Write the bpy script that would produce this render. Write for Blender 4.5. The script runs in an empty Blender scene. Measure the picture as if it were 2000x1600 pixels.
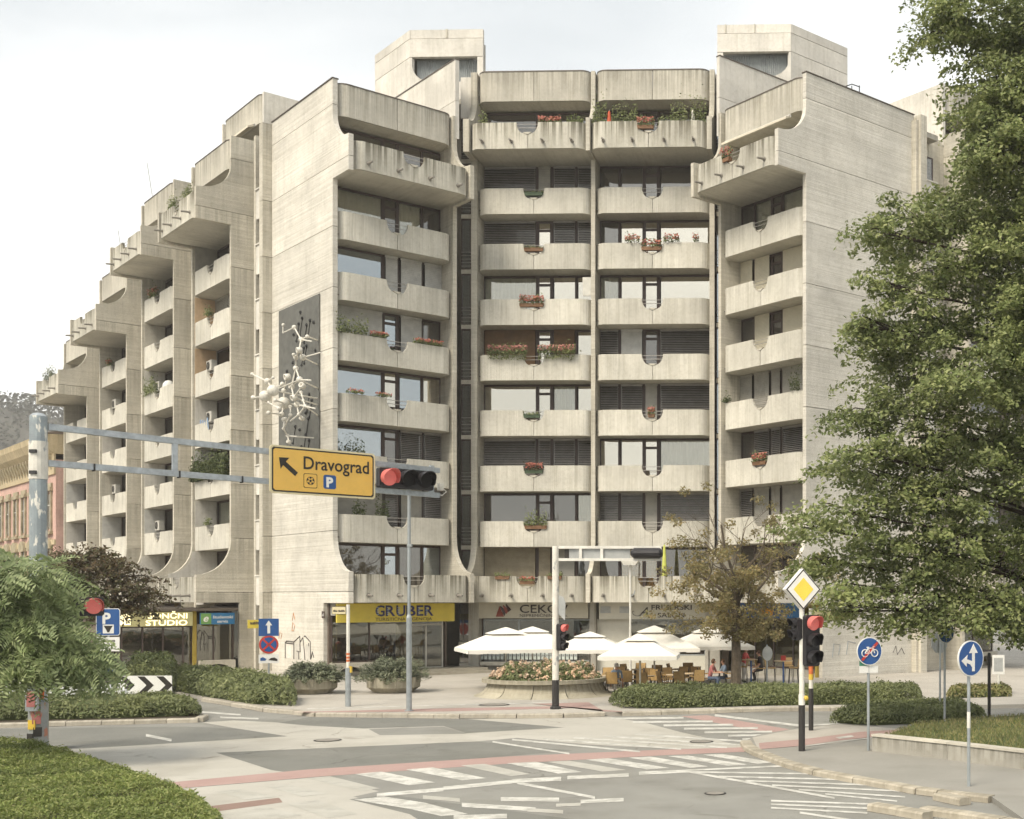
import bpy, math, random
import numpy as np
from math import radians, sin, cos, pi, sqrt, atan2
from mathutils import Vector, Matrix
random.seed(7)
rng = np.random.default_rng(7)
SC = bpy.context.scene
COL = SC.collection
# ------------------------------------------------------------------ camera
F, PX, HZ, CH = 2426.0, 1555.0, 1170.0, 3.6      # focal length in photo pixels, principal column, horizon row, eye height
cam = bpy.data.cameras.new('camera'); camo = bpy.data.objects.new('camera', cam); COL.objects.link(camo)
camo.location = (0, 0, CH); camo.rotation_euler = (pi/2, 0, 0)
cam.sensor_width = 36.0; cam.lens = F/2000*36; cam.shift_x = -(PX-1000)/2000; cam.shift_y = (HZ-800)/2000
cam.clip_start = .5; cam.clip_end = 6000
SC.camera = camo
# ------------------------------------------------------------------ sky, sun, exposure
SUN_AZ, SUN_EL = radians(213), radians(48)         # compass angle of the sun, clockwise from +Y
W = bpy.data.worlds.new('World'); SC.world = W; W.use_nodes = True
nt = W.node_tree; nt.nodes.clear(); N = nt.nodes.new; L = nt.links.new
out = N('ShaderNodeOutputWorld'); bg = N('ShaderNodeBackground'); L(bg.outputs[0], out.inputs[0])
sky = N('ShaderNodeTexSky'); sky.sky_type = 'NISHITA'; sky.sun_disc = False
sky.sun_elevation = SUN_EL; sky.sun_rotation = SUN_AZ; sky.air_density = 1.0; sky.dust_density = 3.0
skm = N('ShaderNodeMixRGB'); skm.blend_type = 'MULTIPLY'; skm.inputs[0].default_value = 1; skm.inputs[2].default_value = (.14, .14, .14, 1)
L(sky.outputs[0], skm.inputs[1])
tc = N('ShaderNodeTexCoord'); mp = N('ShaderNodeMapping'); mp.inputs['Scale'].default_value = (1.3, 1.3, 3.0)
mp.inputs['Location'].default_value = (.35, .1, .2)
L(tc.outputs['Generated'], mp.inputs[0])
cn = N('ShaderNodeTexNoise'); cn.inputs['Scale'].default_value = 1.5; cn.inputs['Detail'].default_value = 5; cn.inputs['Roughness'].default_value = .48
cn.inputs['Distortion'].default_value = .5
L(mp.outputs[0], cn.inputs['Vector'])
cr = N('ShaderNodeValToRGB'); e = cr.color_ramp.elements
e[0].position = .40; e[0].color = (.435, .455, .46, 1); e[1].position = .66; e[1].color = (.76, .755, .725, 1)
m_ = cr.color_ramp.elements.new(.53); m_.color = (.56, .57, .565, 1)
L(cn.outputs['Fac'], cr.inputs[0])
mx = N('ShaderNodeMixRGB'); mx.inputs[0].default_value = .93
L(skm.outputs[0], mx.inputs[1]); L(cr.outputs[0], mx.inputs[2]); L(mx.outputs[0], bg.inputs[0])
bg.inputs['Strength'].default_value = 1.0
sl = bpy.data.lights.new('sun', 'SUN'); sl.energy = 2.2; sl.angle = radians(24); sl.color = (1, .91, .76)
so = bpy.data.objects.new('sun', sl); COL.objects.link(so)
sd = Vector((sin(SUN_AZ)*cos(SUN_EL), cos(SUN_AZ)*cos(SUN_EL), sin(SUN_EL)))
so.rotation_euler = (-sd).to_track_quat('-Z', 'Y').to_euler(); so.location = sd*60
SC.view_settings.view_transform = 'Standard'; SC.view_settings.look = 'None'
SC.view_settings.exposure = 1.0; SC.view_settings.gamma = 1; SC.view_settings.use_curve_mapping = False
SC.render.engine = 'CYCLES'
SC.cycles.use_denoising = True; SC.cycles.use_adaptive_sampling = True; SC.cycles.adaptive_threshold = .03
SC.cycles.max_bounces = 5; SC.cycles.diffuse_bounces = 3; SC.cycles.glossy_bounces = 2; SC.cycles.transparent_max_bounces = 6
SC.cycles.caustics_reflective = False; SC.cycles.caustics_refractive = False
# ------------------------------------------------------------------ measuring
def G(px, py, z=0.0):
    """the point at height z that the photograph shows at that pixel (survey of the site)"""
    Y = F*(CH-z)/(py-HZ)
    return ((px-PX)*Y/F, Y)
def XY(px, Y): return ((px-PX)*Y/F, Y)
def ZZ(py, Y): return CH+(HZ-py)*Y/F
# ------------------------------------------------------------------ materials
MATS = {}
def lin(h):
    h = h.lstrip('#'); c = [int(h[i:i+2], 16)/255 for i in (0, 2, 4)]
    return tuple(((x/12.92) if x <= .04045 else ((x+.055)/1.055)**2.4) for x in c)
def newmat(name):
    m = bpy.data.materials.new(name); m.use_nodes = True; t = m.node_tree
    b = t.nodes['Principled BSDF']; MATS[name] = m
    return m, t, b
def rgb(t, a, b, fac=None, mode='MIX', f=1.0):
    n = t.nodes.new('ShaderNodeMixRGB'); n.blend_type = mode; n.inputs[0].default_value = f
    if fac is not None: t.links.new(fac, n.inputs[0])
    for i, v in ((1, a), (2, b)):
        if isinstance(v, (tuple, list)): n.inputs[i].default_value = (*v[:3], 1)
        else: t.links.new(v, n.inputs[i])
    return n.outputs[0]
def noise(t, vec, scale, detail=3, rough=.55, dist=0):
    n = t.nodes.new('ShaderNodeTexNoise'); n.inputs['Scale'].default_value = scale; n.inputs['Detail'].default_value = detail
    n.inputs['Roughness'].default_value = rough; n.inputs['Distortion'].default_value = dist
    n.inputs['Detail'].default_value = min(3, detail)
    if vec is not None: t.links.new(vec, n.inputs['Vector'])
    return n.outputs['Fac']
def ramp(t, v, p0, p1, c0=(0, 0, 0), c1=(1, 1, 1)):
    n = t.nodes.new('ShaderNodeValToRGB'); e = n.color_ramp.elements
    e[0].position = p0; e[1].position = p1; e[0].color = (*c0, 1); e[1].color = (*c1, 1)
    t.links.new(v, n.inputs[0]); return n.outputs[0]
def mapped(t, vec, sx, sy, sz=1):
    n = t.nodes.new('ShaderNodeMapping'); n.inputs['Scale'].default_value = (sx, sy, sz); t.links.new(vec, n.inputs[0]); return n.outputs[0]
def uvec(t, coord='UV', jitter=True):
    c = t.nodes.new('ShaderNodeTexCoord').outputs[coord]
    if not jitter: return c, None
    oi = t.nodes.new('ShaderNodeObjectInfo').outputs['Random']
    m = t.nodes.new('ShaderNodeMath'); m.operation = 'MULTIPLY'; m.inputs[1].default_value = 37.0; t.links.new(oi, m.inputs[0])
    a = t.nodes.new('ShaderNodeVectorMath'); a.operation = 'ADD'; t.links.new(c, a.inputs[0]); t.links.new(m.outputs[0], a.inputs[1])
    return a.outputs[0], oi
def bump(t, b, h, strength=.3, dist=.02):
    n = t.nodes.new('ShaderNodeBump'); n.inputs['Strength'].default_value = strength; n.inputs['Distance'].default_value = dist
    t.links.new(h, n.inputs['Height']); t.links.new(n.outputs[0], b.inputs['Normal'])
def concrete(name, col, ribs=None, stain=0.0, rough=.9):
    m, t, b = newmat(name); v, oi = uvec(t)
    n1 = noise(t, v, .45, 5, .6)
    c = rgb(t, tuple(x*.80 for x in col), tuple(x*1.10 for x in col), ramp(t, n1, .3, .7))
    n0 = noise(t, v, 7, 4, .6); c = rgb(t, c, (.88, .87, .85), ramp(t, n0, .45, .75), 'MULTIPLY', 1)
    n2 = noise(t, mapped(t, v, 4.5, .28), 1, 4, .6)
    c = rgb(t, c, rgb(t, (1, 1, 1), (.70, .69, .64), ramp(t, n2, .50, .74)), None, 'MULTIPLY', .3 if ribs == 'h' else .5)
    if ribs:
        sc = (24, .2) if ribs == 'v' else (.16, 13)
        n3 = noise(t, mapped(t, v, *sc), 1, 2, .6)
        c = rgb(t, c, rgb(t, (.91, .905, .89), (1.05, 1.05, 1.05), ramp(t, n3, .35, .65)), None, 'MULTIPLY', 1)
        bump(t, b, n3, .55, .03)
    else: bump(t, b, n0, .25, .01)
    if stain > 0:
        gz = t.nodes.new('ShaderNodeSeparateXYZ'); t.links.new(t.nodes.new('ShaderNodeTexCoord').outputs['Generated'], gz.inputs[0])
        n4 = noise(t, mapped(t, v, 5.5, .10), 1, 5, .75)
        msk = t.nodes.new('ShaderNodeMath'); msk.operation = 'MULTIPLY'
        t.links.new(ramp(t, n4, .42, .58), msk.inputs[0]); t.links.new(ramp(t, gz.outputs[2], 0, 1), msk.inputs[1])
        c = rgb(t, c, rgb(t, (1, 1, 1), (.30, .29, .25), msk.outputs[0]), None, 'MULTIPLY', stain)
    r = t.nodes.new('ShaderNodeMapRange'); r.inputs['To Min'].default_value = .93; r.inputs['To Max'].default_value = 1.05
    t.links.new(oi, r.inputs['Value']); c = rgb(t, c, r.outputs[0], None, 'MULTIPLY', 1)
    t.links.new(c, b.inputs['Base Color']); b.inputs['Roughness'].default_value = rough
    b.inputs['Specular IOR Level'].default_value = .2
    return m
def plain(name, col, rough=.6, metal=0, var=.18, scale=3, spec=.4, worn=None, emit=None):
    m, t, b = newmat(name); v, oi = uvec(t, 'Object')
    c = rgb(t, tuple(x*(1-var) for x in col), tuple(min(1, x*(1+var*.5)) for x in col), ramp(t, noise(t, v, scale, 4, .6), .3, .7))
    if worn:
        c = rgb(t, c, worn[0], ramp(t, noise(t, mapped(t, v, 6, 6, 2.2), 1, 5, .65), worn[1], worn[1]+.05))
    t.links.new(c, b.inputs['Base Color']); b.inputs['Roughness'].default_value = rough; b.inputs['Metallic'].default_value = metal
    b.inputs['Specular IOR Level'].default_value = spec
    if emit: b.inputs['Emission Color'].default_value = (*emit[0], 1); b.inputs['Emission Strength'].default_value = emit[1]
    return m
def glass(name, tint, refl, body, trans=0.0):
    """window pane: mirror-like outer skin over a dark, partly see-through body"""
    m, t, b = newmat(name); o = t.nodes['Material Output']; t.nodes.remove(b)
    gl = t.nodes.new('ShaderNodeBsdfGlossy'); gl.inputs['Color'].default_value = (*tint, 1); gl.inputs['Roughness'].default_value = .015
    v, oi = uvec(t, 'Object'); bp = t.nodes.new('ShaderNodeBump'); bp.inputs['Strength'].default_value = .04; bp.inputs['Distance'].default_value = .05
    t.links.new(noise(t, v, 1.1, 2), bp.inputs['Height']); t.links.new(bp.outputs[0], gl.inputs['Normal'])
    df = t.nodes.new('ShaderNodeBsdfDiffuse'); df.inputs['Color'].default_value = (*body, 1)
    tr = t.nodes.new('ShaderNodeBsdfTransparent'); tr.inputs['Color'].default_value = (.93, .95, .93, 1)
    m1 = t.nodes.new('ShaderNodeMixShader'); m1.inputs[0].default_value = trans
    t.links.new(df.outputs[0], m1.inputs[1]); t.links.new(tr.outputs[0], m1.inputs[2])
    m2 = t.nodes.new('ShaderNodeMixShader'); m2.inputs[0].default_value = refl
    t.links.new(m1.outputs[0], m2.inputs[1]); t.links.new(gl.outputs[0], m2.inputs[2]); t.links.new(m2.outputs[0], o.inputs[0])
    return m
def leafmat(name, cols, trans=.35, rough=.55):
    m, t, b = newmat(name); o = t.nodes['Material Output']
    g = t.nodes.new('ShaderNodeNewGeometry')
    n = t.nodes.new('ShaderNodeValToRGB'); e = n.color_ramp.elements
    e[0].color = (*cols[0], 1); e[1].color = (*cols[-1], 1)
    for i, c in enumerate(cols[1:-1]): k = e.new((i+1)/(len(cols)-1)); k.color = (*c, 1)
    t.links.new(g.outputs['Random Per Island'], n.inputs[0])
    big = noise(t, t.nodes.new('ShaderNodeTexCoord').outputs['Object'], .7, 3)
    c = rgb(t, n.outputs[0], rgb(t, (.72, .74, .72), (1.2, 1.18, 1.1), ramp(t, big, .35, .65)), None, 'MULTIPLY', 1)
    t.links.new(c, b.inputs['Base Color']); b.inputs['Roughness'].default_value = rough; b.inputs['Specular IOR Level'].default_value = .25
    tl = t.nodes.new('ShaderNodeBsdfTranslucent'); t.links.new(c, tl.inputs[0])
    mxs = t.nodes.new('ShaderNodeMixShader'); mxs.inputs[0].default_value = trans
    t.links.new(b.outputs[0], mxs.inputs[1]); t.links.new(tl.outputs[0], mxs.inputs[2]); t.links.new(mxs.outputs[0], o.inputs[0])
    return m
def ground_mat(name, c0, c1, sc=.6, fine=55, rough=.9, worn=0, patch=None, cracks=False):
    m, t, b = newmat(name); v, _ = uvec(t, 'Object', False)
    c = rgb(t, c0, c1, ramp(t, noise(t, v, sc, 5, .6), .32, .68))
    f = noise(t, v, fine, 3, .7); c = rgb(t, c, rgb(t, (.72, .72, .72), (1.2, 1.2, 1.2), f), None, 'MULTIPLY', 1)
    w = noise(t, mapped(t, v, .5, .5), .8, 6, .7); c = rgb(t, c, (.88, .875, .86), ramp(t, w, .50, .66), 'MULTIPLY', 1)
    if cracks:
        vo = t.nodes.new('ShaderNodeTexVoronoi'); vo.feature = 'DISTANCE_TO_EDGE'; vo.inputs['Scale'].default_value = .33
        wv = t.nodes.new('ShaderNodeVectorMath'); wv.operation = 'ADD'; nz = t.nodes.new('ShaderNodeTexNoise'); nz.inputs['Scale'].default_value = 1.7; nz.inputs['Detail'].default_value = 5
        t.links.new(v, nz.inputs['Vector']); ws = t.nodes.new('ShaderNodeVectorMath'); ws.operation = 'SCALE'; ws.inputs['Scale'].default_value = .9; t.links.new(nz.outputs['Color'], ws.inputs[0])
        t.links.new(v, wv.inputs[0]); t.links.new(ws.outputs[0], wv.inputs[1]); t.links.new(wv.outputs[0], vo.inputs['Vector'])
        ck = ramp(t, vo.outputs['Distance'], .004, .012, (1, 1, 1), (0, 0, 0)); gate = ramp(t, noise(t, v, .22, 2), .54, .60)
        k = t.nodes.new('ShaderNodeMath'); k.operation = 'MULTIPLY'; t.links.new(ck, k.inputs[0]); t.links.new(gate, k.inputs[1])
        c = rgb(t, c, rgb(t, (1, 1, 1), (.62, .61, .59), k.outputs[0]), None, 'MULTIPLY', 1)
        oil = noise(t, v, .9, 4, .7, .6); c = rgb(t, c, rgb(t, (1, 1, 1), (.78, .77, .75), ramp(t, oil, .60, .72)), None, 'MULTIPLY', 1)
    if worn:
        wn = noise(t, v, 2.6, 6, .72); c = rgb(t, c, patch, ramp(t, wn, worn, worn+.16))
    t.links.new(c, b.inputs['Base Color']); b.inputs['Roughness'].default_value = rough; b.inputs['Specular IOR Level'].default_value = .25
    bump(t, b, f, .3, .008)
    return m
CC = (.56, .525, .445)
concrete('conc_plain', CC); concrete('conc_board', (.635, .605, .54), 'h'); concrete('conc_side', (.58, .545, .465), 'h', .35)
concrete('conc_rib', (.61, .585, .515), 'v', .15); concrete('conc_rib_dirty', (.56, .535, .465), 'v', 1.0)
concrete('conc_band', (.555, .525, .455), 'v', .5); concrete('conc_white', (.68, .65, .59), None, .1); concrete('conc_grey', (.42, .40, .35), None, .5)
concrete('conc_soffit', (.60, .57, .49))
concrete('stucco_peach', (.58, .42, .27)); concrete('stone_kerb', (.47, .43, .36), None, .3); concrete('planter_conc', (.42, .385, .30), None, .5)
concrete('kerb_tan', (.46, .415, .335), None, .4); concrete('pink_stucco', (.60, .40, .34)); concrete('pale_stucco', (.52, .43, .28), None, .4); concrete('step_stone', (.46, .42, .34))
plain('frame_brown', (.075, .052, .045), .5); plain('frame_grey', (.33, .35, .35), .4, .3); plain('interior', (.40, .34, .29), .9)
plain('blind_dark', (.33, .31, .285), .5, .2); plain('blind_light', (.58, .57, .53), .5); plain('blind_mid', (.38, .36, .31), .5)
plain('roller_cream', (.66, .61, .48), .8, var=.06); plain('blind_brown', (.20, .12, .06), .6); plain('shutter_beige', (.36, .31, .22), .6)
plain('curtain', (.84, .79, .68), .9, var=.12); plain('curtain_orange', (.55, .28, .07), .9)
plain('metal_dark', (.05, .05, .05), .5, .4); plain('metal_galv', (.42, .45, .47), .42, .65, .25, 6); plain('metal_white', (.72, .70, .64), .5, .1)
plain('rail_white', (.36, .34, .31), .5); plain('flash_dark', (.13, .11, .09), .6, .3); plain('pipe_grey', (.25, .23, .2), .6)
plain('panel_black', (.12, .12, .108), .8, var=.25); plain('ball_white', (.66, .63, .56), .5)
plain('mark_dark', (.02, .02, .02), .6)
glass('glass_sky', (.98, .94, .82), .62, (.10, .08, .07)); glass('glass_blue', (.74, .81, .84), .52, (.07, .07, .07))
glass('glass_dark', (.85, .84, .8), .2, (.075, .062, .058), .5); glass('glass_curtain', (.95, .93, .85), .22, (.1, .1, .1), .9)
glass('glass_stair', (.72, .80, .86), .38, (.06, .06, .065), .35); glass('glass_shop', (.85, .85, .8), .15, (.03, .026, .024), .75)
ground_mat('asphalt', (.225, .22, .20), (.27, .265, .24), cracks=True); ground_mat('asphalt_dark', (.175, .175, .158), (.205, .202, .182), cracks=True)
ground_mat('asphalt_pale', (.40, .38, .335), (.47, .45, .40), .35, cracks=True); ground_mat('pavement_mat', (.40, .37, .325), (.46, .43, .38), .5)
ground_mat('pavement_grey', (.27, .26, .23), (.315, .30, .27), .5); ground_mat('paint_white', (.52, .51, .465), (.62, .605, .56), 1.5, worn=.44, patch=(.38, .37, .335))
ground_mat('paint_faint', (.40, .385, .34), (.46, .445, .40), 1.5, worn=.52, patch=(.34, .33, .295))
ground_mat('bike_red', (.36, .245, .22), (.42, .295, .265), .8, worn=.62, patch=(.33, .22, .18)); ground_mat('bike_brown', (.25, .175, .145), (.3, .21, .175), .8)
ground_mat('soil', (.05, .04, .028), (.09, .075, .05), 2); ground_mat('grass_base', (.06, .085, .025), (.11, .13, .045), 1.2)
leafmat('leaf_tree', [(.14, .18, .065), (.21, .25, .10), (.275, .31, .135), (.37, .39, .19)], .35)
leafmat('leaf_cafe', [(.23, .19, .09), (.30, .245, .12), (.245, .235, .11), (.36, .27, .14)], .4)
leafmat('leaf_feather', [(.22, .28, .13), (.33, .39, .20), (.43, .48, .27)], .4)
leafmat('leaf_plum', [(.085, .06, .04), (.13, .095, .055), (.11, .12, .055)], .3)
leafmat('leaf_green_dark', [(.06, .08, .032), (.095, .12, .048), (.15, .165, .075)], .3)
leafmat('leaf_hedge', [(.14, .165, .075), (.20, .225, .108), (.27, .29, .145)], .3); leafmat('leaf_juniper', [(.14, .165, .11), (.20, .22, .15), (.29, .30, .215)], .2)
leafmat('leaf_cover', [(.11, .15, .04), (.18, .225, .065), (.24, .28, .095), (.34, .35, .15)], .3); leafmat('leaf_grass', [(.16, .185, .065), (.24, .235, .10), (.32, .27, .14)], .3)
leafmat('leaf_pot', [(.11, .145, .05), (.19, .22, .09), (.28, .30, .14)], .3)
leafmat('petal_red', [(.44, .13, .10), (.54, .22, .17)], .2); leafmat('petal_pink', [(.55, .20, .19), (.64, .34, .29)], .2)
leafmat('petal_rose', [(.72, .50, .36), (.82, .68, .54), (.66, .44, .33)], .25); leafmat('leaf_hill', [(.045, .05, .036), (.065, .065, .048), (.06, .068, .045)], .1)
plain('bark', (.115, .092, .066), .95, var=.4, scale=8); plain('bark_dark', (.05, .036, .027), .95, var=.3, scale=8)
plain('pole_peel', (.30, .34, .36), .5, .3, worn=((.70, .68, .62), .58)); plain('pole_white', (.70, .67, .60), .5, worn=((.33, .34, .34), .60)); plain('pole_clean', (.72, .70, .63), .5)
plain('pole_black', (.035, .032, .03), .5); plain('pole_galv', (.38, .41, .42), .45, .5); plain('pole_dirty', (.33, .34, .33), .5, .2, worn=((.50, .22, .15), .58))
plain('sign_yellow', (.74, .46, .10), .45, var=.06); plain('sign_lemon', (.82, .64, .09), .45, var=.06); plain('sign_black', (.03, .025, .02), .5); plain('sign_blue', (.022, .085, .26), .45, var=.08)
plain('sign_blue_light', (.03, .16, .40), .45); plain('sign_white', (.75, .74, .70), .45, var=.05); plain('sign_red', (.50, .05, .035), .45)
plain('sign_back', (.42, .43, .42), .5, .3); plain('sign_cream', (.66, .58, .36), .6, var=.05); plain('shop_yellow', (.62, .50, .07), .5, var=.08)
plain('shop_cream', (.50, .47, .38), .6, var=.06); plain('shop_white', (.58, .56, .48), .6, var=.06); plain('ink', (.045, .035, .035), .6); plain('ink_blue', (.035, .032, .11), .6)
plain('ink_light_blue', (.32, .44, .62), .6); plain('logo_red', (.26, .055, .035), .5); plain('logo_brown', (.05, .018, .018), .5); plain('shop_green', (.16, .33, .09), .5)
plain('shop_blue', (.03, .17, .36), .5); plain('letter_lit', (.9, .8, .45), .5, emit=((1, .86, .48), .9)); plain('lightbox', (.36, .33, .16), .5, emit=((.8, .7, .3), .10)); plain('letter_orange', (.75, .33, .03), .5)
plain('signal_black', (.022, .02, .022), .42); plain('lens_off', (.02, .018, .02), .2); plain('lens_red', (.62, .12, .10), .4, emit=((1, .3, .25), .12)); plain('visor_lit', (.66, .17, .15), .5)
plain('sticker_orange', (.62, .16, .05), .5); plain('sticker_yellow', (.65, .45, .06), .5); plain('sticker_green', (.05, .22, .14), .5); plain('graffiti_black', (.10, .09, .085), .7); plain('graffiti_orange', (.55, .26, .12), .7); plain('graffiti_blue', (.33, .35, .37), .7)
plain('canvas', (.74, .71, .64), .8, var=.05); plain('wood_chair', (.46, .30, .12), .6, scale=8); plain('wicker', (.30, .19, .08), .7, scale=12); plain('chair_metal', (.06, .055, .05), .5, .4)
plain('table_top', (.55, .42, .26), .5); plain('steel', (.45, .45, .43), .35, .7); plain('bar_blue', (.03, .10, .30), .5)
plain('skin', (.50, .28, .19), .6, var=.08); plain('cloth_pink', (.42, .16, .15), .9); plain('cloth_red', (.55, .10, .09), .9); plain('cloth_black', (.03, .026, .026), .9)
plain('cloth_jeans', (.08, .11, .17), .9); plain('cloth_blue', (.24, .31, .40), .9); plain('hair_grey', (.55, .52, .47), .9); plain('hair_brown', (.10, .055, .03), .9); plain('cloth_white', (.62, .58, .52), .9)
plain('car_white', (.66, .67, .66), .25, var=.03, spec=.6); plain('tyre', (.02, .02, .02), .8); plain('rubber', (.03, .03, .03), .7)
plain('terracotta', (.34, .13, .07), .8); plain('box_brown', (.19, .10, .05), .7); plain('box_green', (.06, .09, .05), .7); plain('ac_white', (.58, .56, .50), .5); plain('cloth_laundry', (.22, .30, .42), .9)
plain('parasol_red', (.55, .11, .05), .8); plain('parasol_lime', (.55, .58, .13), .8); plain('lamp_glow', (1, .9, .7), .5, emit=((1, .85, .6), 3)); plain('shop_paper', (.55, .60, .56), .7, scale=1)
plain('awning', (.66, .60, .48), .8); plain('roof_tin', (.20, .16, .13), .7); plain('bag_white', (.7, .7, .66), .6); plain('shop_inner', (.13, .10, .08), .9); plain('shop_inner_y', (.35, .26, .05), .9)
plain('orn_stone', (.36, .31, .21), .9, var=.35, scale=2); plain('hill_ground', (.09, .085, .07), .95)
# ------------------------------------------------------------------ mesh helpers
class MB:
    def __init__(s): s.v = []; s.f = []; s.uv = []
    def face(s, pts, uv=None):
        i = len(s.v); s.v += [tuple(p) for p in pts]; s.f.append(tuple(range(i, i+len(pts)))); s.uv.append(uv)
    def solid(s, verts, faces):
        i = len(s.v); s.v += [tuple(p) for p in verts]
        for f in faces: s.f.append(tuple(i+k for k in f)); s.uv.append(None)
    def box(s, x0, x1, y0, y1, z0, z1):
        s.solid([(x0, y0, z0), (x1, y0, z0), (x1, y1, z0), (x0, y1, z0), (x0, y0, z1), (x1, y0, z1), (x1, y1, z1), (x0, y1, z1)],
                [(0, 3, 2, 1), (4, 5, 6, 7), (0, 1, 5, 4), (1, 2, 6, 5), (2, 3, 7, 6), (3, 0, 4, 7)]); return s
    def obox(s, c, h, R):
        """box with centre c, half sizes h, rotation matrix R"""
        vs = []
        for sz in (-1, 1):
            for sx, sy in ((-1, -1), (1, -1), (1, 1), (-1, 1)):
                vs.append(Vector(c)+R @ Vector((sx*h[0], sy*h[1], sz*h[2])))
        s.solid(vs, [(0, 3, 2, 1), (4, 5, 6, 7), (0, 1, 5, 4), (1, 2, 6, 5), (2, 3, 7, 6), (3, 0, 4, 7)]); return s
    def prism(s, poly, axis, a0, a1):
        """2-D polygon extruded along axis 'x','y' or 'z' from a0 to a1 (ccw seen from +z for z; (x,z) for y; (y,z) for x)"""
        def P(p, a): return (a, p[0], p[1]) if axis == 'x' else ((p[0], a, p[1]) if axis == 'y' else (p[0], p[1], a))
        n = len(poly); vs = [P(p, a0) for p in poly]+[P(p, a1) for p in poly]
        fs = [tuple(range(n-1, -1, -1)), tuple(range(n, 2*n))]+[(i, (i+1) % n, n+(i+1) % n, n+i) for i in range(n)]
        if axis == 'y': fs = [tuple(reversed(f)) for f in fs]
        s.solid(vs, fs); return s
    def tube(s, pts, r, n=8, caps=True, r1=None):
        pts = [Vector(p) for p in pts]; rings = []; m = len(pts); up0 = None
        rr = r if isinstance(r, (list, tuple)) else [r+(r1-r)*i/max(1, m-1) if r1 is not None else r for i in range(m)]
        for i, p in enumerate(pts):
            d = (pts[min(i+1, m-1)]-pts[max(i-1, 0)]).normalized()
            if up0 is None: up0 = Vector((0, 0, 1)) if abs(d.z) < .9 else Vector((1, 0, 0))
            a = up0-d*up0.dot(d)
            if a.length < 1e-4: a = d.orthogonal()
            a.normalize(); up0 = a; b = d.cross(a)
            rings.append([p+(a*cos(2*pi*k/n)+b*sin(2*pi*k/n))*rr[i] for k in range(n)])
        vs = [q for R in rings for q in R]; fs = []
        for i in range(m-1):
            for k in range(n): fs.append((i*n+k, i*n+(k+1) % n, (i+1)*n+(k+1) % n, (i+1)*n+k))
        if caps: fs += [tuple(range(n-1, -1, -1)), tuple(range((m-1)*n, m*n))]
        s.solid(vs, fs); return s
    def lathe(s, prof, n=20, c=(0, 0)):
        vs = []; fs = []; m = len(prof)
        for r, z in prof:
            for k in range(n): vs.append((c[0]+r*cos(2*pi*k/n), c[1]+r*sin(2*pi*k/n), z))
        for i in range(m-1):
            for k in range(n): fs.append((i*n+k, i*n+(k+1) % n, (i+1)*n+(k+1) % n, (i+1)*n+k))
        fs += [tuple(range(n-1, -1, -1)), tuple(range((m-1)*n, m*n))]
        s.solid(vs, fs); return s
    def ball(s, c, r, n=10, sz=1.0):
        m = n//2+1; pr = [(max(1e-3, r*sin(pi*i/m)), -r*sz*cos(pi*i/m)) for i in range(m+1)]
        o = MB(); o.lathe(pr, n); s.solid([(x+c[0], y+c[1], z+c[2]) for x, y, z in o.v], o.f); return s
    def disc(s, c, r, y0, y1, n=28, sx=1.0):
        s.prism([(c[0]+r*sx*cos(2*pi*k/n), c[1]+r*sin(2*pi*k/n)) for k in range(n)], 'y', y0, y1); return s
    def mesh(s, name, smooth=False):
        me = bpy.data.meshes.new(name); me.from_pydata([tuple(p) for p in s.v], [], s.f); me.update()
        ul = me.uv_layers.new(name='UVMap'); d = np.zeros(len(me.loops)*2, 'f'); k = 0
        for fi, p in enumerate(me.polygons):
            n = p.normal; cu = s.uv[fi] if fi < len(s.uv) else None
            hl = sqrt(n.x*n.x+n.y*n.y)
            for j, li in enumerate(p.loop_indices):
                if cu: u, w = cu[j]
                else:
                    co = me.vertices[me.loops[li].vertex_index].co
                    if abs(n.z) > .75 or hl < 1e-6: u, w = co.x, co.y
                    else: u, w = (-n.y*co.x+n.x*co.y)/hl, co.z
                d[li*2] = u; d[li*2+1] = w
        ul.data.foreach_set('uv', d)
        if smooth: me.shade_smooth() if hasattr(me, 'shade_smooth') else me.polygons.foreach_set('use_smooth', [True]*len(me.polygons))
        return me
    def build(s, name, mat, parent=None, loc=(0, 0, 0), rotz=0, smooth=False):
        return put(s.mesh(name, smooth), name, mat, parent, loc, rotz)
def put(me, name, mat=None, parent=None, loc=(0, 0, 0), rotz=0):
    if mat is not None and len(me.materials) == 0: me.materials.append(MATS[mat])
    o = bpy.data.objects.new(name, me); COL.objects.link(o); o.location = loc; o.rotation_euler = (0, 0, rotz)
    if parent is not None: o.parent = parent
    return o
def swapmat(o, mat):
    """another finish for one object that shares its mesh"""
    o.material_slots[0].link = 'OBJECT'; o.material_slots[0].material = MATS[mat]; return o
def tag(o, label=None, cat=None, group=None, kind=None):
    for k, v in (('label', label), ('category', cat), ('group', group), ('kind', kind)):
        if v: o[k] = v
    return o
def thing(name, label, cat, loc=(0, 0, 0), rotz=0, group=None):
    o = bpy.data.objects.new(name, None); COL.objects.link(o); o.location = loc; o.rotation_euler = (0, 0, rotz)
    o.empty_display_size = .2
    return tag(o, label, cat, group)
def copy_tree(o, parent=None):
    c = o.copy(); COL.objects.link(c); c.parent = parent
    for ch in list(o.children): copy_tree(ch, c)
    return c
def clone(o, loc, rotz, label=None):
    c = copy_tree(o); c.location = loc; c.rotation_euler = (0, 0, rotz)
    if label: c['label'] = label
    return c
CACHE = {}
def cached(key, fn):
    if key not in CACHE: CACHE[key] = fn()
    return CACHE[key]
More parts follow.
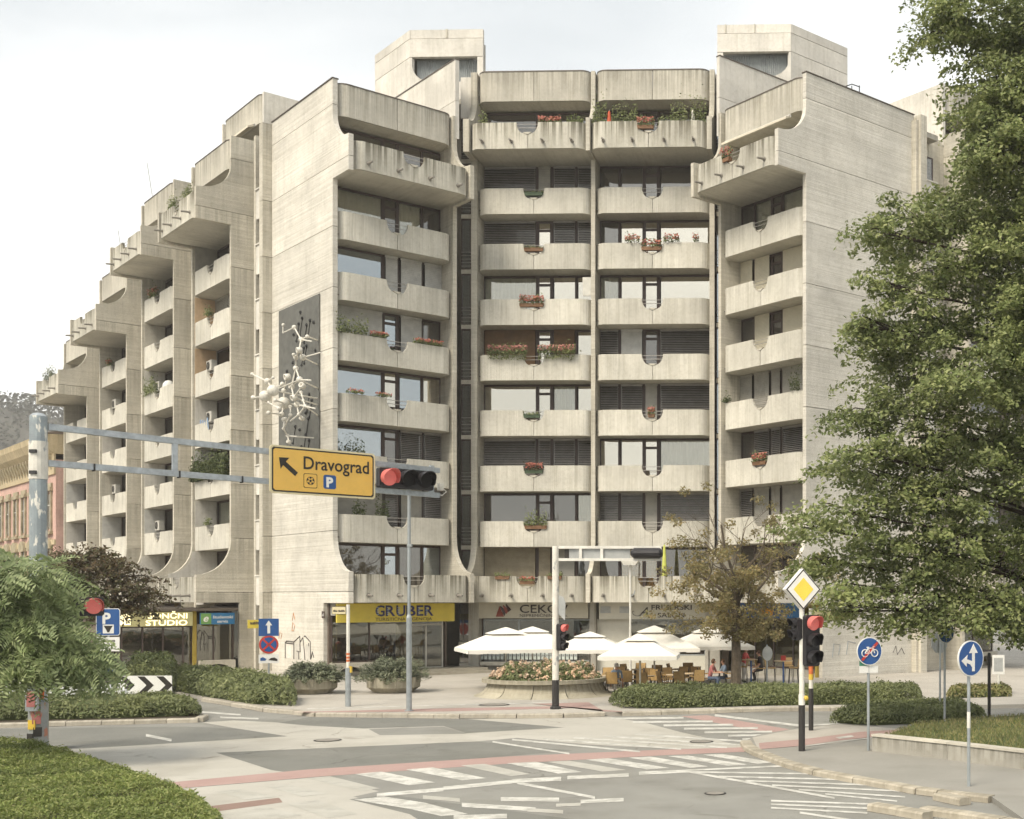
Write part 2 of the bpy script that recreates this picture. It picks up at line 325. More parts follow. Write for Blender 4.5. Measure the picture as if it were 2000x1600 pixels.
def text(parent, s, x, z, size, mat, y=-.01, width=None, depth=.006, bold=0, align='LEFT', name='lettering', shear=0, tilt=0):
    cu = bpy.data.curves.new('t', 'FONT'); cu.body = s; cu.size = size; cu.extrude = depth/2; cu.offset = bold; cu.align_x = 'LEFT'; cu.shear = shear
    cu.resolution_u = 3
    o = bpy.data.objects.new('t', cu); COL.objects.link(o)
    bpy.context.view_layer.update()
    me = bpy.data.meshes.new_from_object(o.evaluated_get(bpy.context.evaluated_depsgraph_get()))
    bpy.data.objects.remove(o); bpy.data.curves.remove(cu)
    n = len(me.vertices); co = np.zeros(n*3, 'f'); me.vertices.foreach_get('co', co); co = co.reshape(-1, 3)
    w = co[:, 0].max()-co[:, 0].min() if n else 1; sx = width/w if width else 1
    X = (co[:, 0]-co[:, 0].min())*sx
    if align == 'CENTER': X -= w*sx/2
    new = np.stack([X, -co[:, 2], co[:, 1]], 1)
    if tilt: c_, s_ = cos(tilt), sin(tilt); new = np.stack([new[:, 0]*c_-new[:, 2]*s_, new[:, 1], new[:, 0]*s_+new[:, 2]*c_], 1)
    new += np.array([x, y, z]); me.vertices.foreach_set('co', new.astype('f').ravel()); me.update()
    me.materials.clear(); me.materials.append(MATS[mat])
    o = bpy.data.objects.new(name, me); COL.objects.link(o); o.parent = parent; me.name = name
    return o
def print_bars(parent, x, z, w, h, mat, y, seed=1):
    """lettering too small to read in the photograph, as a row of tiny strokes"""
    r_ = random.Random(seed); mb = MB(); u = 0
    while u < w:
        l_ = h*r_.uniform(.25, .5)
        if r_.random() > .12: mb.box(x+u, x+u+l_*.75, y-.003, y, z, z+h*r_.uniform(.6, 1))
        u += l_
    return mb.build('print', mat, parent)
# ------------------------------------------------------------------ foliage helpers
def leaf_mesh(name, P, Nn, size, aspect=.5, jit=.35, fold=.0, seed=1, T=None):
    """many small four-cornered leaves: P centres, Nn preferred normals, T preferred length directions"""
    r = np.random.default_rng(seed); n = len(P)
    Nn = Nn+r.normal(0, jit, (n, 3)); Nn /= np.linalg.norm(Nn, axis=1)[:, None]+1e-9
    t = r.normal(0, 1, (n, 3)) if T is None else T+r.normal(0, .3, (n, 3))
    t -= Nn*(t*Nn).sum(1)[:, None]; t /= np.linalg.norm(t, axis=1)[:, None]+1e-9
    b = np.cross(Nn, t); s = (size*r.uniform(.65, 1.3, n))[:, None]
    V = np.empty((n, 4, 3)); V[:, 0] = P-t*s; V[:, 1] = P+b*s*aspect-t*s*.1+Nn*s*fold; V[:, 2] = P+t*s; V[:, 3] = P-b*s*aspect-t*s*.1+Nn*s*fold
    return quads(name, V.reshape(-1, 3), n)
def quads(name, V, n):
    me = bpy.data.meshes.new(name); me.vertices.add(len(V)); me.vertices.foreach_set('co', V.astype('f').ravel())
    me.loops.add(n*4); me.loops.foreach_set('vertex_index', np.arange(n*4, dtype='i'))
    me.polygons.add(n); me.polygons.foreach_set('loop_start', np.arange(0, n*4, 4, dtype='i'))
    me.update(calc_edges=True); return me
def clumps(C, R, per, seed, flat=.6, shell=.55):
    """leaf positions in many small ellipsoidal clumps; returns positions, outward normals"""
    r = np.random.default_rng(seed); C = np.asarray(C, float); R = np.broadcast_to(np.asarray(R, float), (len(C),))
    k = np.repeat(np.arange(len(C)), per); n = len(k)
    d = r.normal(0, 1, (n, 3)); d /= np.linalg.norm(d, axis=1)[:, None]
    rad = r.uniform(shell, 1, n)**.6
    off = d*rad[:, None]*R[k][:, None]; off[:, 2] *= flat
    nn = d*.5; nn[:, 2] += .65
    return C[k]+off, nn
def blob_shell(rad, n, seed, inner=.45, rough=.25, up=0.0):
    """clump centres spread through an ellipsoidal crown, more near its skin, uneven outline"""
    r = np.random.default_rng(seed); d = r.normal(0, 1, (n, 3)); d /= np.linalg.norm(d, axis=1)[:, None]
    lob = 1+rough*(np.sin(d[:, 0]*5.1+seed)+np.sin(d[:, 1]*4.3+2*seed)+np.sin(d[:, 2]*6.7+3*seed))/2.2
    q = (inner**3+(1-inner**3)*r.uniform(0, 1, n))**(1/3)
    return d*(q*lob)[:, None]*np.array(rad)
def branchy(mb, p0, d0, length, r0, depth, rnd, spread=.6, up=.15, n=6, tips=None, seg=4):
    """recursive limb"""
    p = Vector(p0); d = Vector(d0).normalized(); pts = [p.copy()]
    for i in range(seg):
        d = (d+Vector((rnd.gauss(0, .12), rnd.gauss(0, .12), rnd.gauss(0, .08)+up*.15))).normalized(); p = p+d*length/seg; pts.append(p.copy())
    r1 = r0*.55; mb.tube(pts, r0, n=max(4, n), r1=r1, caps=depth == 0)
    if tips is not None: tips.append((p.copy(), d.copy(), depth))
    if depth > 0:
        for k in range(rnd.choice((2, 3, 3))):
            q = pts[rnd.randint(max(1, seg-2), seg)]; a = Vector((rnd.gauss(0, 1), rnd.gauss(0, 1), rnd.gauss(0, .6)+up)).normalized()
            branchy(mb, q, (d*(1-spread)+a*spread).normalized(), length*rnd.uniform(.55, .8), r1*rnd.uniform(.6, .85), depth-1, rnd, spread, up, n-1, tips, seg)
# ------------------------------------------------------------------ ground
S3 = lambda o: tag(o, kind='structure')
def sheet(name, pts, z, mat, thick=0.0, kind='structure', parent=None):
    mb = MB(); P = list(pts)
    if sum(P[i][0]*P[(i+1) % len(P)][1]-P[(i+1) % len(P)][0]*P[i][1] for i in range(len(P))) < 0: P.reverse()
    if thick: mb.prism(P, 'z', z-thick, z)
    else: mb.face([(x, y, z) for x, y in P])
    o = mb.build(name, mat, parent)
    if parent is None: tag(o, kind=kind)
    return o
def gp(l, z=0): return [G(x, y, z) for x, y in l]
sheet('ground', [(-1500, -300), (1500, -300), (1500, 2500), (-1500, 2500)], -.004, 'asphalt')
PALE = [(100, 1466), (330, 1452), (562, 1438), (458, 1422), (396, 1411), (455, 1407), (540, 1411), (598, 1417), (710, 1423), (866, 1418), (910, 1432), (1102, 1421), (900, 1404.5), (1190, 1400), (1262, 1412), (1330, 1430), (1478, 1463), (1300, 1462), (1150, 1454), (1010, 1441), (930, 1448), (422, 1470), (480, 1488), (558, 1508), (325, 1535), (150, 1502)]
sheet('road_patch', gp(PALE), -.003, 'asphalt_pale')
sheet('road_patch', gp([(345, 1541), (620, 1518), (740, 1545), (690, 1556), (860, 1594), (905, 1625), (400, 1625), (370, 1580)]), -.003, 'asphalt_pale')
sheet('road_patch', gp([(-160, 1425), (360, 1419), (462, 1423), (562, 1438), (330, 1452), (100, 1464), (-160, 1474)]), -.002, 'asphalt_dark')
sheet('road_patch', gp([(422, 1470), (930, 1448), (1118, 1466), (800, 1492), (558, 1508), (530, 1504), (480, 1488)]), -.002, 'asphalt_dark')
sheet('road_patch', gp([(546, 1412), (606, 1400), (910, 1404), (1102, 1421), (910, 1432), (866, 1418), (710, 1423), (598, 1417)]), -.002, 'asphalt_dark')
sheet('road_patch', gp([(742, 1436), (720, 1424), (866, 1419), (912, 1433)]), -.0015, 'asphalt')
sheet('road_patch', gp([(682, 1561), (760, 1552), (1120, 1600), (1150, 1640), (880, 1640), (800, 1590)]), -.002, 'asphalt_dark')
sheet('cycle_lane', gp([(322, 1529), (600, 1503), (1000, 1477), (1300, 1464), (1490, 1458.5), (1484, 1467), (1300, 1475), (1000, 1491), (620, 1517), (347, 1540)]), -.001, 'bike_red')
sheet('cycle_lane', gp([(405, 1575), (545, 1558), (552, 1567), (415, 1586)]), -.001, 'bike_brown')
sheet('cycle_lane', gp([(1330, 1399), (1380, 1397), (1545, 1425), (1500, 1431)]), -.001, 'bike_red')
MK = 0
def mark(pts, faint=False):
    global MK
    MK += 1; sheet('road_marking', gp(pts), -.0002+.00004*(MK % 40), 'paint_faint' if faint else 'paint_white')
def dash(x0, y0, x1, y1, w, faint=False, w1=None):
    w1 = w1 or w; mark([(x0, y0-w/2), (x1, y1-w1/2), (x1, y1+w1/2), (x0, y0+w/2)], faint)
for q, fa in [([(598, 1520), (644, 1516), (742, 1540), (704, 1545)], 1), ([(694, 1512), (744, 1507), (850, 1528), (798, 1534)], 0), ([(792, 1503), (846, 1499), (950, 1520), (902, 1524)], 0),
              ([(900, 1495), (946, 1492), (1036, 1512), (998, 1516)], 1), ([(990, 1491), (1046, 1488), (1138, 1508), (1090, 1511)], 0), ([(1068, 1488), (1112, 1486), (1224, 1504), (1176, 1507)], 1),
              ([(1144, 1484), (1188, 1481), (1308, 1500), (1264, 1503)], 0), ([(1228, 1480), (1272, 1478), (1384, 1497), (1348, 1500)], 0), ([(1304, 1477), (1344, 1476), (1460, 1493), (1424, 1496)], 0),
              ([(1372, 1474), (1412, 1473), (1512, 1489), (1480, 1492)], 0), ([(420, 1546), (470, 1541), (540, 1556), (480, 1562)], 1), ([(520, 1536), (560, 1532), (640, 1550), (590, 1556)], 1), ([(430, 1590), (520, 1576), (590, 1592), (470, 1612)], 1), ([(560, 1570), (620, 1562), (700, 1590), (640, 1598)], 1)]:
    mark(q, fa)
for a in [(736, 1553, 866, 1542, 7), (866, 1540, 1000, 1527, 7), (1000, 1526, 1096, 1521, 8), (1108, 1519, 1228, 1514, 7), (1248, 1510.5, 1348, 1506, 6), (1348, 1504.5, 1532, 1496, 3), (1010, 1529, 1162, 1558, 5),
          (978, 1561, 1092, 1562, 8), (902, 1572, 1046, 1581, 8), (1134, 1566, 1218, 1562, 7), (886, 1597, 990, 1594, 9)]: dash(*a)
dash(826, 1557, 898, 1563, 7, True); dash(1086, 1573, 1134, 1571, 6, True); dash(1030, 1582, 1100, 1586, 7, True)
mark([(750, 1556), (830, 1568), (914, 1590), (862, 1594), (800, 1580), (690, 1562)])
dash(1348, 1508, 1630, 1559, 4)
for k, (ex, ey) in enumerate([(1578, 1511.5), (1637, 1522.5), (1719, 1534), (1800, 1547), (1768, 1557), (1752, 1565)]): dash(1352+52*k, 1508+8.6*k, ex, ey, 3)
for y0, y1, xe in ((1564, 1571, 1705), (1571, 1579, 1700), (1578, 1588, 1694)): dash(1506, y0, xe, y1, 3.4)
dash(1562, 1587, 1730, 1612, 4)
for x0, x1, y in ((1192, 1335, 1403.5), (1236, 1392, 1410.5), (1296, 1432, 1417), (1336, 1480, 1423.5), (1376, 1508, 1430.5), (1422, 1522, 1437), (1450, 1500, 1444)): dash(x0, y, x1, y-1.5, 3.6)
for x0, y0, x1, y1 in ((962, 1449, 1112, 1472), (1000, 1444.5, 1250, 1468), (1060, 1443, 1330, 1463), (1120, 1441, 1420, 1460), (1180, 1438, 1460, 1456), (1240, 1434, 1470, 1449)): dash(x0, y0, x1, y1, 3)
dash(1396, 1397, 1560, 1417, 4); dash(1560, 1417, 1640, 1414, 3)
dash(285, 1436, 335, 1446, 5); dash(395, 1391, 470, 1396, 3); dash(430, 1401, 505, 1404, 3)
for i, (px_, py_, r_) in enumerate(((1397, 1550, .2), (640, 1446, .34), (1370, 1449, .3), (965, 1377, .5))):
    x_, y_ = G(px_, py_, .12 if i == 3 else 0); mh = thing('manhole_cover', ['round iron manhole cover on the dark asphalt before the hatching', 'round manhole cover on the pale asphalt left of centre', 'small manhole cover by the far hatched lines', 'wide drain cover on the pavement before the rose planter'][i], 'manhole cover', (x_, y_, .124 if i == 3 else .004))
    MB().lathe([(r_, 0), (r_, .006), (r_*.86, .006), (r_*.85, .002), (.01, .002)], 24).build('ring', 'metal_dark', mh); MB().lathe([(r_*.84, .001), (r_*.84, .008), (.01, .008)], 24).build('lid', 'pipe_grey', mh)
# raised pavements with their kerbs, each stone its own piece
KB = {}
def kerb(parent, pts, z, width=.24, gap=.014, length=.95, seed=1, mat='stone_kerb', drop=.13):
    rnd = random.Random(seed); r = 0
    for (x0, y0), (x1, y1) in zip(pts[:-1], pts[1:]):
        d = sqrt((x1-x0)**2+(y1-y0)**2); n = max(1, round(d/length)); a = atan2(y1-y0, x1-x0); l = d/n
        me = cached(('kerb', round(l, 1), width, mat, drop), lambda: kerb_mesh(round(l, 1)-gap, width, drop))
        for i in range(n):
            t = (i+.5)/n; o = put(me, 'kerb_stone', mat, parent, (x0+(x1-x0)*t, y0+(y1-y0)*t, z+rnd.uniform(-.006, .008)), a+rnd.uniform(-.008, .008))
            o.scale = (l/round(l, 1), 1, 1)
def kerb_mesh(l, w, drop):
    c = .03; mb = MB(); mb.prism([(-w/2, -drop), (w/2, -drop), (w/2, 0), (-w/2+c, 0), (-w/2, -c)], 'x', -l/2, l/2); return mb.mesh('kerb_stone')
PZ = .12
main_kerb = gp([(620, 1392), (700, 1393), (800, 1394), (900, 1395), (1010, 1395), (1100, 1394), (1180, 1391)], PZ)
pav = sheet('pavement', gp([(345, 1352), (420, 1366), (520, 1381), (580, 1386)], PZ)+main_kerb+gp([(1215, 1390), (1290, 1388), (1500, 1381.5), (1800, 1379), (2150, 1373)], PZ)+[(40, 90), (-70, 120), (-62, 62)], PZ, 'pavement_mat', .13)
kerb(pav, main_kerb, PZ+.008, seed=3)
kerb(pav, gp([(1215, 1390.5), (1290, 1388.5), (1500, 1382), (1800, 1379.5)], PZ), PZ+.008, length=1.0, seed=4)
kerb(pav, gp([(400, 1363), (500, 1379), (520, 1383), (580, 1388), (620, 1392)], PZ), PZ+.008, length=1.0, seed=5)
sheet('cycle_lane', gp([(570, 1391), (860, 1384), (1160, 1378), (1164, 1382), (870, 1390), (610, 1392)], PZ), PZ+.004, 'bike_red')
sheet('cycle_lane', gp([(1040, 1375), (1150, 1372), (1180, 1390), (1230, 1391), (1120, 1382)], PZ), PZ+.005, 'bike_red')
sheet('pavement_line', gp([(600, 1384), (1110, 1371), (1110, 1372), (600, 1385.5)], PZ), PZ+.004, 'paint_white')
# left bed between the lanes
bedB = sheet('verge', gp([(-200, 1418), (388, 1402), (399, 1396), (340, 1376), (-200, 1382)], PZ), PZ, 'soil', .13)
kerb(bedB, gp([(-160, 1417), (200, 1407.5), (388, 1402.5), (399, 1396)], PZ), PZ+.008, seed=8)
# right corner pavement
RK = gp([(1456, 1447), (1463, 1458), (1478, 1466), (1500, 1474), (1544, 1490), (1597, 1504), (1675, 1518), (1737, 1529), (1797, 1540), (1837, 1545), (1937, 1556)], .1)
rpav = sheet('pavement', RK+gp([(2000, 1600), (2060, 1700)], .1)+[(30, 16), (40, 60)]+gp([(2150, 1400), (1900, 1411), (1640, 1413), (1540, 1425), (1478, 1436)], .1), .1, 'pavement_grey', .11)
kerb(rpav, RK, .112, width=.26, seed=11, length=1.05, drop=.115, mat='kerb_tan')
sheet('pavement', gp([(1470, 1441), (1545, 1426), (1640, 1415), (1760, 1424), (1700, 1436), (1640, 1452), (1480, 1463)], .1), .104, 'pavement_mat')
sheet('cycle_lane', gp([(1482, 1452), (1580, 1443), (1680, 1430), (1830, 1421), (2000, 1411), (2150, 1403), (2150, 1409), (1990, 1416), (1840, 1428), (1740, 1436), (1640, 1447), (1560, 1458), (1484, 1464)], .1), .108, 'bike_red')
sheet('pavement_line', gp([(1560, 1459.5), (1640, 1448.5), (1740, 1437.5), (1840, 1429.5), (1990, 1417), (1990, 1418), (1840, 1430.8), (1740, 1439), (1640, 1450), (1560, 1461)], .1), .112, 'paint_white')
sheet('pavement_line', gp([(1632, 1441), (1664, 1437), (1668, 1440), (1640, 1444)], .1), .112, 'paint_white')
for i, pp in enumerate([[(1703, 1571), (1760, 1580), (1812, 1589)], [(1803, 1577), (1870, 1586), (1960, 1600), (2040, 1612)], [(1832, 1551), (1886, 1562)]]):
    t_ = thing('loose_kerb', ['detached row of kerb stones lying on the hatched road, left of two', 'detached row of kerb stones at the bottom right edge', 'short stub of kerb stones below the pavement ramp'][i], 'kerb', (*gp(pp, .1)[0], 0), 0, 'stray kerb rows bottom right')
    P0 = gp(pp, .1); kerb(t_, [(x-P0[0][0], y-P0[0][1]) for x, y in P0], .12, .26, seed=20+i, drop=.125, mat='kerb_tan')
# ------------------------------------------------------------------ the apartment building
BO = Vector((-9.83, 60.1, 0)); BROT = radians(-1.74)
BLD = thing('apartment_building', 'large beige concrete apartment block with rows of rounded balconies and stepped wings', 'building', BO, BROT)
STO, Z0, PROT, PH, WD = 2.69, 3.44, 1.65, 1.24, 1.25
def zb(n): return Z0+STO*n
class Bay:
    def __init__(s, o, ang, w, N, prot, layout): s.o = o; s.a = radians(ang); s.w = w; s.N = N; s.P = prot; s.lay = layout
    def loc(s, x=0, y=0, z=0):
        c, q = cos(s.a), sin(s.a); return (s.o[0]+x*c-y*q, s.o[1]+x*q+y*c, z)
    def world(s, x, y, z):
        p = Vector(s.loc(x, y, z)); p.rotate(Matrix.Rotation(BROT, 3, 'Z')); return p+BO
    @property
    def rot(s): return s.a+BROT
    @property
    def band(s): return zb(s.N+1)+2.77
    @property
    def top(s): return s.band+1.42
def arc(cx, cz, rx, rz, t0, t1, n=8): return [(cx+rx*sin(t0+(t1-t0)*i/n), cz-rz*cos(t0+(t1-t0)*i/n)) for i in range(n+1)]
def front_line(b):
    """outline of a cross wall's street edge, bottom to top, as (y, z)"""
    P = b.P; u = zb(b.N+1)
    return [(-P, Z0-.02)]+arc(-P, 6.5, P, 1.72, 0, pi/2)+[(0, u-.12), (-P, u-.12)]+arc(-P, b.band+.02, P, 1.35, 0, pi/2)+[(0, b.top)]
def clip(line, z0, z1):
    out_ = []
    for (ya, za), (yb, zb_) in zip(line[:-1], line[1:]):
        if zb_ < z0 or za > z1: continue
        def at(z): return ya if zb_ == za else ya+(yb-ya)*(z-za)/(zb_-za)
        pa = (ya, za) if za >= z0 else (at(z0), z0); pb = (yb, zb_) if zb_ <= z1 else (at(z1), z1)
        for p in (pa, pb):
            if not out_ or (abs(p[0]-out_[-1][0])+abs(p[1]-out_[-1][1])) > 1e-5: out_.append(p)
    return out_
def fin(b, x, t=.2, back=2.4, mat='conc_side'):
    for za, zc in ((Z0-.02, b.top/2+1.1), (b.top/2+1.1, b.top)):
        pts = clip(front_line(b), za+.008, zc); mb = MB(); mb.prism(pts+[(back, pts[-1][1]), (back, pts[0][1])], 'x', -t/2, t/2)
        mb.build('cross_wall', mat, BLD, b.loc(x), b.a)
def side_wall(b, x, t, depth, mat='conc_board', ground_y=1.0):
    js = [3.93+STO*k for k in range(0, 12)]; js = [0.0]+[j for j in js if j < b.top-.3]+[b.top+.12]
    line = front_line(b)
    for za, zc in zip(js[:-1], js[1:]):
        a0, c0 = za+(.012 if za > 0 else 0), zc-.012
        pts = clip(line, max(a0, Z0-.02), min(c0, b.top))
        if c0 > b.top: pts[-1] = (pts[-1][0], c0)
        if za < 1: pts = [(ground_y, a0), (ground_y, Z0-.02)]+pts
        mb = MB(); mb.prism(pts+[(depth, pts[-1][1]), (depth, pts[0][1])], 'x', -t/2, t/2); mb.build('wall_panel', mat, BLD, b.loc(x), b.a)
    mb = MB(); mb.box(-t/2+.03, t/2-.03, 1.4, depth-.03, .1, b.top-.1); mb.build('wall_core', 'conc_grey', BLD, b.loc(x), b.a)
def path_panel(pts, zt, z0, th, n0=0):
    """vertical slab along a plan path; zt = top height at each station"""
    mb = MB(); m = len(pts); nr = []
    for i in range(m):
        a = pts[max(i-1, 0)]; c = pts[min(i+1, m-1)]; dx, dy = c[0]-a[0], c[1]-a[1]
        if abs(dx)+abs(dy) < 1e-7: dx = 1
        l = sqrt(dx*dx+dy*dy); nr.append((-dy/l, dx/l))
    s = [0]
    for i in range(1, m): s.append(s[-1]+sqrt((pts[i][0]-pts[i-1][0])**2+(pts[i][1]-pts[i-1][1])**2))
    O = [(p[0], p[1]) for p in pts]; I = [(p[0]+n[0]*th, p[1]+n[1]*th) for p, n in zip(pts, nr)]
    for i in range(m-1):
        j = i+1
        if s[j]-s[i] > 1e-6:
            mb.face([(*O[i], z0), (*O[j], z0), (*O[j], zt[j]), (*O[i], zt[i])], [(s[i], z0), (s[j], z0), (s[j], zt[j]), (s[i], zt[i])])
            mb.face([(*I[j], z0), (*I[i], z0), (*I[i], zt[i]), (*I[j], zt[j])], [(s[j], z0), (s[i], z0), (s[i], zt[i]), (s[j], zt[j])])
            mb.face([(*O[j], z0), (*O[i], z0), (*I[i], z0), (*I[j], z0)])
        mb.face([(*O[i], zt[i]), (*O[j], zt[j]), (*I[j], zt[j]), (*I[i], zt[i])])
    for i, fl in ((0, 1), (m-1, 0)):
        q = [(*O[i], z0), (*O[i], zt[i]), (*I[i], zt[i]), (*I[i], z0)]; mb.face(q if not fl else q[::-1])
    return mb
def parapet_pts(w, y0, r, side, notch=True, h=PH):
    """stations of the left half of a parapet, rounded at the outer end"""
    pts = []; zt = []
    for i in range(7):
        t = pi/2*i/6; pts.append((.11+r-r*cos(t), y0+r-r*sin(t))); zt.append(h)
    m = w/2-.012
    if notch:
        for x in (w*.25, m-.50): pts.append((x, y0)); zt.append(h)
        for dx, z in ((.495, h-.14), (.44, h-.30), (.36, h-.42), (.27, h-.49), (.16, h-.52), (0, h-.52)): pts.append((m-dx, y0)); zt.append(z)
    else:
        for x in (w*.25, m): pts.append((x, y0)); zt.append(h)
    if side: pts = [(w-x, y) for x, y in pts][::-1]; zt = zt[::-1]
    return pts, zt
def panel_mesh(w, side, notch, h):
    pts, zt = parapet_pts(w, 0, .5, side, notch, h); return path_panel(pts, zt, 0, .13).mesh('parapet_panel')
def slab_mesh(w, depth):
    mb = MB(); r = .42; P = [(.11, depth), (.11, .5)]+[(.16+r-r*cos(pi/2*i/5), .06+r-r*sin(pi/2*i/5)) for i in range(6)]
    P += [(w-x, y) for x, y in P[::-1]]; mb.prism(P, 'z', .012, .2); return mb.mesh('balcony_slab')
def balcony(b, n, dirty=False, prot=0.0, drains=4, rails=True):
    w = b.w; o = put(cached(('slab', w, prot), lambda: slab_mesh(w, prot+2.35)), 'balcony', 'conc_soffit', BLD, b.loc(0, -prot, zb(n)), b.a)
    for sd_ in (0, 1):
        q = put(cached(('panel', w, sd_, dirty), lambda: panel_mesh(w, sd_, True, PH)), 'parapet_panel', 'conc_rib_dirty' if dirty else 'conc_rib', o)
    if rails:
        put(cached(('rail', w), lambda: rail_mesh(w)), 'railing', 'rail_white', o)
        put(cached(('spout', w), lambda: spout_mesh(w)), 'joint_spout', 'conc_plain', o)
    if prot:
        for fx in (.13, .37, .63, .87)[:drains]: put(cached('drain', drain_mesh), 'drain_pipe', 'pipe_grey', o, (w*fx, 0, .33))
    else: put(cached('drain_s', lambda: drain_mesh(.16, .035)), 'drain_pipe', 'pipe_grey', o, (.2, .3, .25))
    return o
def rail_mesh(w):
    mb = MB(); c = w/2
    for z in (PH-.07, PH-.24): mb.tube([(c-.52, .075, z), (c+.52, .075, z)], .015, 6)
    return mb.mesh('railing')
def spout_mesh(w):
    mb = MB(); c = w/2; mb.prism([(c-.2, PH-.47), (c-.06, PH-.56), (c+.06, PH-.56), (c+.2, PH-.47)], 'y', -.03, .1); return mb.mesh('joint_spout')
def drain_mesh(l=.42, r=.055):
    mb = MB(); mb.tube([(0, .12, 0), (0, -l*.5, -.01), (0, -l, -.035)], r, 8, r1=r*.85); mb.tube([(0, -.015, 0), (0, -.03, 0)], r*1.7, 8); return mb.mesh('drain_pipe')
def roof_band(b):
    w = b.w; o = put(cached(('bslab', w), lambda: slab_mesh(w, 2.35)), 'roof_band', 'conc_soffit', BLD, b.loc(0, 0, b.band), b.a)
    for sd_ in (0, 1): put(cached(('bpanel', w, sd_), lambda: panel_mesh(w, sd_, False, 1.42)), 'parapet_panel', 'conc_band', o)
    def cap():
        a, _ = parapet_pts(w, 0, .5, 0, False); c, _ = parapet_pts(w, 0, .5, 1, False)
        q = [(x, y-.02) for x, y in a+c]; return path_panel(q, [.05]*len(q), 0, .19).mesh('flashing')
    put(cached(('cap', w), cap), 'flashing', 'flash_dark', o, (0, 0, 1.42))
    return o
SPLIT = {'A': [(0, .465, 'p'), (.485, .60, 'd'), (.62, .815, 'p'), (.835, 1, 'p')], 'B': [(0, .165, 'p'), (.185, .38, 'p'), (.40, .515, 'd'), (.535, 1, 'p')], 'C': [(.0, .50, 'p'), (.52, .70, 'd'), (.72, 1, 'p')]}
WH = STO-.21
def frame_mesh(w, lay):
    mb = MB(); x0, x1 = .1, w-.1; L_ = x1-x0; H = WH
    mb.box(x0, x1, 0, .08, H-.1, H); mb.box(x0, x1, 0, .08, 0, .1)
    xs = [x0]+[x0+L_*(p[1]+.01) for p in SPLIT[lay][:-1]]+[x1]
    for i, x in enumerate(xs): mb.box(max(x0, x-.055), min(x1, x+.055), -.004, .085, .1, H-.1)
    for a, c, k in SPLIT[lay]:
        if k == 'd':
            xa, xb = x0+L_*a, x0+L_*c
            mb.box(xa-.03, xa+.05, -.012, .075, .1, H-.1); mb.box(xb-.05, xb+.03, -.012, .075, .1, H-.1); mb.box(xa, xb, -.008, .07, H-.52, H-.40)
    return mb.mesh('window_frame')
def slats(wd, h, pitch=.085):
    mb = MB(); z = h-.12
    mb.box(0, wd, -.02, .05, h-.1, h)
    while z > .1: mb.face([(.02, -.012, z-.028), (wd-.02, -.012, z-.028), (wd-.02, .045, z+.028), (.02, .045, z+.028)]); z -= pitch
    for x in (.02, wd-.03): mb.box(x, x+.012, -.02, -.008, .1, h)
    return mb.mesh('blind')
def closed_slats(wd, h):
    mb = MB(); z = h-.12; mb.box(0, wd, -.02, .05, h-.1, h)
    while z > .1: mb.face([(.02, -.008, z-.046), (wd-.02, -.008, z-.046), (wd-.02, .016, z+.043), (.02, .016, z+.043)]); z -= .085
    for x in (.02, wd-.03): mb.box(x, x+.012, -.02, -.01, .1, h)
    return mb.mesh('blind')
def roller(wd, h):
    mb = MB(); z = 0
    while z < h: mb.prism([(0, z), (.018, z+.02), (.018, z+.055), (0, z+.06), (.03, z+.06), (.03, z)], 'x', .02, wd-.02); z += .062
    return mb.mesh('blind')
def drape(wd, h):
    mb = MB(); n = max(6, int(wd/.06)); xs = [wd*i/n for i in range(n+1)]; ys = [.04*sin(i*1.9)+.03*sin(i*.7) for i in range(n+1)]
    for i in range(n): mb.face([(xs[i], ys[i], 0), (xs[i+1], ys[i+1], 0), (xs[i+1], ys[i+1]*.7, h), (xs[i], ys[i]*.7, h)])
    return mb.mesh('curtain', True)
PANE = {'s': 'glass_sky', 'b': 'glass_blue', 'd': 'glass_dark', 'c': 'glass_curtain', 'O': 'glass_curtain'}
BLIND = {'B': ('blind_dark', slats), 'L': ('blind_light', closed_slats), 'M': ('blind_mid', closed_slats), 'P': ('roller_cream', roller), 'W': ('blind_brown', roller), 'H': ('shutter_beige', roller)}
def window(b, n, spec, lay=None, y=WD):
    lay = lay or b.lay; w = b.w; z = zb(n)+.21
    o = put(cached(('frame', w, lay), lambda: frame_mesh(w, lay)), 'window', 'frame_brown', BLD, b.loc(0, y, z), b.a)
    x0, Lw = .1, w-.2; spec = (spec*4)[:len(SPLIT[lay])]
    run = None
    for k, ((a, c, kind), ch) in enumerate(zip(SPLIT[lay], spec)):
        xa, xb = x0+Lw*a+.03, x0+Lw*c-.0; wd = round(xb-xa, 2)
        g = PANE.get(ch, 'glass_dark')
        def pm(wd=wd, kind=kind):
            mb = MB()
            if kind == 'd': mb.box(.02, wd-.05, .03, .05, .1, WH-.52); mb.box(.02, wd-.05, .03, .05, WH-.40, WH-.1)
            else: mb.box(.02, wd-.02, .03, .05, .1, WH-.1)
            return mb.mesh('pane')
        put(cached(('pane', wd, kind, g), pm), 'pane', g, o, (xa, 0, 0))
        if ch in 'cO': put(cached(('drape', wd, ch), lambda: drape(wd, WH-.15)), 'curtain', 'curtain' if ch == 'c' else 'curtain_orange', o, (xa, .16, .05))
        if ch in BLIND:
            mt, fn = BLIND[ch]; put(cached((fn.__name__, wd, mt), lambda: fn(wd, WH)), 'blind', mt, o, (xa, -.1, 0))
    return o
def backing(b, z1):
    mb = MB(); mb.box(.05, b.w-.05, 2.4, 2.6, 3.3, z1); mb.build('room_wall', 'interior', BLD, b.loc(), b.a)
def stack(b, specs, lay=None, rails=True):
    """specs: one string per level from the bottom (0 = the jutting first floor)"""
    for n in range(0, b.N+2):
        pr = b.P if n in (0, b.N+1) else 0.0
        balcony(b, n, dirty=bool(pr), prot=pr, rails=rails)
        window(b, n, specs[n] if n < len(specs) else 'd', lay)
    roof_band(b); backing(b, b.top-.3)
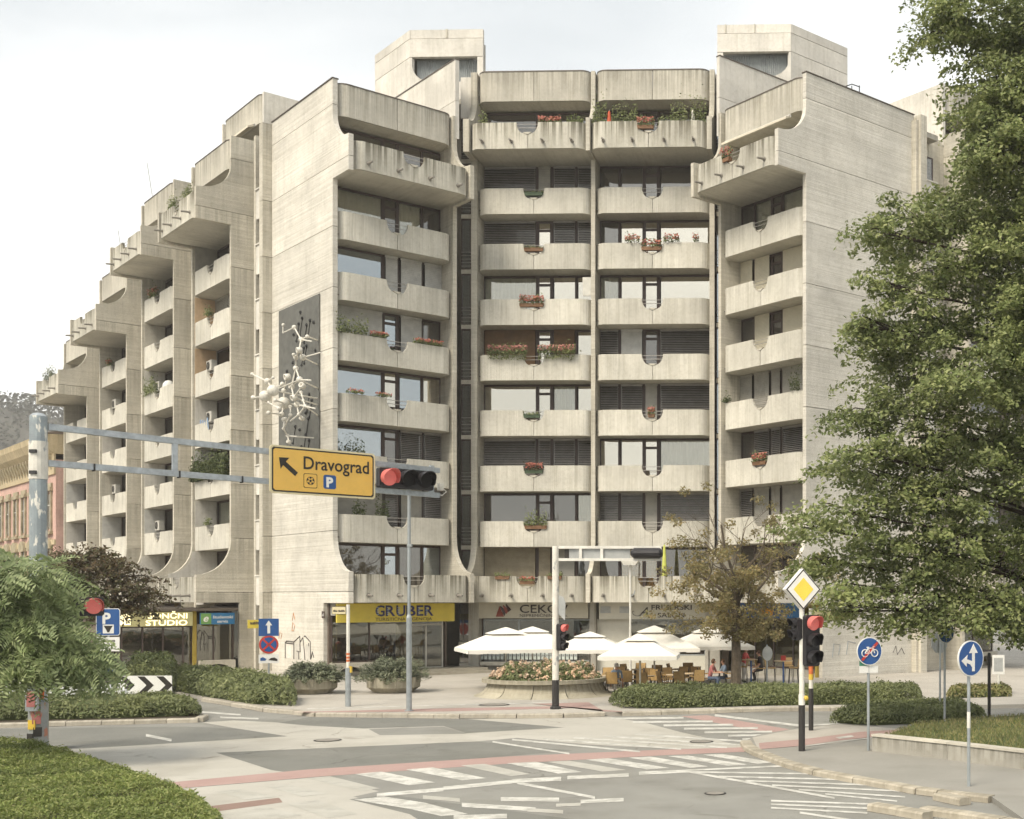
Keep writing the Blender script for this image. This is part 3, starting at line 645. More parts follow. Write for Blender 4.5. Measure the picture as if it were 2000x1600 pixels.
MW = 5.77; PC = 1.3
CL = Bay((-5.77, 0), 0, MW, 7, PC, 'A'); CRB = Bay((0, 0), 0, MW, 7, PC, 'B')
LB = Bay((-10.35, -5.55), 45, MW, 6, PROT, 'A'); RB = Bay((6.27, -1.47), -45, MW, 6, PROT, 'B')
stack(CL, ['HHMd', 'dddc', 'BBBB', 'sscs', 'WsWs', 'csss', 'BsBB', 'BMBB', 'dddd'])
stack(CRB, ['dOOd', 'BBMB', 'sssc', 'BBMB', 'BLdB', 'csss', 'dsss', 'dddd', 'dddd'])
stack(LB, ['dbdb', 'MBMB', 'bdBB', 'bsbs', 'LbLd', 'bLLL', 'cdcd', 'dddd'])
stack(RB, ['dddd', 'BMMM', 'dBBB', 'MMMM', 'dPdP', 'PPdP', 'dcdc', 'PPcP'])
for x in (0, MW): fin(CL, x+(-.04 if x == 0 else 0), .28 if x == 0 else .2)
fin(CRB, MW, .24)
side_wall(LB, -.02, .22, 7.07); fin(LB, MW-.02, .2)
side_wall(RB, MW+.02, .22, 7.07); fin(RB, .02, .2)
# wings: balcony columns with recessed strips of small windows between them
A_ = (-.7071, .7071); NL = (-.7071, -.7071)
def wing(sx, ncol):
    near = (-18.27, .95)
    for k in range(ncol):
        nx, ny = near[0]+A_[0]*8.82*k, near[1]+A_[1]*8.82*k
        N_ = (6, 6, 5, 4)[k]
        if sx < 0: b = Bay((nx+A_[0]*MW, ny+A_[1]*MW), -45, MW, N_, PROT, 'C')
        else: b = Bay((-nx, ny), 45, MW, N_, PROT, 'C')
        WING[(sx, k)] = b
        sp = [['ddd', 'cdd', 'ddd', 'ddd', 'ddc', 'Mdd', 'dMd', 'ddd'], ['ddd', 'ddd', 'cdd', 'ddd', 'ddd', 'dcd', 'ddd', 'ddd'], ['ddd', 'ddd', 'dcd', 'ddd', 'ddd', 'ddd', 'ddd'], ['ddd']*7][k]
        for n in range(0, b.N+2):
            pr = b.P if n in (0, b.N+1) else 0.0
            balcony(b, n, dirty=bool(pr), prot=pr, rails=sx < 0 and k < 2); window(b, n, sp[n] if n < len(sp) else 'ddd')
        roof_band(b); backing(b, b.top-.3)
        xn, xf = (MW, 0) if sx < 0 else (0, MW)
        side_wall(b, xn, .2, 4.0, 'conc_side', .4); fin(b, xf, .2, 4.0)
        if k == 0:                      # one more storey, set back
            u = Bay(b.loc(0, 1.55)[:2], b.a*180/pi, MW, b.N+1, PROT, 'C'); roof_band(u); window(u, u.N+1, 'ddd'); backing(u, u.top-.3)
            mb = MB(); mb.box(-.1, .1, 0, 7, b.top-.4, u.top); mb.build('wall_panel', 'conc_white', BLD, u.loc(xn+(.1 if sx < 0 else -.1)), u.a)
            mb = MB(); mb.box(-.08, .08, 0, 5, b.top-.4, u.top); mb.build('wall_panel', 'conc_board', BLD, u.loc(xf), u.a)
        # recess with narrow windows on the near side of this column
        gw = 3.05; top = b.top-.2
        if sx < 0: g = Bay(b.loc(MW+.1, .48)[:2], -45, gw, b.N, 0, 'C'); wx0, wx1 = gw-1.35, gw-.12
        else: g = Bay(b.loc(-.1-gw, .48)[:2], 45, gw, b.N, 0, 'C'); wx0, wx1 = .12, 1.35
        mb = MB(); mb.box(0, gw, 1.1, 1.4, 0, top); mb.build('recess_wall', 'conc_side', BLD, g.loc(), g.a)
        mb = MB()
        for xa, xb in ((wx0-.25, wx0), ): mb.box(xa, xb, .1, 1.1, 0, top)
        mb.build('recess_pier', 'conc_side', BLD, g.loc(), g.a)
        for n in range(0, b.N+2):
            z = zb(n)+.55
            def spm(w=wx1-wx0):
                mb = MB(); mb.prism([(0, -.62), (.07, -.7), (w-.07, -.7), (w, -.62), (w, .72), (0, .72)], 'y', 0, .3); mb.box(-.04, w+.04, -.06, .34, .72, .78); return mb.mesh('spandrel')
            put(cached(('spandrel', sx), spm), 'spandrel', 'conc_white', BLD, g.loc(wx0, .12, z), g.a)
            def wm(w=wx1-wx0):
                mb = MB(); mb.box(0, w, 0, .06, 0, .06); mb.box(0, w, 0, .06, 1.16, 1.22); mb.box(0, .06, 0, .06, .06, 1.16); mb.box(w-.06, w, 0, .06, .06, 1.16); mb.box(w*.5-.03, w*.5+.03, 0, .06, .06, 1.16); return mb.mesh('window')
            wo = put(cached(('nwin', sx), wm), 'window', 'frame_brown', BLD, g.loc(wx0, .33, z+.78), g.a)
            put(cached(('npane', sx), lambda: MB().box(.05, wx1-wx0-.05, .02, .04, .05, 1.17).mesh('pane')), 'pane', 'glass_dark', wo)
WING = {}
wing(-1, 4); wing(1, 1)
# pier at the end of each block's outer wall
for b, x, s_ in ((LB, -.02, -1), (RB, MW+.02, 1)):
    js = [0]+[3.93+STO*k for k in range(0, 8)]+[b.top+.05]
    for za, zc in zip(js[:-1], js[1:]):
        mb = MB(); mb.box(*((-.56, .1) if s_ < 0 else (-.1, .56)), 7.08, 7.5, za+.012, zc-.012); mb.build('pier_panel', 'conc_side', BLD, b.loc(x), b.a)
# glazed stair strip between blocks and centre, one light per storey
for s_ in (-1, 1):
    u0, u1 = (-6.52, -5.94) if s_ < 0 else (5.94, 6.5)
    mb = MB(); mb.box(u0, u1, .75, .95, 0, 28.9); mb.build('stair_wall', 'interior', BLD)
    mb = MB(); mb.box(u0, u1, .2, .7, 27.0, 29.0); mb.build('wall_panel', 'conc_white', BLD)
    for n in range(0, 9):
        z = zb(n)
        mb = MB(); mb.box(0, u1-u0, -.04, .4, -.12, .08); bl = mb.build('stair_window', 'conc_plain', BLD, (u0, .3, z))
        mb = MB(); W_ = u1-u0
        mb.box(0, .05, 0, .06, .08, STO-.12); mb.box(W_-.16, W_, 0, .06, .08, STO-.12); mb.box(.05, W_-.16, 0, .06, STO-.2, STO-.12); mb.box(.05, W_-.16, 0, .06, .08, .14)
        mb.build('frame', 'frame_brown', bl)
        MB().box(.05, W_-.16, .02, .04, .14, STO-.2).build('pane', 'glass_stair', bl)
        mb = MB()
        for k in range(5): mb.tube([(.0, -.02, .25+.17*k), (W_-.1, -.02, .25+.17*k)], .013, 5)
        mb.build('railing', 'rail_white', bl)
# flank walls of the taller centre, seen above the block roofs
for b, x in ((LB, MW+.1), (RB, -.1)):
    for za, zc in ((22.2, 25.4), (25.42, 27.2), (27.22, 29.15)):
        mb = MB(); mb.box(-.1, .1, .0 if za > 25 else 1.5, 6.6, za, zc); mb.build('wall_panel', 'conc_white', BLD, b.loc(x, 0), b.a)
    mb = MB(); mb.box(-.13, .13, -.02, 6.6, 29.15, 29.2); mb.build('flashing', 'flash_dark', BLD, b.loc(x, 0), b.a)
# flat roofs
def roof(name, pts, z): MB().prism(pts, 'z', z-.25, z).build(name, 'conc_grey', BLD)
roof('roof', [(-5.9, .3), (5.9, .3), (10.5, 5), (10.5, 16), (-10.5, 16), (-10.5, 5)], 28.4)
roof('roof', [LB.loc(0, 1.2)[:2], LB.loc(MW, 1.2)[:2], LB.loc(MW, 9)[:2], LB.loc(0, 9)[:2]], LB.top-.35)
roof('roof', [RB.loc(0, 1.2)[:2], RB.loc(MW, 1.2)[:2], RB.loc(MW, 9)[:2], RB.loc(0, 9)[:2]], RB.top-.35)
for k, b in WING.items(): roof('roof', [b.loc(0, 1.2)[:2], b.loc(MW, 1.2)[:2], b.loc(MW, 9)[:2], b.loc(0, 9)[:2]], b.top-.35)
# rear body so that nothing shows through behind the wings
for (sx, k), b in WING.items():
    x0, x1 = (-.2, MW+3.2) if sx < 0 else (-3.2, MW+.2)
    MB().box(x0, x1, 3.2, 12, 0, b.top-.8).build('rear_wall', 'conc_plain', BLD, b.loc(), b.a)
MB().box(-9.8, 9.8, 6.5, 15, 0, 27.9).build('rear_wall', 'conc_plain', BLD)
for b in (LB, RB): MB().box(.2, MW-.2, 6.6, 7.0, 0, b.top-.6).build('rear_wall', 'conc_plain', BLD, b.loc(), b.a)
# roof towers (lift heads)
def tower(u0, u1, v, s_):
    zt, zo, zl = 33.5, 32.05, 30.75
    mb = MB()
    for za, zc, m in ((32.08, 33.02, 'conc_white'),):
        mb.box(u0, u1, v, v+.25, za, zc)
    mb.build('tower_panel', 'conc_white', BLD)
    MB().box(u0, u1, v+.02, v+.24, 33.05, zt).build('tower_panel', 'conc_white', BLD)
    for x in (u0+.4*s_ if s_ > 0 else u0+1.9, (u0+u1)/2): MB().box(x, x+.06, v-.015, v+.25, 33.06, zt+.02).build('tower_rib', 'conc_plain', BLD)
    # sides of the opening: straight jamb on the inner side, swept quarter circle on the outer one
    xi, xo = (u1, u0) if s_ < 0 else (u0, u1)
    sg = 1 if xo < xi else -1
    MB().box(min(xi, xi-sg*.3), max(xi, xi-sg*.3), v, v+.25, 26, zo).build('tower_panel', 'conc_white', BLD)
    q = [(xo, 26.0), (xo, zo), (xo+sg*.12, zo), (xo+sg*.12, 31.6)]+[(xo+sg*(.12+1.1*(1-cos(t))), 31.6-.85*sin(t)) for t in (.3, .6, .9, 1.2, pi/2)]+[(xi-sg*.3, 30.75), (xi-sg*.3, 26.0)]
    mb = MB(); mb.prism(q, 'y', v, v+.25); mb.build('tower_panel', 'conc_white', BLD)
    mb = MB(); n = 34; xa, xb = min(xi, xo)+.2, max(xi, xo)-.2
    for i in range(n): mb.prism([(xa+(xb-xa)*i/n, v+.5), (xa+(xb-xa)*(i+.45)/n, v+.46), (xa+(xb-xa)*(i+.9)/n, v+.5)], 'z', 30.2, zo+.05)
    mb.box(xa, xb, v+.5, v+.54, 30.2, zo+.05); mb.build('louvre', 'frame_grey', BLD)
    # outer slanting face
    for za, zc in ((26, 32.05), (32.08, 33.02), (33.05, zt)):
        l = 4.2; d = Vector((sg*-1*.7071, .7071)); nrm = Vector((sg*.7071, .7071))
        a = Vector((xo, v)); c = a+d*l; P = [a, c, c+nrm*.25, a+nrm*.25]
        P = [(p.x, p.y) for p in P]
        if sg < 0: P.reverse()
        MB().prism(P[::-1] if sg > 0 else P[::-1], 'z', za, zc).build('tower_panel', 'conc_white', BLD)
    q = [(xi-sg*.02, v+.56), (xo+sg*.3, v+.56), (xo-sg*2.4, v+3.3), (xi-sg*3.2, v+3.8)]
    MB().prism(q[::-1] if sg > 0 else q, 'z', 25.8, 32.9).build('tower_core', 'conc_white', BLD)
    mb = MB(); ex = xo-sg*2.9; mb.prism([(xi, v+.1), (xo, v+.1), (ex, v+3.0), (xi-sg*3.2, v+3.8)], 'z', 32.93, 32.98); mb.build('roof', 'conc_grey', BLD)
tower(-10.62, -6.75, 4.85, -1); tower(5.58, 9.42, 4.75, 1)
# ladder hoops on the right roof
lad = MB(); c0 = Vector(RB.loc(MW-.6, 3.6)); c0.z = RB.top
for k in range(3): lad.tube([(c0.x-.35+.35*k, c0.y, c0.z-.3), (c0.x-.35+.35*k, c0.y, c0.z+.75)], .025, 5)
for z in (.3, .7): lad.tube([(c0.x-.35, c0.y, c0.z+z), (c0.x, c0.y-.3, c0.z+z), (c0.x+.35, c0.y, c0.z+z)], .025, 5)
lad.build('roof_ladder', 'metal_dark', BLD)
# roof-edge flashing over the outer walls
for b, x in ((LB, -.02), (RB, MW+.02)): MB().box(-.15, .15, -.03, 7.1, b.top+.115, b.top+.16).build('flashing', 'flash_dark', BLD, b.loc(x), b.a)
# gable of the blocks: inner face of roofs etc. is closed by these upstands
for b in (LB, RB): MB().box(0, MW, 7.0, 7.2, b.top-.6, b.top+.1).build('wall_panel', 'conc_board', BLD, b.loc(), b.a)

# painted end walls inside the wing loggias
for k, cols in ((0, {1: 'conc_white', 2: 'blind_light', 3: 'conc_white', 4: 'stucco_peach', 5: 'stucco_peach', 6: 'blind_mid'}), (1, {1: 'blind_light', 2: 'conc_white', 3: 'conc_plain', 4: 'conc_white', 5: 'conc_plain'}), (2, {1: 'blind_light', 3: 'conc_white'}), (3, {1: 'conc_white', 2: 'blind_light'})):
    b = WING[(-1, k)]
    for n, mt in cols.items(): MB().box(.105, .13, .12, 1.2, .22, STO-.02).build('loggia_wall', mt, BLD, b.loc(0, 0, zb(n)), b.a)

for k in (0, 1, 2): b = WING[(-1, k)]; MB().prism([(-1.2, .22), (1.2, .22), (1.2, STO-.02), (-.02, STO-.02)]+[(-1.2+1.2*sin(t_), STO-.02-1.2*(cos(t_))) for t_ in (1.2, .8, .4, 0)], 'x', .105, .13).build('loggia_wall', 'conc_white', BLD, b.loc(0, 0, zb(0)), b.a)
# ------------------------------------------------------------------ ground floor shops (parts of the building)
def shopfront(b, xs, z0, z1, y, mat='glass_shop', frame='frame_grey', name='shop_window'):
    """row of tall panes between the stations xs"""
    mb = MB(); mb.box(xs[0], xs[-1], 0, .07, z1-.07, z1); mb.box(xs[0], xs[-1], 0, .07, z0, z0+.07)
    for i, x in enumerate(xs): mb.box(x-.035+(.035 if i == 0 else 0), x+.035-(.035 if i == len(xs)-1 else 0), -.003, .073, z0+.07, z1-.07)
    o = mb.build(name, frame, BLD, b.loc(0, y), b.a)
    for xa, xb in zip(xs[:-1], xs[1:]): MB().box(xa+.035, xb-.035, .025, .045, z0+.07, z1-.07).build('pane', mat, o)
    return o
def shop_room(b, x0, x1, y0, y1, mat='shop_inner', zt=3.4):
    mb = MB(); mb.box(x0, x1, y1, y1+.1, .1, zt); mb.box(x0-.1, x0, y0, y1, .1, zt); mb.box(x1, x1+.1, y0, y1, .1, zt); mb.box(x0, x1, y0, y1, zt, zt+.1)
    mb.build('shop_wall', mat, BLD, b.loc(), b.a)
    MB().box(x0, x1, y0, y1, .12, .3).build('shop_floor', 'step_stone', BLD, b.loc(), b.a)
def ledge(b, x0, x1, y, z=.72):
    n = max(1, round((x1-x0)/2.2)); l = (x1-x0)/n
    for i in range(n):
        xa = x0+l*i; q = [(xa+.02, z), (xa+l-.02, z), (xa+l-.02, .1), (xa+l-.22, .1)]+[(xa+l-.22-(l-.44)*.5*(1-cos(t)) if False else xa+l/2+(l/2-.22)*cos(t), .1+(z-.28)*sin(t)) for t in [k*pi/10 for k in range(0, 11)]]+[(xa+.22, .1), (xa+.02, .1)]
        mb = MB(); mb.prism([(p[0], p[1]) for p in q][::-1], 'y', y-.5, y); mb.build('ledge', 'conc_plain', BLD, b.loc(), b.a)
# travel agency under the left block
shop_room(LB, .15, MW-.1, .85, 3.6); shopfront(LB, [.15, 1.9, 3.75], .72, 2.85, .78, frame='frame_brown')
ledge(LB, .05, 3.75, 1.0)
MB().box(.1, MW, .3, .78, 2.86, 3.42).build('fascia', 'conc_grey', BLD, b.loc() if False else LB.loc(), LB.a)
dr = MB(); dr.box(0, 1.75, 0, .07, 2.05, 2.13); dr.box(0, .07, 0, .07, 0, 2.05); dr.box(.84, .92, 0, .07, 0, 2.05); dr.box(1.68, 1.75, 0, .07, 0, 2.05); dr.box(.07, 1.68, 0, .07, 0, .1); dr.box(0, 1.75, 0, .07, 2.5, 2.56)
dr.box(1.7, 1.75, 0, .07, 2.13, 2.5); dr.box(0, .05, 0, .07, 2.13, 2.5)
do = dr.build('shop_door', 'ac_white', BLD, LB.loc(3.8, .78, .3), LB.a)
for a in (.07, .92): MB().box(a, a+.76, .025, .045, .1, 2.05).build('pane', 'glass_shop', do)
MB().box(.05, 1.7, .025, .045, 2.13, 2.5).build('pane', 'glass_shop', do)
MB().tube([(.82, -.01, .9), (.80, -.07, .92), (.80, -.07, 1.25), (.82, -.01, 1.27)], .014, 6).build('handle', 'steel', do)
for k, (d_, z_) in enumerate(((1.5, .06), (1.15, .18))): MB().box(3.6, MW+1.2, -d_+.2, .7, .1+.0*k, .12+z_+.06).build('step', 'step_stone', BLD, LB.loc(), LB.a)
MB().box(3.9, 5.2, 2.2, 2.3, .3, 2.4).build('shop_partition', 'shop_inner_y', BLD, LB.loc(), LB.a)
for x in (.5, .62): MB().box(x, x+.08, 1.5, 1.6, .3, 2.8).build('shop_post', 'shop_inner_y', BLD, LB.loc(), LB.a)
# dark two-light window between agency and estate agent
MB().box(-6.55, -5.95, .1, .3, .1, .5).build('plinth', 'conc_plain', BLD)
so_ = MB().box(-6.6, -5.95, .12, .2, 1.35, 1.5).build('shop_window', 'conc_plain', BLD)
MB().box(-6.55, -5.98, .14, .18, .5, 1.35).build('pane', 'glass_dark', so_); MB().box(-6.55, -5.98, .14, .18, 1.5, 3.4).build('pane', 'glass_dark', so_)
MB().box(-6.05, -5.55, -.1, .5, .1, 3.44).build('pier', 'conc_grey', BLD)
# estate agent and hairdresser under the centre
for u0, u1, xs in ((-5.5, -.15, [-5.45, -3.7, -1.9, -.2]), (.15, 5.6, [1.75, 3.6, 5.4])):
    b0 = CL; off = 5.77
    shop_room(Bay((0, 0), 0, 1, 1, 0, 'A'), u0, u1, .45, 3.4)
    shopfront(Bay((0, 0), 0, 1, 1, 0, 'A'), xs, .55 if u0 < 0 else .85, 2.62, .38)
MB().box(-5.5, -.15, -.1, .45, .38, .55).build('ledge', 'conc_plain', BLD); MB().box(-5.5, -.15, .2, .5, .1, .38).build('plinth', 'conc_grey', BLD)
MB().box(.15, 1.72, .3, .5, .12, 2.62).build('plinth', 'shop_white', BLD); MB().box(1.72, 5.6, .25, .5, .12, .85).build('plinth', 'shop_white', BLD)
MB().box(-.15, .15, -.1, .6, .1, 3.44).build('pier', 'conc_grey', BLD); MB().box(5.5, 6.2, -.6, .6, .1, 3.44).build('pier', 'conc_grey', BLD)
lst = thing('listing_board', 'black grid of white property sheets in the window behind the roses', 'notice board', Vector(CL.world(.15, .3, .58)), BROT)
gm = MB()
for i in range(25): gm.box(.2*i, .2*i+.022, 0, .02, 0, .86)
for z in (0, .42, .84): gm.box(0, 4.822, -.002, .022, z, z+.022)
gm.build('grid', 'sign_black', lst)
pmk = MB().box(.03, .18, .006, .014, .05, .37).mesh('sheet'); pml = MB().box(.05, .16, .002, .005, .2, .3).mesh('print')
for i in range(24):
    for z in (0, .42):
        o = put(pmk, 'sheet', 'shop_paper', lst, (.2*i, 0, z+.02)); put(pml, 'print', 'frame_grey', o, (0, 0, 0))
wl = thing('window_lettering', 'white lettering on the dark salon window behind the parasols', 'lettering', Vector(CRB.world(3.75, .36, 1.05)), BROT)
text(wl, "L'ORÉAL", .75, .0, .2, 'sign_white', -.01, width=.62, bold=.004); MB().box(.73, 1.4, -.006, -.002, -.05, -.03).build('underline', 'sign_white', wl)
for k_, (x_, w_) in enumerate(((-1.75, 1.2), (-1.6, .9))): print_bars(wl, x_, .18-.12*k_, w_, .07, 'sign_white', -.006, 7+k_)
# cafe under the right block
shop_room(RB, .3, MW-.2, .85, 3.4, 'shop_inner_y'); shopfront(RB, [.3, 1.6, 2.9, 4.2, 5.45], .45, 2.7, .8, frame='frame_brown')
MB().box(.25, 5.5, .7, 1.0, .12, .45).build('plinth', 'conc_grey', BLD, RB.loc(), RB.a)
lamp = MB(); lamp.lathe([(.03, .22), (.12, 0), (.1, 0), (.02, .2)], 10); lamp.tube([(0, 0, .2), (0, 0, 1.0)], .008, 4)
lmp = lamp.build('pendant_lamp', 'lamp_glow', None, RB.world(4.3, 1.4, 2.1)); tag(lmp, 'small glowing pendant lamp behind the cafe window', 'lamp')
# shops along the right wing end
rw = Bay(RB.loc(MW, 7.4)[:2], 45, 9, 1, 0, 'A')
shop_room(rw, .2, 7.6, 1.6, 4, 'shop_inner_y', 3.3); shopfront(rw, [.3, 1.9, 3.4], .85, 3.0, 1.2, frame='frame_brown'); shopfront(rw, [4.2, 5.8, 7.4], .85, 3.0, 1.2, frame='frame_brown')
ledge(rw, .2, 3.6, 1.5, .85); ledge(rw, 4.1, 7.6, 1.5, .85)
MB().box(3.45, 4.15, 1.0, 1.6, .1, 3.4).build('pier', 'conc_board', BLD, rw.loc(), rw.a)
mb = MB()
for a, c in ((.35, 1.1), (1.15, 1.85), (1.95, 2.6), (2.7, 3.3), (4.3, 5.1), (5.2, 5.75), (5.9, 6.6)): mb.box(a, c, 1.3, 1.34, .95, 1.5)
mb.build('shop_panel', 'shop_inner_y', BLD, rw.loc(), rw.a)
# ground floor of the left wing: glazed front turned to the crossing, canopy above
KW = Bay((0, 0), 0, 1, 1, 0, 'A')
k1 = WING[(-1, 0)]; n0 = k1.loc(MW, .2)
kio = Bay((n0[0]-.7071*6.0, n0[1]-.7071*6.0), 45, 6.0, 1, 0, 'A')
MB().box(-.3, 6.0, -.5, 4.5, 3.02, 3.16).build('canopy', 'flash_dark', BLD, kio.loc(), kio.a)
shopfront(kio, [0, .9, 1.8, 2.7, 3.6, 4.0], .25, 2.3, 0, frame='frame_brown'); shopfront(kio, [4.2, 5.0, 5.9], .5, 2.5, 0, frame='frame_brown')
shop_room(kio, 0, 5.9, .1, 3.4, 'shop_inner', 2.98)
MB().box(3.98, 4.14, -.25, -.1, .1, 3.02).build('post', 'shop_inner_y', BLD, kio.loc(), kio.a)
ledge(kio, 4.2, 5.9, .0, .6)
for k in range(4):
    b_ = WING[(-1, k)]
    shopfront(b_, [.2, 1.6, 3.0, 4.4, 5.6], .5, 3.2, .9, frame='frame_brown'); MB().box(.1, 5.7, .8, 1.1, .1, .5).build('plinth', 'conc_grey', BLD, b_.loc(), b_.a)
    shop_room(b_, .2, 5.6, 1.1, 4, 'shop_inner', 3.3)
# ------------------------------------------------------------------ shop signs
def board(label, b, x0, x1, z0, z1, y, mat, cat='shop sign', th=.14, name='shop_sign', rot=None):
    t = thing(name, label, cat, Vector(b.world(x0, y, z0)), b.rot if rot is None else rot)
    mb = MB(); mb.box(0, x1-x0, 0, th, 0, z1-z0); mb.build('board', mat, t); return t
t = board('long yellow travel agency fascia reading GRUBER over the corner shop', LB, .02, MW-.1, 2.55, 3.40, -.12, 'shop_yellow')
gx = 1.75
for ch, w_ in zip('GRUBER', (.44, .46, .44, .46, .34, .46)):
    text(t, ch, gx, .28, .68, 'ink_blue', -.012, width=w_, bold=.012)
    for k in range(5): MB().box(gx+.06, gx+.17, -.022, -.016, .34+.075*k, .365+.075*k).build('stripe', 'ink_light_blue', t)
    gx += w_+.045
text(t, 'TURISTIČNA  AGENCIJA', 1.75, .06, .2, 'ink', -.012, width=2.75)
t = board('cream fascia reading CEKOV with a red stepped pyramid logo above the rose bed', CL, .1, 5.55, 2.66, 3.46, -.06, 'shop_cream')
text(t, 'CEKOV', 2.12, .27, .56, 'ink', -.012, width=2.35, bold=.004); text(t, 'NEPREMIČNINE d.o.o.', 2.12, .07, .2, 'ink', -.012, width=2.35)
mb = MB(); mb.prism([(.95, .08), (1.35, .08), (1.13, .6)], 'y', -.02, -.006); mb.build('logo', 'logo_red', t)
for k in range(3):
    a = .2*k; mb = MB(); mb.prism([(1.15+.14*k, .56+.05*k), (1.19+.14*k, .60+.05*k), (1.47+.12*k, .36+.03*k), (1.37+.09*k, .1+.1*k)], 'y', -.02-.004*k, -.004-.004*k); mb.build('logo', 'logo_brown' if k != 1 else 'logo_red', t)
t = board('pale fascia reading FRIZERSKI SALON with a curly letter A', CRB, .3, 5.6, 2.62, 3.46, -.06, 'shop_white')
text(t, 'FRIZERSKI', 2.55, .46, .33, 'ink', -.012, width=1.95, bold=.004); text(t, 'SALON', 2.85, .09, .31, 'ink', -.012, width=1.3, bold=.004)
text(t, 'A', 1.95, .16, .62, 'ink', -.012, shear=.45, width=.42)
mb = MB(); mb.tube([(1.6+.12*cos(a)+.03*i, -.014, .28+.12*sin(a)) for i, a in enumerate(np.linspace(.5, 6.8, 14))]+[(2.2, -.014, .33)], .012, 5); mb.build('lettering', 'ink', t)
for x in (.07, 1.0): MB().box(x, x+.5, -.012, -.002, .3, .62).build('vent', 'sign_back', t)
t = board('dark blue cafe fascia with orange script ending in us', RB, .5, 5.4, 2.72, 3.42, .1, 'sign_blue')
text(t, 'us', 2.35, .14, .62, 'letter_orange', -.02, width=.85, bold=.03, shear=.2); MB().box(3.9, 4.9, -.02, -.004, 0, .7).build('panel', 'sign_blue_light', t)
t = board('light box sign with glowing letters SONČNI STUDIO under the canopy', kio, -.1, 3.95, 2.3, 2.98, -.3, 'lightbox')
text(t, 'SONČNI', 2.05, .37, .36, 'letter_lit', -.02, width=1.75, bold=.006); text(t, 'STUDIO', 1.95, .04, .36, 'letter_lit', -.02, width=1.85, bold=.006)
MB().box(.1, 1.3, -.025, -.004, .08, .6).build('panel', 'letter_lit', t)
t = board('green and blue hanging sign reading študentski servis', kio, 4.25, 5.85, 2.36, 2.92, -.45, 'shop_blue', th=.1)
MB().box(.02, .5, -.012, -.002, .02, .54).build('panel', 'shop_green', t); text(t, 'e', .14, .14, .5, 'sign_white', -.016, width=.24, shear=.3, bold=.01)
text(t, 'študentski', .58, .29, .2, 'sign_white', -.012, width=.94, bold=.003); text(t, 'servis', .78, .08, .2, 'sign_white', -.012, width=.5, bold=.003)
for x in (.25, 1.35): MB().tube([(x, .05, .56), (x, .05, .66)], .012, 5).build('hanger', 'steel', t)
b_ = Bay(LB.loc(-.7, 7.0)[:2], 45, 1, 1, 0, 'A')
t = board('small yellow sign on the shop pier left of the graffiti wall', b_, -.6, .2, 2.2, 2.6, -.05, 'shop_yellow', th=.06)
print_bars(t, .1, .18, .55, .15, 'ink', -.004, 3)
for i, x in enumerate((1.0, 3.6)):
    mb = MB(); mb.box(-.13, .13, -.1, .06, 0, .1); mb.tube([(0, .06, .05), (0, .25, .08)], .015, 5)
    o = mb.build('flood_light', 'sign_cream', None, CL.world(x, -.45, 3.42), BROT); tag(o, ['small floodlight above the left end of the CEKOV fascia', 'small floodlight above the middle of the CEKOV fascia'][i], 'floodlight')
# house number and graffiti on the corner wall
def onwall(t_, e_=0.0, z=0):   # along the left block's outer wall: t_ metres from the corner, e_ metres off it
    return LB.world(-.13-e_, t_, z)
WR = LB.rot-pi/2
gr = thing('graffiti', 'black outlined graffiti lettering low on the corner wall', 'graffiti', onwall(5.4, .006, .9), WR)
def scrib(parent, strokes, mat, r=.03):
    for st in strokes: MB().tube([(x, 0, z) for x, z in st], r, 5).build('stroke', mat, parent)
scrib(gr, [[(0, -.1), (0, .62), (.15, .72), (1.05, .70), (1.05, -.1)], [(1.05, .70), (1.75, .98), (1.8, .25), (1.4, .28), (1.6, .26), (1.65, -.1)], [(1.8, .72), (2.1, .92), (2.3, .2), (2.35, -.1)], [(2.25, .98), (2.35, 1.0), (2.95, .75), (3.0, -.05)], [(2.75, .68), (2.78, .55)], [(.12, .62), (1.0, .6)], [(3.05, .0), (3.2, .3), (3.35, .05)]], 'graffiti_black', .028)
for x0_, x1_, h_ in ((.08, 1.0, .58), (1.12, 1.7, .62), (1.86, 2.25, .55), (2.42, 2.92, .62)): MB().box(x0_, x1_, -.004, 0, -.1, h_).build('fill', 'conc_white', gr)
gr2 = thing('graffiti', 'faint orange graffiti squiggle above the black lettering', 'graffiti', onwall(5.6, .006, 2.0), WR)
scrib(gr2, [[(-.6, -.3), (-.5, .0), (-.2, -.05), (-.35, -.3)], [(1.0, .1), (1.1, .5), (1.35, .35), (1.2, .1), (1.0, .12)], [(1.05, .6), (1.2, .95), (1.35, .65)]], 'graffiti_orange', .02)
RWR = RB.rot+pi/2
for lab, tt, zz, mat, sts in (('pale blue graffiti tags along the right gable wall', 1.6, 1.0, 'graffiti_blue', [[(0, 0), (.1, .6), (.5, .55), (.4, .1)], [(.9, .1), (1.0, .7), (1.5, .6)], [(2.0, .2), (2.1, .6), (2.5, .6), (2.6, .1)]]),
                              ('black scribbled graffiti face low on the right gable wall', 3.4, .5, 'graffiti_black', [[(.3+.2*cos(a), .7+.2*sin(a)) for a in np.linspace(0, 6.3, 12)], [(.3, .5), (.32, .1)], [(.2, .7), (.4, .72)], [(2.2, .6), (2.4, .9), (2.5, .5), (2.8, .8), (3.0, .5)]])):
    g_ = thing('graffiti', lab, 'graffiti', RB.world(MW+.137, tt, zz), RWR); scrib(g_, sts, mat, .018)
hn = thing('house_number', 'small dark house number plate beside the agency window', 'number plate', onwall(1.15, .02, 2.75), WR)
MB().box(0, .3, 0, .02, 0, .3).build('plate', 'frame_brown', hn); print_bars(hn, .07, .08, .14, .14, 'sign_white', -.002, 4)
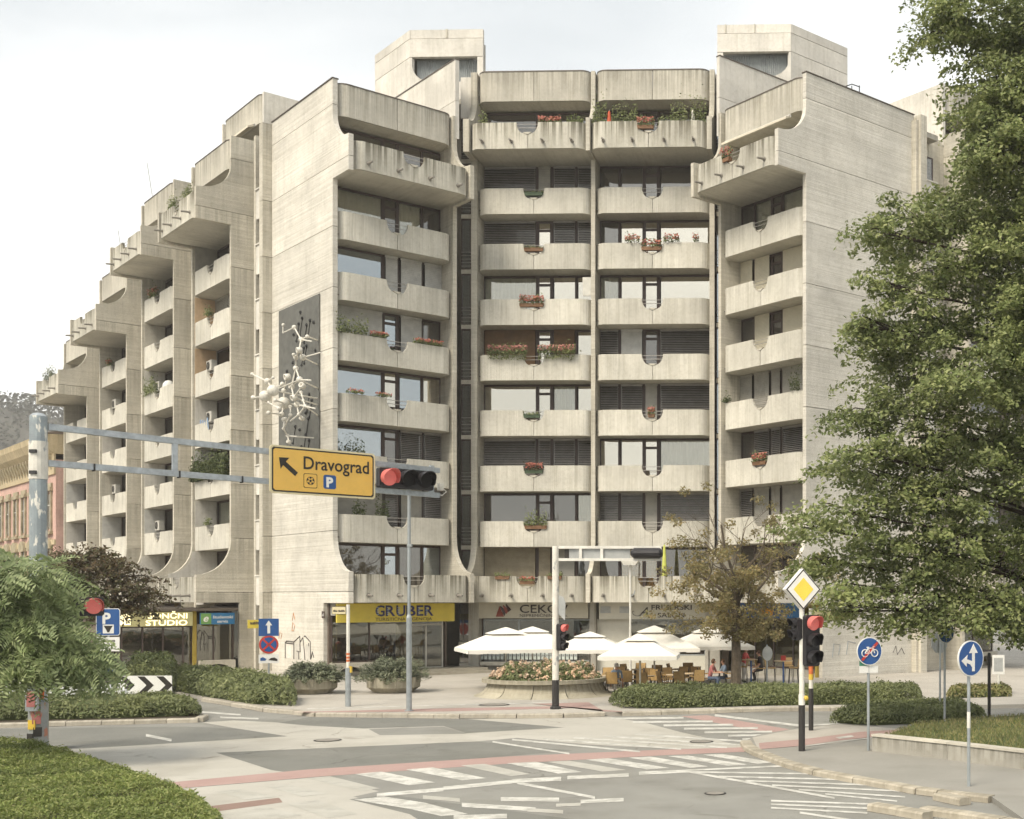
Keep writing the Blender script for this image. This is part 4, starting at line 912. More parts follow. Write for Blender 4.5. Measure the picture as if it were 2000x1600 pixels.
# ------------------------------------------------------------------ molecule sculpture on the corner wall
SCU = thing('wall_sculpture', 'white ball and rod molecule sculpture on a dark wall panel', 'sculpture', onwall(3.7, .03, 9.9), WR)
MB().box(-2.37, 2.37, -.03, .02, 0, 7.4).build('panel', 'panel_black', SCU)
nw = Vector((-.728, -.686)); aw = Vector((-.686, .728)); c0 = onwall(0, .03, 0)
def sc_pt(zx, zy, e):
    """panel coordinates of a ball that stands e metres off the wall"""
    px, py = 480+zx/4.704, 560+zy/4.704; k = (px-PX)/F
    x0, y0 = c0.x+nw.x*e, c0.y+nw.y*e; t_ = (k*y0-x0)/(aw.x-k*aw.y); Y = y0+aw.y*t_
    return Vector((3.7-t_, -e, ZZ(py, Y)-9.9)), Y
BALLS = [(345, 352, 14), (445, 375, 20), (508, 485, 20), (565, 458, 16), (490, 585, 24), (525, 650, 26), (460, 650, 20), (440, 625, 14), (460, 750, 22), (495, 855, 26), (380, 830, 26), (335, 895, 18), (200, 870, 26), (250, 955, 46), (178, 1007, 46), (350, 1070, 50), (60, 805, 16), (70, 1020, 20), (250, 838, 13), (520, 910, 24), (508, 972, 15), (530, 1050, 14), (440, 1020, 24), (470, 1085, 25), (545, 1100, 16), (410, 1105, 16), (330, 1175, 22), (210, 1160, 18), (355, 1220, 22), (345, 1305, 12), (385, 1370, 15), (395, 1425, 16), (210, 1065, 13), (305, 1120, 18), (270, 1045, 16), (350, 955, 20), (420, 915, 22), (485, 1175, 14), (515, 1210, 18), (410, 1180, 15)]
BP = []
for i, (x, y, r) in enumerate(BALLS):
    e_ = 1.2+.5*((i*7) % 5)/5
    if x < 310 and y > 780: e_ = 2.3
    if y < 560: e_ = .7
    p, Y = sc_pt(x, y, e_); BP.append(p); rr = 1.15*r/4.704*Y/F
    if i in (4, 10, 19, 22, 31, 36, 38):
        mb = MB(); mb.lathe([(rr, -rr*.8), (rr, rr*.8), (rr*.6, rr*.8), (rr*.6, -rr*.8)], 12); q = mb.mesh('ring', True)
        o = put(q, 'ring', 'ball_white', SCU, p); o.rotation_euler = (1.2, .4+i, .3)
    else: o = put(cached('ball', lambda: MB().ball((0, 0, 0), 1, 14).mesh('ball', True)), 'ball', 'ball_white', SCU, p); o.scale = (rr, rr, rr)
def rod(a, b_): MB().tube([a, b_], .032, 6).build('rod', 'ball_white', SCU)
for a, c in ((1, 2), (2, 3), (2, 4), (4, 5), (4, 6), (6, 7), (6, 8), (8, 9), (12, 16), (12, 18), (12, 13), (14, 17), (13, 14), (20, 21), (22, 23), (23, 24), (26, 27), (26, 28), (28, 29), (29, 30), (30, 31), (24, 37), (23, 37), (36, 22), (19, 22), (15, 26), (33, 32), (35, 15), (9, 36), (10, 35), (11, 13), (15, 34), (25, 39), (39, 29), (21, 24), (37, 38), (33, 15), (8, 36)): rod(BP[a], BP[c])
for i, zx, zy in ((0, 340, 425), (1, 340, 425), (2, 605, 503), (9, 600, 860), (9, 300, 935), (24, 640, 1120), (37, 410, 1235), (30, 470, 1378), (5, 690, 605)):
    rod(BP[i], sc_pt(zx, zy, -BP[i].y)[0])
for i in (3, 5, 9, 24, 15, 22, 30, 13): rod(BP[i], Vector((max(-2.2, min(2.2, BP[i].x)), 0, BP[i].z)))
for k, (dx, dz) in enumerate([(.3, 6.9), (.5, 6.6), (.1, 6.4), (-.5, 6.0), (1.0, 6.2), (1.4, 6.35), (1.8, 6.2), (.7, 5.2), (1.0, 5.25), (-.6, 4.7), (-1.3, 4.4), (-.2, 4.4), (.5, 3.7), (1.3, 3.0), (1.6, 2.7), (.9, 2.2), (1.2, 1.9), (-.3, 1.7), (.2, 1.5), (.9, 1.2), (1.3, .9), (.4, .7), (-.9, .8), (1.0, .35), (2.0, 4.9), (-1.7, .5)]):
    mb = MB(); mb.ball((dx, -.035, dz), .085, 8, 1)
    if k % 3: mb.tube([(dx, -.035, dz), (dx-.28, -.035, dz-.75)], .03, 5); mb.ball((dx-.28, -.035, dz-.75), .07, 8)
    mb.build('panel_mark', 'mark_dark', SCU)  # dark dot and dumbbell marks of the panel, modelled as raised pieces
# ------------------------------------------------------------------ things on the balconies
def planter(b, n, x, w, label, leaf='leaf_pot', petal=None, box='box_brown', h=.35, dens=1.0, prot=0.0, y=.02, z=None, seed=1, droop=0.0, cat='flower box', lw=.05, nobox=False, group=None, size=.055):
    r = np.random.default_rng(seed); zz = zb(n)+(PH-.38 if z is None else z)
    t = thing('flower_box' if not nobox else 'balcony_plant', label, cat, b.world(x, y-prot, zz), b.rot, group)
    if not nobox: MB().prism([(-w/2+.03, 0), (w/2-.03, 0), (w/2, .17), (-w/2, .17)], 'y', -.1, .1).build('box', box, t)
    m = int(260*w*dens*(1+h)); P = np.stack([r.uniform(-w/2, w/2, m), r.normal(0, .1, m), .15+h*np.abs(r.normal(0, .55, m))], 1)
    P[:, 2] -= droop*r.uniform(0, 1, m)*.5*(r.uniform(0, 1, m) < .35); P[:, 1] -= droop*.12
    put(leaf_mesh('leaves', P, np.tile([0, -.6, .7], (m, 1)), size, .55, .6, seed=seed), 'leaves', leaf, t)
    if petal:
        m2 = int(m*.45); P = np.stack([r.uniform(-w/2, w/2, m2), r.normal(-.06, .08, m2), .22+h*r.uniform(.15, .95, m2)], 1)
        put(leaf_mesh('petals', P, np.tile([0, -.8, .5], (m2, 1)), size*.85, .8, .5, seed=seed+1), 'petals', petal, t)['kind'] = 'stuff'
    return t
C2 = MW/2
planter(CL, 5, C2-.1, 1.2, 'red geranium box in the notch of the second balcony with bright panes, left centre column', petal='petal_red', seed=3)
planter(CL, 4, C2-1.25, 1.9, 'wide trailing pink geranium row left of the notch beside brown blinds', petal='petal_pink', seed=4, z=PH-.12, nobox=True, droop=.7, dens=1.5, y=-.08)
planter(CL, 4, C2+1.15, 1.8, 'wide trailing pink geranium row right of the notch beside brown blinds', petal='petal_pink', seed=5, z=PH-.12, nobox=True, droop=.7, dens=1.5, y=-.08)
planter(CL, 6, C2, .95, 'empty brown flower box in the notch below the half lit door', seed=6, h=.1, dens=.3)
planter(CL, 3, C2-.1, .8, 'thin green flower box in the notch above the dark blinds, left centre column', seed=7, h=.12, dens=.5, box='box_green')
planter(CL, 2, C2, .9, 'dark red flowers in a black box before closed dark blinds', petal='petal_red', box='box_green', seed=8, h=.3, leaf='leaf_plum')
planter(CL, 1, C2+.1, 1.1, 'leafy green box plant in the notch below the curtained window', seed=9, h=.55)
planter(CL, 0, C2, .7, 'small faded flowers in the notch above the CEKOV sign', petal='petal_red', seed=10, h=.15, prot=PC, dens=.7)
for i, x in enumerate((1.7, 4.2)): planter(CL, 0, x, .7, ['small trough plant left of the notch above the CEKOV sign', 'small trough plant right of the notch above the CEKOV sign'][i], seed=11+i, h=.15, prot=PC, z=PH-.15, dens=.5)
planter(CL, 7, C2, .9, 'empty dark box in the topmost notch of the left centre column', seed=13, h=.08, dens=.2, box='box_green')
for i, (x, hh, ww, pt) in enumerate(((.7, .55, .4, None), (3.9, .25, 1.1, 'petal_red'), (5.1, .3, .8, None))): planter(CL, 8, x, ww, ['slim green shoot at the left end of the top left jutting balcony', 'red flowering plants behind the top left jutting balcony', 'low greens at the right end of the top left jutting balcony'][i], petal=pt, seed=14+i, h=hh, prot=PC-.3, z=PH-.1, nobox=True)
for i, (x, hh, ww) in enumerate(((.5, 1.1, .7), (1.7, .9, 1.2), (3.7, .5, .8), (4.3, 1.0, .8), (5.2, 1.25, .8))): planter(CRB, 8, x, ww, ['tall potted shrub at the left end of the top right jutting balcony', 'wide potted shrub right of the red closed parasol, top balcony', 'low potted shrub in the middle of the top right jutting balcony', 'pale fir like potted shrub on the top right jutting balcony', 'tall potted shrub at the right end of the top right jutting balcony'][i], seed=20+i, h=hh, prot=PC-.35, z=PH-.3, nobox=True, cat='potted shrub', dens=1.3)
planter(CRB, 8, 2.75, .8, 'red flowers in the notch of the top right jutting balcony', petal='petal_red', seed=26, h=.35, prot=PC)
for i, (x, ww) in enumerate(((1.9, .75), (2.85, 1.0), (3.8, .75), (5.0, .3))): planter(CRB, 6, x, ww, ['flower clump left of the notch, right centre column high up', 'red and green flower box in the notch, right centre column high up', 'flower clump right of the notch, right centre column high up', 'tiny flower pot far right on the high right centre balcony'][i], petal='petal_red', seed=30+i, h=.3, z=PH-(.38 if i == 1 else .12), nobox=i != 1, dens=.7)
planter(CRB, 3, C2-.05, .35, 'single red bloom in the notch before dark blinds, right centre column', petal='petal_red', seed=35, h=.3)
planter(LB, 4, .75, 1.5, 'bushy green plants at the left end of the balcony with pale blinds', seed=40, h=.6, z=PH-.15, nobox=True); planter(LB, 4, 2.0, .8, 'red flowers left of the notch, balcony with pale blinds', petal='petal_red', seed=41, h=.15, z=PH-.12, nobox=True); planter(LB, 4, 4.4, 1.4, 'low red flowers right of the notch, balcony with pale blinds', petal='petal_red', seed=42, h=.15, z=PH-.12, nobox=True, dens=.7)
planter(LB, 3, .9, .8, 'sparse dark red flowers on the left block balcony beside the dark panel', petal='petal_red', seed=43, h=.1, z=PH-.1, nobox=True, dens=.5); planter(LB, 3, 2.2, .7, 'sparse flowers left of the notch, left block balcony with clear sky panes', petal='petal_red', seed=44, h=.1, z=PH-.1, nobox=True, dens=.5)
planter(LB, 2, 1.1, .9, 'dark bush behind the balcony just above the yellow road sign', seed=45, h=.9, z=PH-.4, nobox=True, leaf='leaf_green_dark', y=.5); planter(LB, 1, 1.2, .6, 'left of two round shrubs behind the balcony below the yellow road sign', seed=46, h=.6, z=PH-.2, nobox=True, y=.3, leaf='leaf_green_dark'); planter(LB, 1, 2.3, .6, 'right of two round shrubs behind the balcony below the yellow road sign', seed=47, h=.75, z=PH-.2, nobox=True, y=.3, leaf='leaf_green_dark')
planter(RB, 7, 2.5, .5, 'orange red flowers in the notch of the right block jutting balcony', petal='petal_red', seed=50, h=.4, prot=PROT); planter(RB, 2, 2.85, .9, 'orange flower box in the notch above the brown tree', petal='petal_red', seed=51, h=.35); planter(RB, 3, 5.2, .5, 'small dark conifer at the wall end of the right block balcony', seed=52, h=.7, z=PH-.1, nobox=True, leaf='leaf_green_dark'); planter(RB, 3, .5, .4, 'small dark plant at the inner end of the right block balcony', seed=53, h=.3, z=PH-.1, nobox=True, leaf='leaf_green_dark')
w0, w1, w2, w3 = (WING[(-1, k)] for k in range(4))
planter(w0, 2, 2.9, 5.2, 'long overgrown dark hedge filling a wing balcony behind the gantry arm', seed=60, h=.85, z=PH-.45, nobox=True, leaf='leaf_green_dark', dens=3.2, y=-.05, size=.07)
for i, (x, hh) in enumerate(((1.6, .6), (4.0, .5))): planter(w0, 7, x, .9, ['spiky plant on the left of the high wing jutting balcony', 'spiky plant on the right of the high wing jutting balcony'][i], seed=62+i, h=hh, prot=PROT-.2, z=PH-.1, nobox=True)
planter(w1, 6, 2.2, 1.2, 'red flowers on the second wing column high balcony', petal='petal_red', seed=64, h=.45, z=PH-.2, nobox=True); planter(w1, 4, 1.6, 2.0, 'climbing greens on the second wing column beside a white bundle', seed=65, h=.8, z=PH-.3, nobox=True, dens=.8)
planter(w3, 5, 2.5, 2.5, 'wispy pale plants on the lowest far left jutting balcony', seed=66, h=.6, prot=PROT-.2, z=PH-.1, nobox=True, dens=.6, leaf='leaf_juniper'); planter(w2, 5, 2.2, .6, 'small flower pot on the third wing column', petal='petal_red', seed=67, h=.3, z=PH-.2, nobox=True)
planter(w0, 1, 2.4, .5, 'small trailing pot on the lowest regular wing balcony', seed=68, h=.3, z=PH-.1, nobox=True); planter(w0, 5, 2.6, .6, 'small shrub on the first wing column two floors below the top', seed=69, h=.35, z=PH-.1, nobox=True)
# closed parasols, laundry, awnings, air conditioners
def closed_parasol(b, n, x, y, z, label, mat, h=1.0):
    t = thing('closed_parasol', label, 'parasol', b.world(x, y, zb(n)+z), b.rot)
    MB().lathe([(.03, h), (.06, h*.9), (.11, h*.35), (.13, .05), (.05, 0)], 9).build('canopy', mat, t); MB().tube([(0, 0, -.6), (0, 0, h+.05)], .018, 6).build('pole', 'steel', t)
closed_parasol(CRB, 8, .95, -PC+.4, PH-.1, 'closed orange red parasol among the top right balcony plants', 'parasol_red', .75)
closed_parasol(CRB, 8, 4.95, -PC+.4, PH-.1, 'closed white and red parasol near the right end of the top balcony', 'canvas', .75)
closed_parasol(CRB, 0, 3.6, -PC+.3, PH-.1, 'closed lime parasol right of the rear facing signal arm', 'parasol_lime', 1.6)
def acunit(b, n, x, y, z, label):
    t = thing('air_conditioner', label, 'air conditioner', b.world(x, y, zb(n)+z), b.rot, 'air conditioners in the wing loggias')
    mb = MB(); mb.box(-.4, .4, -.14, .14, 0, .56); mb.build('case', 'ac_white', t)
    mb = MB(); mb.lathe([(.21, 0), (.21, .03), (.17, .03), (.17, .0)], 18); q = mb.build('fan_grille', 'metal_dark', t, (-.08, -.14, .28)); q.rotation_euler = (pi/2, 0, 0)
    for k in range(5): mb = MB(); mb.box(-.3, .13, -.165, -.16, .12+.08*k, .13+.08*k); mb.build('guard_bar', 'pipe_grey', t)
    mb = MB(); mb.box(-.35, -.3, -.1, .4, -.05, 0); mb.box(.3, .35, -.1, .4, -.05, 0); mb.build('bracket', 'pipe_grey', t)
for b_, n, lab in ((w0, 4, 'air conditioner on the wing column nearest the corner, upper of its two'), (w0, 3, 'air conditioner on the wing column nearest the corner, lower of its two'), (w1, 4, 'air conditioner among the climbing greens of the second wing column'), (w1, 1, 'air conditioner low on the second wing column near the street'), (w2, 4, 'air conditioner on the third wing column, upper of its two'), (w2, 2, 'air conditioner on the third wing column, lower of its two')): acunit(b_, n, .75, .75, 1.45, lab)
mb = MB(); mb.box(-.2, .2, -.05, .05, 0, .9); o = mb.build('wall_box', 'ac_white', None, CL.world(5.45, .12, zb(5)+1.4), CL.rot); tag(o, 'small white box under the soffit beside the central rib', 'air conditioner')
la = MB()
for k in range(4): la.face([(.35*k, 0, 0), (.35*k+.3, .02, 0), (.35*k+.3, -.03, .7-.1*k % .3), (.35*k, 0, .7)])
o = la.build('laundry', 'cloth_laundry', None, w0.world(1.2, .02, zb(3)+PH-.5), w0.rot); tag(o, 'blue laundry hung over a wing balcony', 'laundry')
o = MB().ball((0, 0, 0), .35, 10, 1.2).build('bundle', 'bag_white', None, w1.world(3.3, .5, zb(4)+PH+.1), 0, True); tag(o, 'white bundle on the second wing column balcony', 'bundle')
def awning(b, x0, x1, z, y, label, mat, drop=.9, ln=1.0):
    t = thing('awning', label, 'awning', b.world(x0, y, z), b.rot)
    MB().prism([(0, 0), (0, .1), (-ln, -drop+.1), (-ln, -drop)], 'x', 0, x1-x0).build('canvas', mat, t); MB().tube([(0, 0, .06), (x1-x0, 0, .06)], .07, 8).build('roller', 'metal_white', t)
awning(RB, .8, 5.2, zb(8)+2.45-2.69, -.3, 'rolled white awning under the right block roof band', 'awning', .12, .25)
awning(w3, 1.0, 4.5, zb(1)-.3, .2, 'small cream awning on the far wing column', 'awning', .7, 1.0)
awning(Bay(w0.loc(0, 1.55)[:2], -45, MW, 7, 0, 'C'), .6, 5.0, zb(9)+.0, -.1, 'rolled striped awning under the set back wing roof', 'awning', .15, .35)
# antennas
for i, (b_, x) in enumerate(((w1, 1.5), (w2, 4.5))):
    o = MB().tube([(0, 0, 0), (-1.2, 0, 2.6)], .018, 5).build('antenna_rod', 'pipe_grey', None, b_.world(x, .2, b_.top-.1), b_.rot); tag(o, ['slanting thin rod on the second wing roof', 'slanting thin rod on the third wing roof'][i], 'antenna')
# ------------------------------------------------------------------ poles, signs, signals
def pole_part(t, r, z0, z1, mat, name='pole', x=0, y=0, n=12, r1=None):
    return MB().tube([(x, y, z0), (x, y, z1)], r, n, r1=r1 if r1 else r).build(name, mat, t, smooth=False)
def visor_mesh(r, l):
    mb = MB(); n = 14; a0, a1 = radians(-35), radians(215)
    for i in range(n):
        ta, tb = a0+(a1-a0)*i/n, a0+(a1-a0)*(i+1)/n
        def q(t, y, rr): return (rr*cos(t), y, rr*sin(t))
        def ln(t): return -l*(.55+.45*max(0, sin(t)))
        mb.face([q(ta, 0, r), q(ta, ln(ta), r), q(tb, ln(tb), r), q(tb, 0, r)]); mb.face([q(ta, 0, r*.94), q(tb, 0, r*.94), q(tb, ln(tb), r*.94), q(ta, ln(ta), r*.94)])
        mb.face([q(ta, ln(ta), r), q(ta, ln(ta), r*.94), q(tb, ln(tb), r*.94), q(tb, ln(tb), r)])
    return mb.mesh('visor', True)
def signal(t, loc, rotz, n, R, lit=None, horiz=False, depth=.22, shade='signal_black'):
    """signal head with n lights; local front is -y"""
    h = R*2.25; L_ = h*n; mb = MB(); c = .04
    if horiz: mb.prism([(0, -h/2+c), (c, -h/2), (L_-c, -h/2), (L_, -h/2+c), (L_, h/2-c), (L_-c, h/2), (c, h/2), (0, h/2-c)], 'y', 0, depth)
    else: mb.prism([(-h/2+c, 0), (h/2-c, 0), (h/2, c), (h/2, L_-c), (h/2-c, L_), (-h/2+c, L_), (-h/2, L_-c), (-h/2, c)], 'y', 0, depth)
    o = mb.build('signal_head', 'signal_black', t, loc, rotz)
    for k in range(n):
        p = (h*(k+.5), 0, 0) if horiz else (0, 0, L_-h*(k+.5)); on = lit == k
        lm = cached(('lens', R, on), lambda: MB().disc((0, 0), R*.9, -.03, .01, 20).mesh('lens')); put(lm, 'lens', 'lens_red' if on else 'lens_off', o, p)
        vm = cached(('visor', R, on), lambda: visor_mesh(R, R*1.5)); put(vm, 'visor', 'visor_lit' if on else shade, o, p)  # visor of a lit lens is coloured red, lamp glow put into its colour
    return o
def round_sign(t, x, z, r, y, mat, rim='sign_white'):
    o = MB().disc((x, z), r, y, y+.025, 36).build('plate', rim, t); MB().disc((x, z), r*.94, y-.004, y-.001, 36).build('face', mat, t); return o
def arrow(t, pts, mat, y, name='arrow'): MB().prism(pts, 'y', y-.006, y).build(name, mat, t)
# --- big direction gantry on the left
gx, gy = G(75, 1465); GA = radians(47)
t = thing('sign_gantry', 'tall peeling blue grey pole with a long galvanised double arm over the road', 'gantry', (gx, gy, 0))
pole_part(t, .19, .0, 7.95, 'pole_peel', n=16); pole_part(t, .205, 6.45, 7.35, 'pole_white', 'clamp', n=16); MB().lathe([(.19, 7.95), (.12, 8.02), (.02, 8.04)], 16).build('cap', 'metal_galv', t)
pole_part(t, .22, 0, 1.15, 'pole_dirty', 'base_sleeve', n=8)
dx, dy = cos(GA), sin(GA)
def arm(s_, z): return (dx*s_, dy*s_, z)
for za, zc, nm in ((7.72, 7.47, 'upper_beam'), (6.85, 6.72, 'lower_beam')):
    mb = MB(); R_ = Matrix.Rotation(GA, 3, 'Z') @ Matrix.Rotation(atan2(za-zc, 10.3), 3, 'Y'); mb.obox(arm(5.45, (za+zc)/2), (5.25, .06, .075), R_); mb.build(nm, 'metal_galv', t)
for s_ in (3.1, 10.45): MB().obox(arm(s_, 7.18), (.06, .05, .42), Matrix.Rotation(GA, 3, 'Z')).build('strut', 'metal_galv', t)
for s_ in (1.2, 3.2, 4.8): MB().obox(arm(s_, 6.84-.012*s_), (.02, .075, .09), Matrix.Rotation(GA, 3, 'Z')).build('cable_tie', 'rubber', t)
for z in (6.6, 7.1): MB().obox((.0, -.21, z), (.08, .03, .04), Matrix.Identity(3)).build('bolt', 'metal_dark', t)
for z0, c, a in ((1.0, 'cloth_pink', 2.2), (.62, 'sticker_yellow', -1.7), (.75, 'cloth_pink', -1.2), (.3, 'pole_black', -1.9), (.45, 'pole_black', -1.1), (1.35, 'sticker_orange', -.9)):
    MB().obox((.21*cos(a), .21*sin(a), z0), (.02, .09, .11), Matrix.Rotation(a, 3, 'Z')).build('sticker', c, t)
MB().box(-.14, .14, -.29, -.2, .95, 1.5).build('control_box', 'metal_galv', t); MB().box(-.1, .1, -.3, -.291, 1.05, 1.42).build('notice', 'cloth_pink', t)
sh = signal(t, (.72, -.3, 3.42), radians(38), 2, .2, 1, True)
# signal at the arm end
e0 = arm(8.72, 7.12); signal(t, (e0[0]+.12*dy, e0[1]-.12*dx-.05, 7.12), GA-.02, 3, .255, 0, True, .2)
ce = arm(10.75, 6.95); MB().obox((ce[0], ce[1], 6.98), (.07, .07, .11), Matrix.Rotation(GA, 3, 'Z')).build('camera_box', 'ac_white', t); MB().tube([arm(10.5, 6.8), arm(10.8, 6.72), arm(10.95, 6.85), arm(10.8, 6.95)], .015, 5).build('cable', 'metal_white', t)
# direction board
s0 = arm(5.52, 6.47); t = thing('direction_sign', 'large yellow direction sign reading Dravograd hung on the gantry arm', 'road sign', (gx+s0[0]+.1*dy, gy+s0[1]-.1*dx, s0[2]), GA)
SW, SH = 3.06, 1.31; c = .06
def rr(x0, x1, z0, z1, c): return [(x0+c, z0), (x1-c, z0), (x1, z0+c), (x1, z1-c), (x1-c, z1), (x0+c, z1), (x0, z1-c), (x0, z0+c)]
MB().prism(rr(0, SW, 0, SH, c), 'y', 0, .04).build('plate', 'sign_cream', t)
MB().prism(rr(.05, SW-.05, .05, SH-.05, .05), 'y', -.004, -.001).build('border', 'sign_black', t); MB().prism(rr(.09, SW-.09, .09, SH-.09, .05), 'y', -.008, -.005).build('face', 'sign_yellow', t)
text(t, 'Dravograd', .93, .72, .5, 'sign_black', -.012, width=1.93, bold=.006)
arrow(t, [(.24, .98), (.53, .99), (.43, .88), (.77, .60), (.69, .50), (.35, .78), (.29, .67)], 'sign_black', -.009)
MB().prism(rr(.93, 1.32, .2, .60, .03), 'y', -.012, -.009).build('pictogram_frame', 'sign_black', t); MB().prism(rr(.945, 1.305, .215, .585, .03), 'y', -.015, -.0125).build('pictogram_field', 'sign_yellow', t)
mb = MB()
for k in range(24):
    a, b2 = 2*pi*k/24, 2*pi*(k+1)/24; mb.face([(1.125+.115*cos(a), -.017, .40+.115*sin(a)), (1.125+.1*cos(a), -.017, .40+.1*sin(a)), (1.125+.1*cos(b2), -.017, .40+.1*sin(b2)), (1.125+.115*cos(b2), -.017, .40+.115*sin(b2))])
for k in range(5): a = pi/2+2*pi*k/5; mb.disc((1.125+.085*cos(a), .40+.085*sin(a)), .032, -.019, -.016, 5)
mb.disc((1.125, .40), .04, -.019, -.016, 5); mb.build('football_pictogram', 'sign_black', t)
MB().prism(rr(1.5, 1.87, .21, .60, .04), 'y', -.012, -.009).build('parking_field', 'sign_blue', t); text(t, 'P', 1.585, .27, .37, 'sign_white', -.016, bold=.018)
# --- second, smaller gantry seen from behind
x, y = G(1085, 1385, PZ); t = thing('signal_gantry', 'white paint flaked pole with a short arm carrying the dark back of a signal', 'gantry', (x, y, PZ))
sc = F/y
pole_part(t, .105, .9, 5.15, 'pole_white', n=14); pole_part(t, .112, .0, .92, 'pole_black', 'black_foot', n=14); MB().lathe([(.17, 0), (.17, .06), (.115, .1)], 12).build('foot', 'pole_black', t)
for z in (5.07, 4.68): MB().box(.05, 3.35, -.04, .04, z, z+.085).build('beam', 'metal_white', t)
for x_ in (.75, 1.42, 3.27): MB().box(x_, x_+.09, -.035, .035, 4.765, 5.07).build('strut', 'metal_white', t)
MB().box(.28, .42, .04, .1, 4.74, 5.05).build('sign_back_panel', 'sign_black', t); MB().box(.42, 2.35, .045, .09, 4.72, 5.08).build('sign_back_panel', 'sign_back', t)
MB().tube([(2.42, -.1, 4.92), (2.5, -.12, 4.92), (3.3, -.12, 4.92), (3.4, -.1, 4.92)], [.1, .17, .17, .1], 12).build('signal_back', 'signal_black', t)
signal(t, (.26, -.1, 1.85), radians(62), 3, .125, 0, False, .16)
MB().prism([(.1, 3.0), (.3, 2.8), (.32, 3.35), (.25, 3.55), (.08, 3.6)], 'y', -.03, .0).build('sign_back_panel', 'sign_back', t)
# --- tall slim pole and camera pole
x, y = G(799, 1389, PZ); t = thing('lamp_post', 'tall slim grey stepped pole in front of the agency door', 'pole', (x, y, PZ)); pole_part(t, .085, 0, 2.9, 'pole_galv', 'lower_tube'); pole_part(t, .05, 2.9, 6.95, 'pole_galv', 'upper_tube'); MB().lathe([(.085, 2.9), (.05, 3.0)], 12).build('collar', 'pole_galv', t); MB().lathe([(.14, 0), (.14, .03), (.09, .04)], 12).build('foot', 'pole_galv', t); MB().box(-.05, .09, -.06, .06, 5.1, 5.18).build('clip', 'pole_galv', t)
x, y = G(1231, 1350, PZ); t = thing('sensor_post', 'thin pale post topped by a white box above the parasols', 'pole', (x, y, PZ)); pole_part(t, .05, 0, 2.2, 'metal_white', 'lower_tube'); pole_part(t, .038, 2.2, 4.75, 'metal_white', 'upper_tube')
MB().prism([(-.22, .1), (.22, .1), (.32, .25), (.34, .42), (-.34, .42), (-.32, .25)], 'y', -.25, .25).build('box', 'ac_white', t, (0, 0, 4.65)); MB().box(-.36, .36, -.27, .27, 5.07, 5.11).build('lid', 'metal_white', t); MB().tube([(.04, 0, 3.6), (.14, -.05, 3.65), (.18, -.05, 3.8)], .02, 5).build('camera', 'pole_galv', t)
# --- street name post
x, y = G(680, 1380, PZ); t = thing('street_name_post', 'white post with a small street name plate and orange band by the planters', 'sign post', (x, y, PZ))
pole_part(t, .09, 0, 1.25, 'pole_galv', 'lower_tube'); pole_part(t, .055, 1.25, 3.3, 'pole_clean', 'upper_tube')
for z in (1.45, 1.55, 1.66): pole_part(t, .058, z, z+.07, 'sticker_orange', 'band')
MB().box(-.52, -.06, -.02, .02, 2.98, 3.24).build('plate', 'sign_black', t); MB().box(-.505, -.075, -.026, -.021, 2.995, 3.225).build('plate_face', 'sign_cream', t); print_bars(t, -.47, 3.06, .36, .07, 'ink', -.027, 5); MB().box(.04, .12, -.05, .05, 1.1, 1.3).build('push_button', 'sticker_yellow', t)
# --- one way / no stopping / tow away
x, y = G(525, 1346, PZ); t = thing('stacked_road_signs', 'blue one way arrow above a no stopping disc and a tow away plate', 'road sign', (x, y, PZ), radians(22))
pole_part(t, .035, 0, 2.75, 'pole_galv')
MB().box(-.36, .36, -.05, -.02, 2.05, 2.72).build('plate', 'sign_blue', t); arrow(t, [(-.05, 2.15), (.05, 2.15), (.05, 2.46), (.12, 2.46), (0, 2.65), (-.12, 2.46), (-.05, 2.46)], 'sign_white', -.052)
MB().disc((0, 1.72), .35, -.05, -.02, 32).build('disc', 'sign_red', t); MB().disc((0, 1.72), .28, -.056, -.051, 32).build('disc_face', 'sign_blue', t)
for a in (pi/4, -pi/4): MB().obox((0, -.058, 1.72), (.29, .003, .035), Matrix.Rotation(a, 3, 'Y')).build('bar', 'sign_red', t)
MB().box(-.36, .36, -.05, -.02, 1.0, 1.34).build('tow_plate', 'sign_white', t)
mb = MB(); mb.prism([(-.30, 1.1), (-.12, 1.1), (-.08, 1.16), (-.2, 1.24), (-.3, 1.2)], 'y', -.056, -.051); mb.build('tow_pictogram', 'sign_blue', t); mb = MB(); mb.prism([(-.02, 1.12), (.3, 1.08), (.31, 1.15), (.2, 1.22), (.08, 1.2)], 'y', -.056, -.051); mb.build('tow_pictogram', 'sign_black', t)
# --- parking sign behind the feathery tree
x, y = G(212, 1372, PZ); t = thing('parking_sign', 'blue parking sign with meter pictogram beside the feathery tree', 'road sign', (x, y, PZ), radians(12)); pole_part(t, .035, 0, 3.2, 'pole_galv')
MB().prism(rr(-.37, .37, 2.25, 3.16, .06), 'y', -.05, -.02).build('plate', 'sign_white', t); MB().prism(rr(-.35, .35, 2.27, 3.14, .05), 'y', -.055, -.051).build('face', 'sign_blue', t); text(t, 'P', -.17, 2.66, .5, 'sign_white', -.06, bold=.02)
MB().box(-.16, .18, -.06, -.056, 2.32, 2.62).build('pictogram_field', 'sign_white', t); MB().prism([(-.02, 2.36), (.04, 2.36), (.07, 2.44), (.15, 2.58), (-.13, 2.58), (-.05, 2.44)], 'y', -.066, -.061).build('meter_pictogram', 'sign_black', t)
MB().box(-.35, .35, -.045, -.02, 1.72, 2.2).build('notice', 'sign_white', t); print_bars(t, -.28, 2.04, .5, .07, 'ink', -.046, 8); print_bars(t, -.28, 1.92, .5, .07, 'ink', -.046, 9)
MB().box(-.2, .2, -.045, -.02, 1.05, 1.5).build('small_plate', 'sign_blue', t)
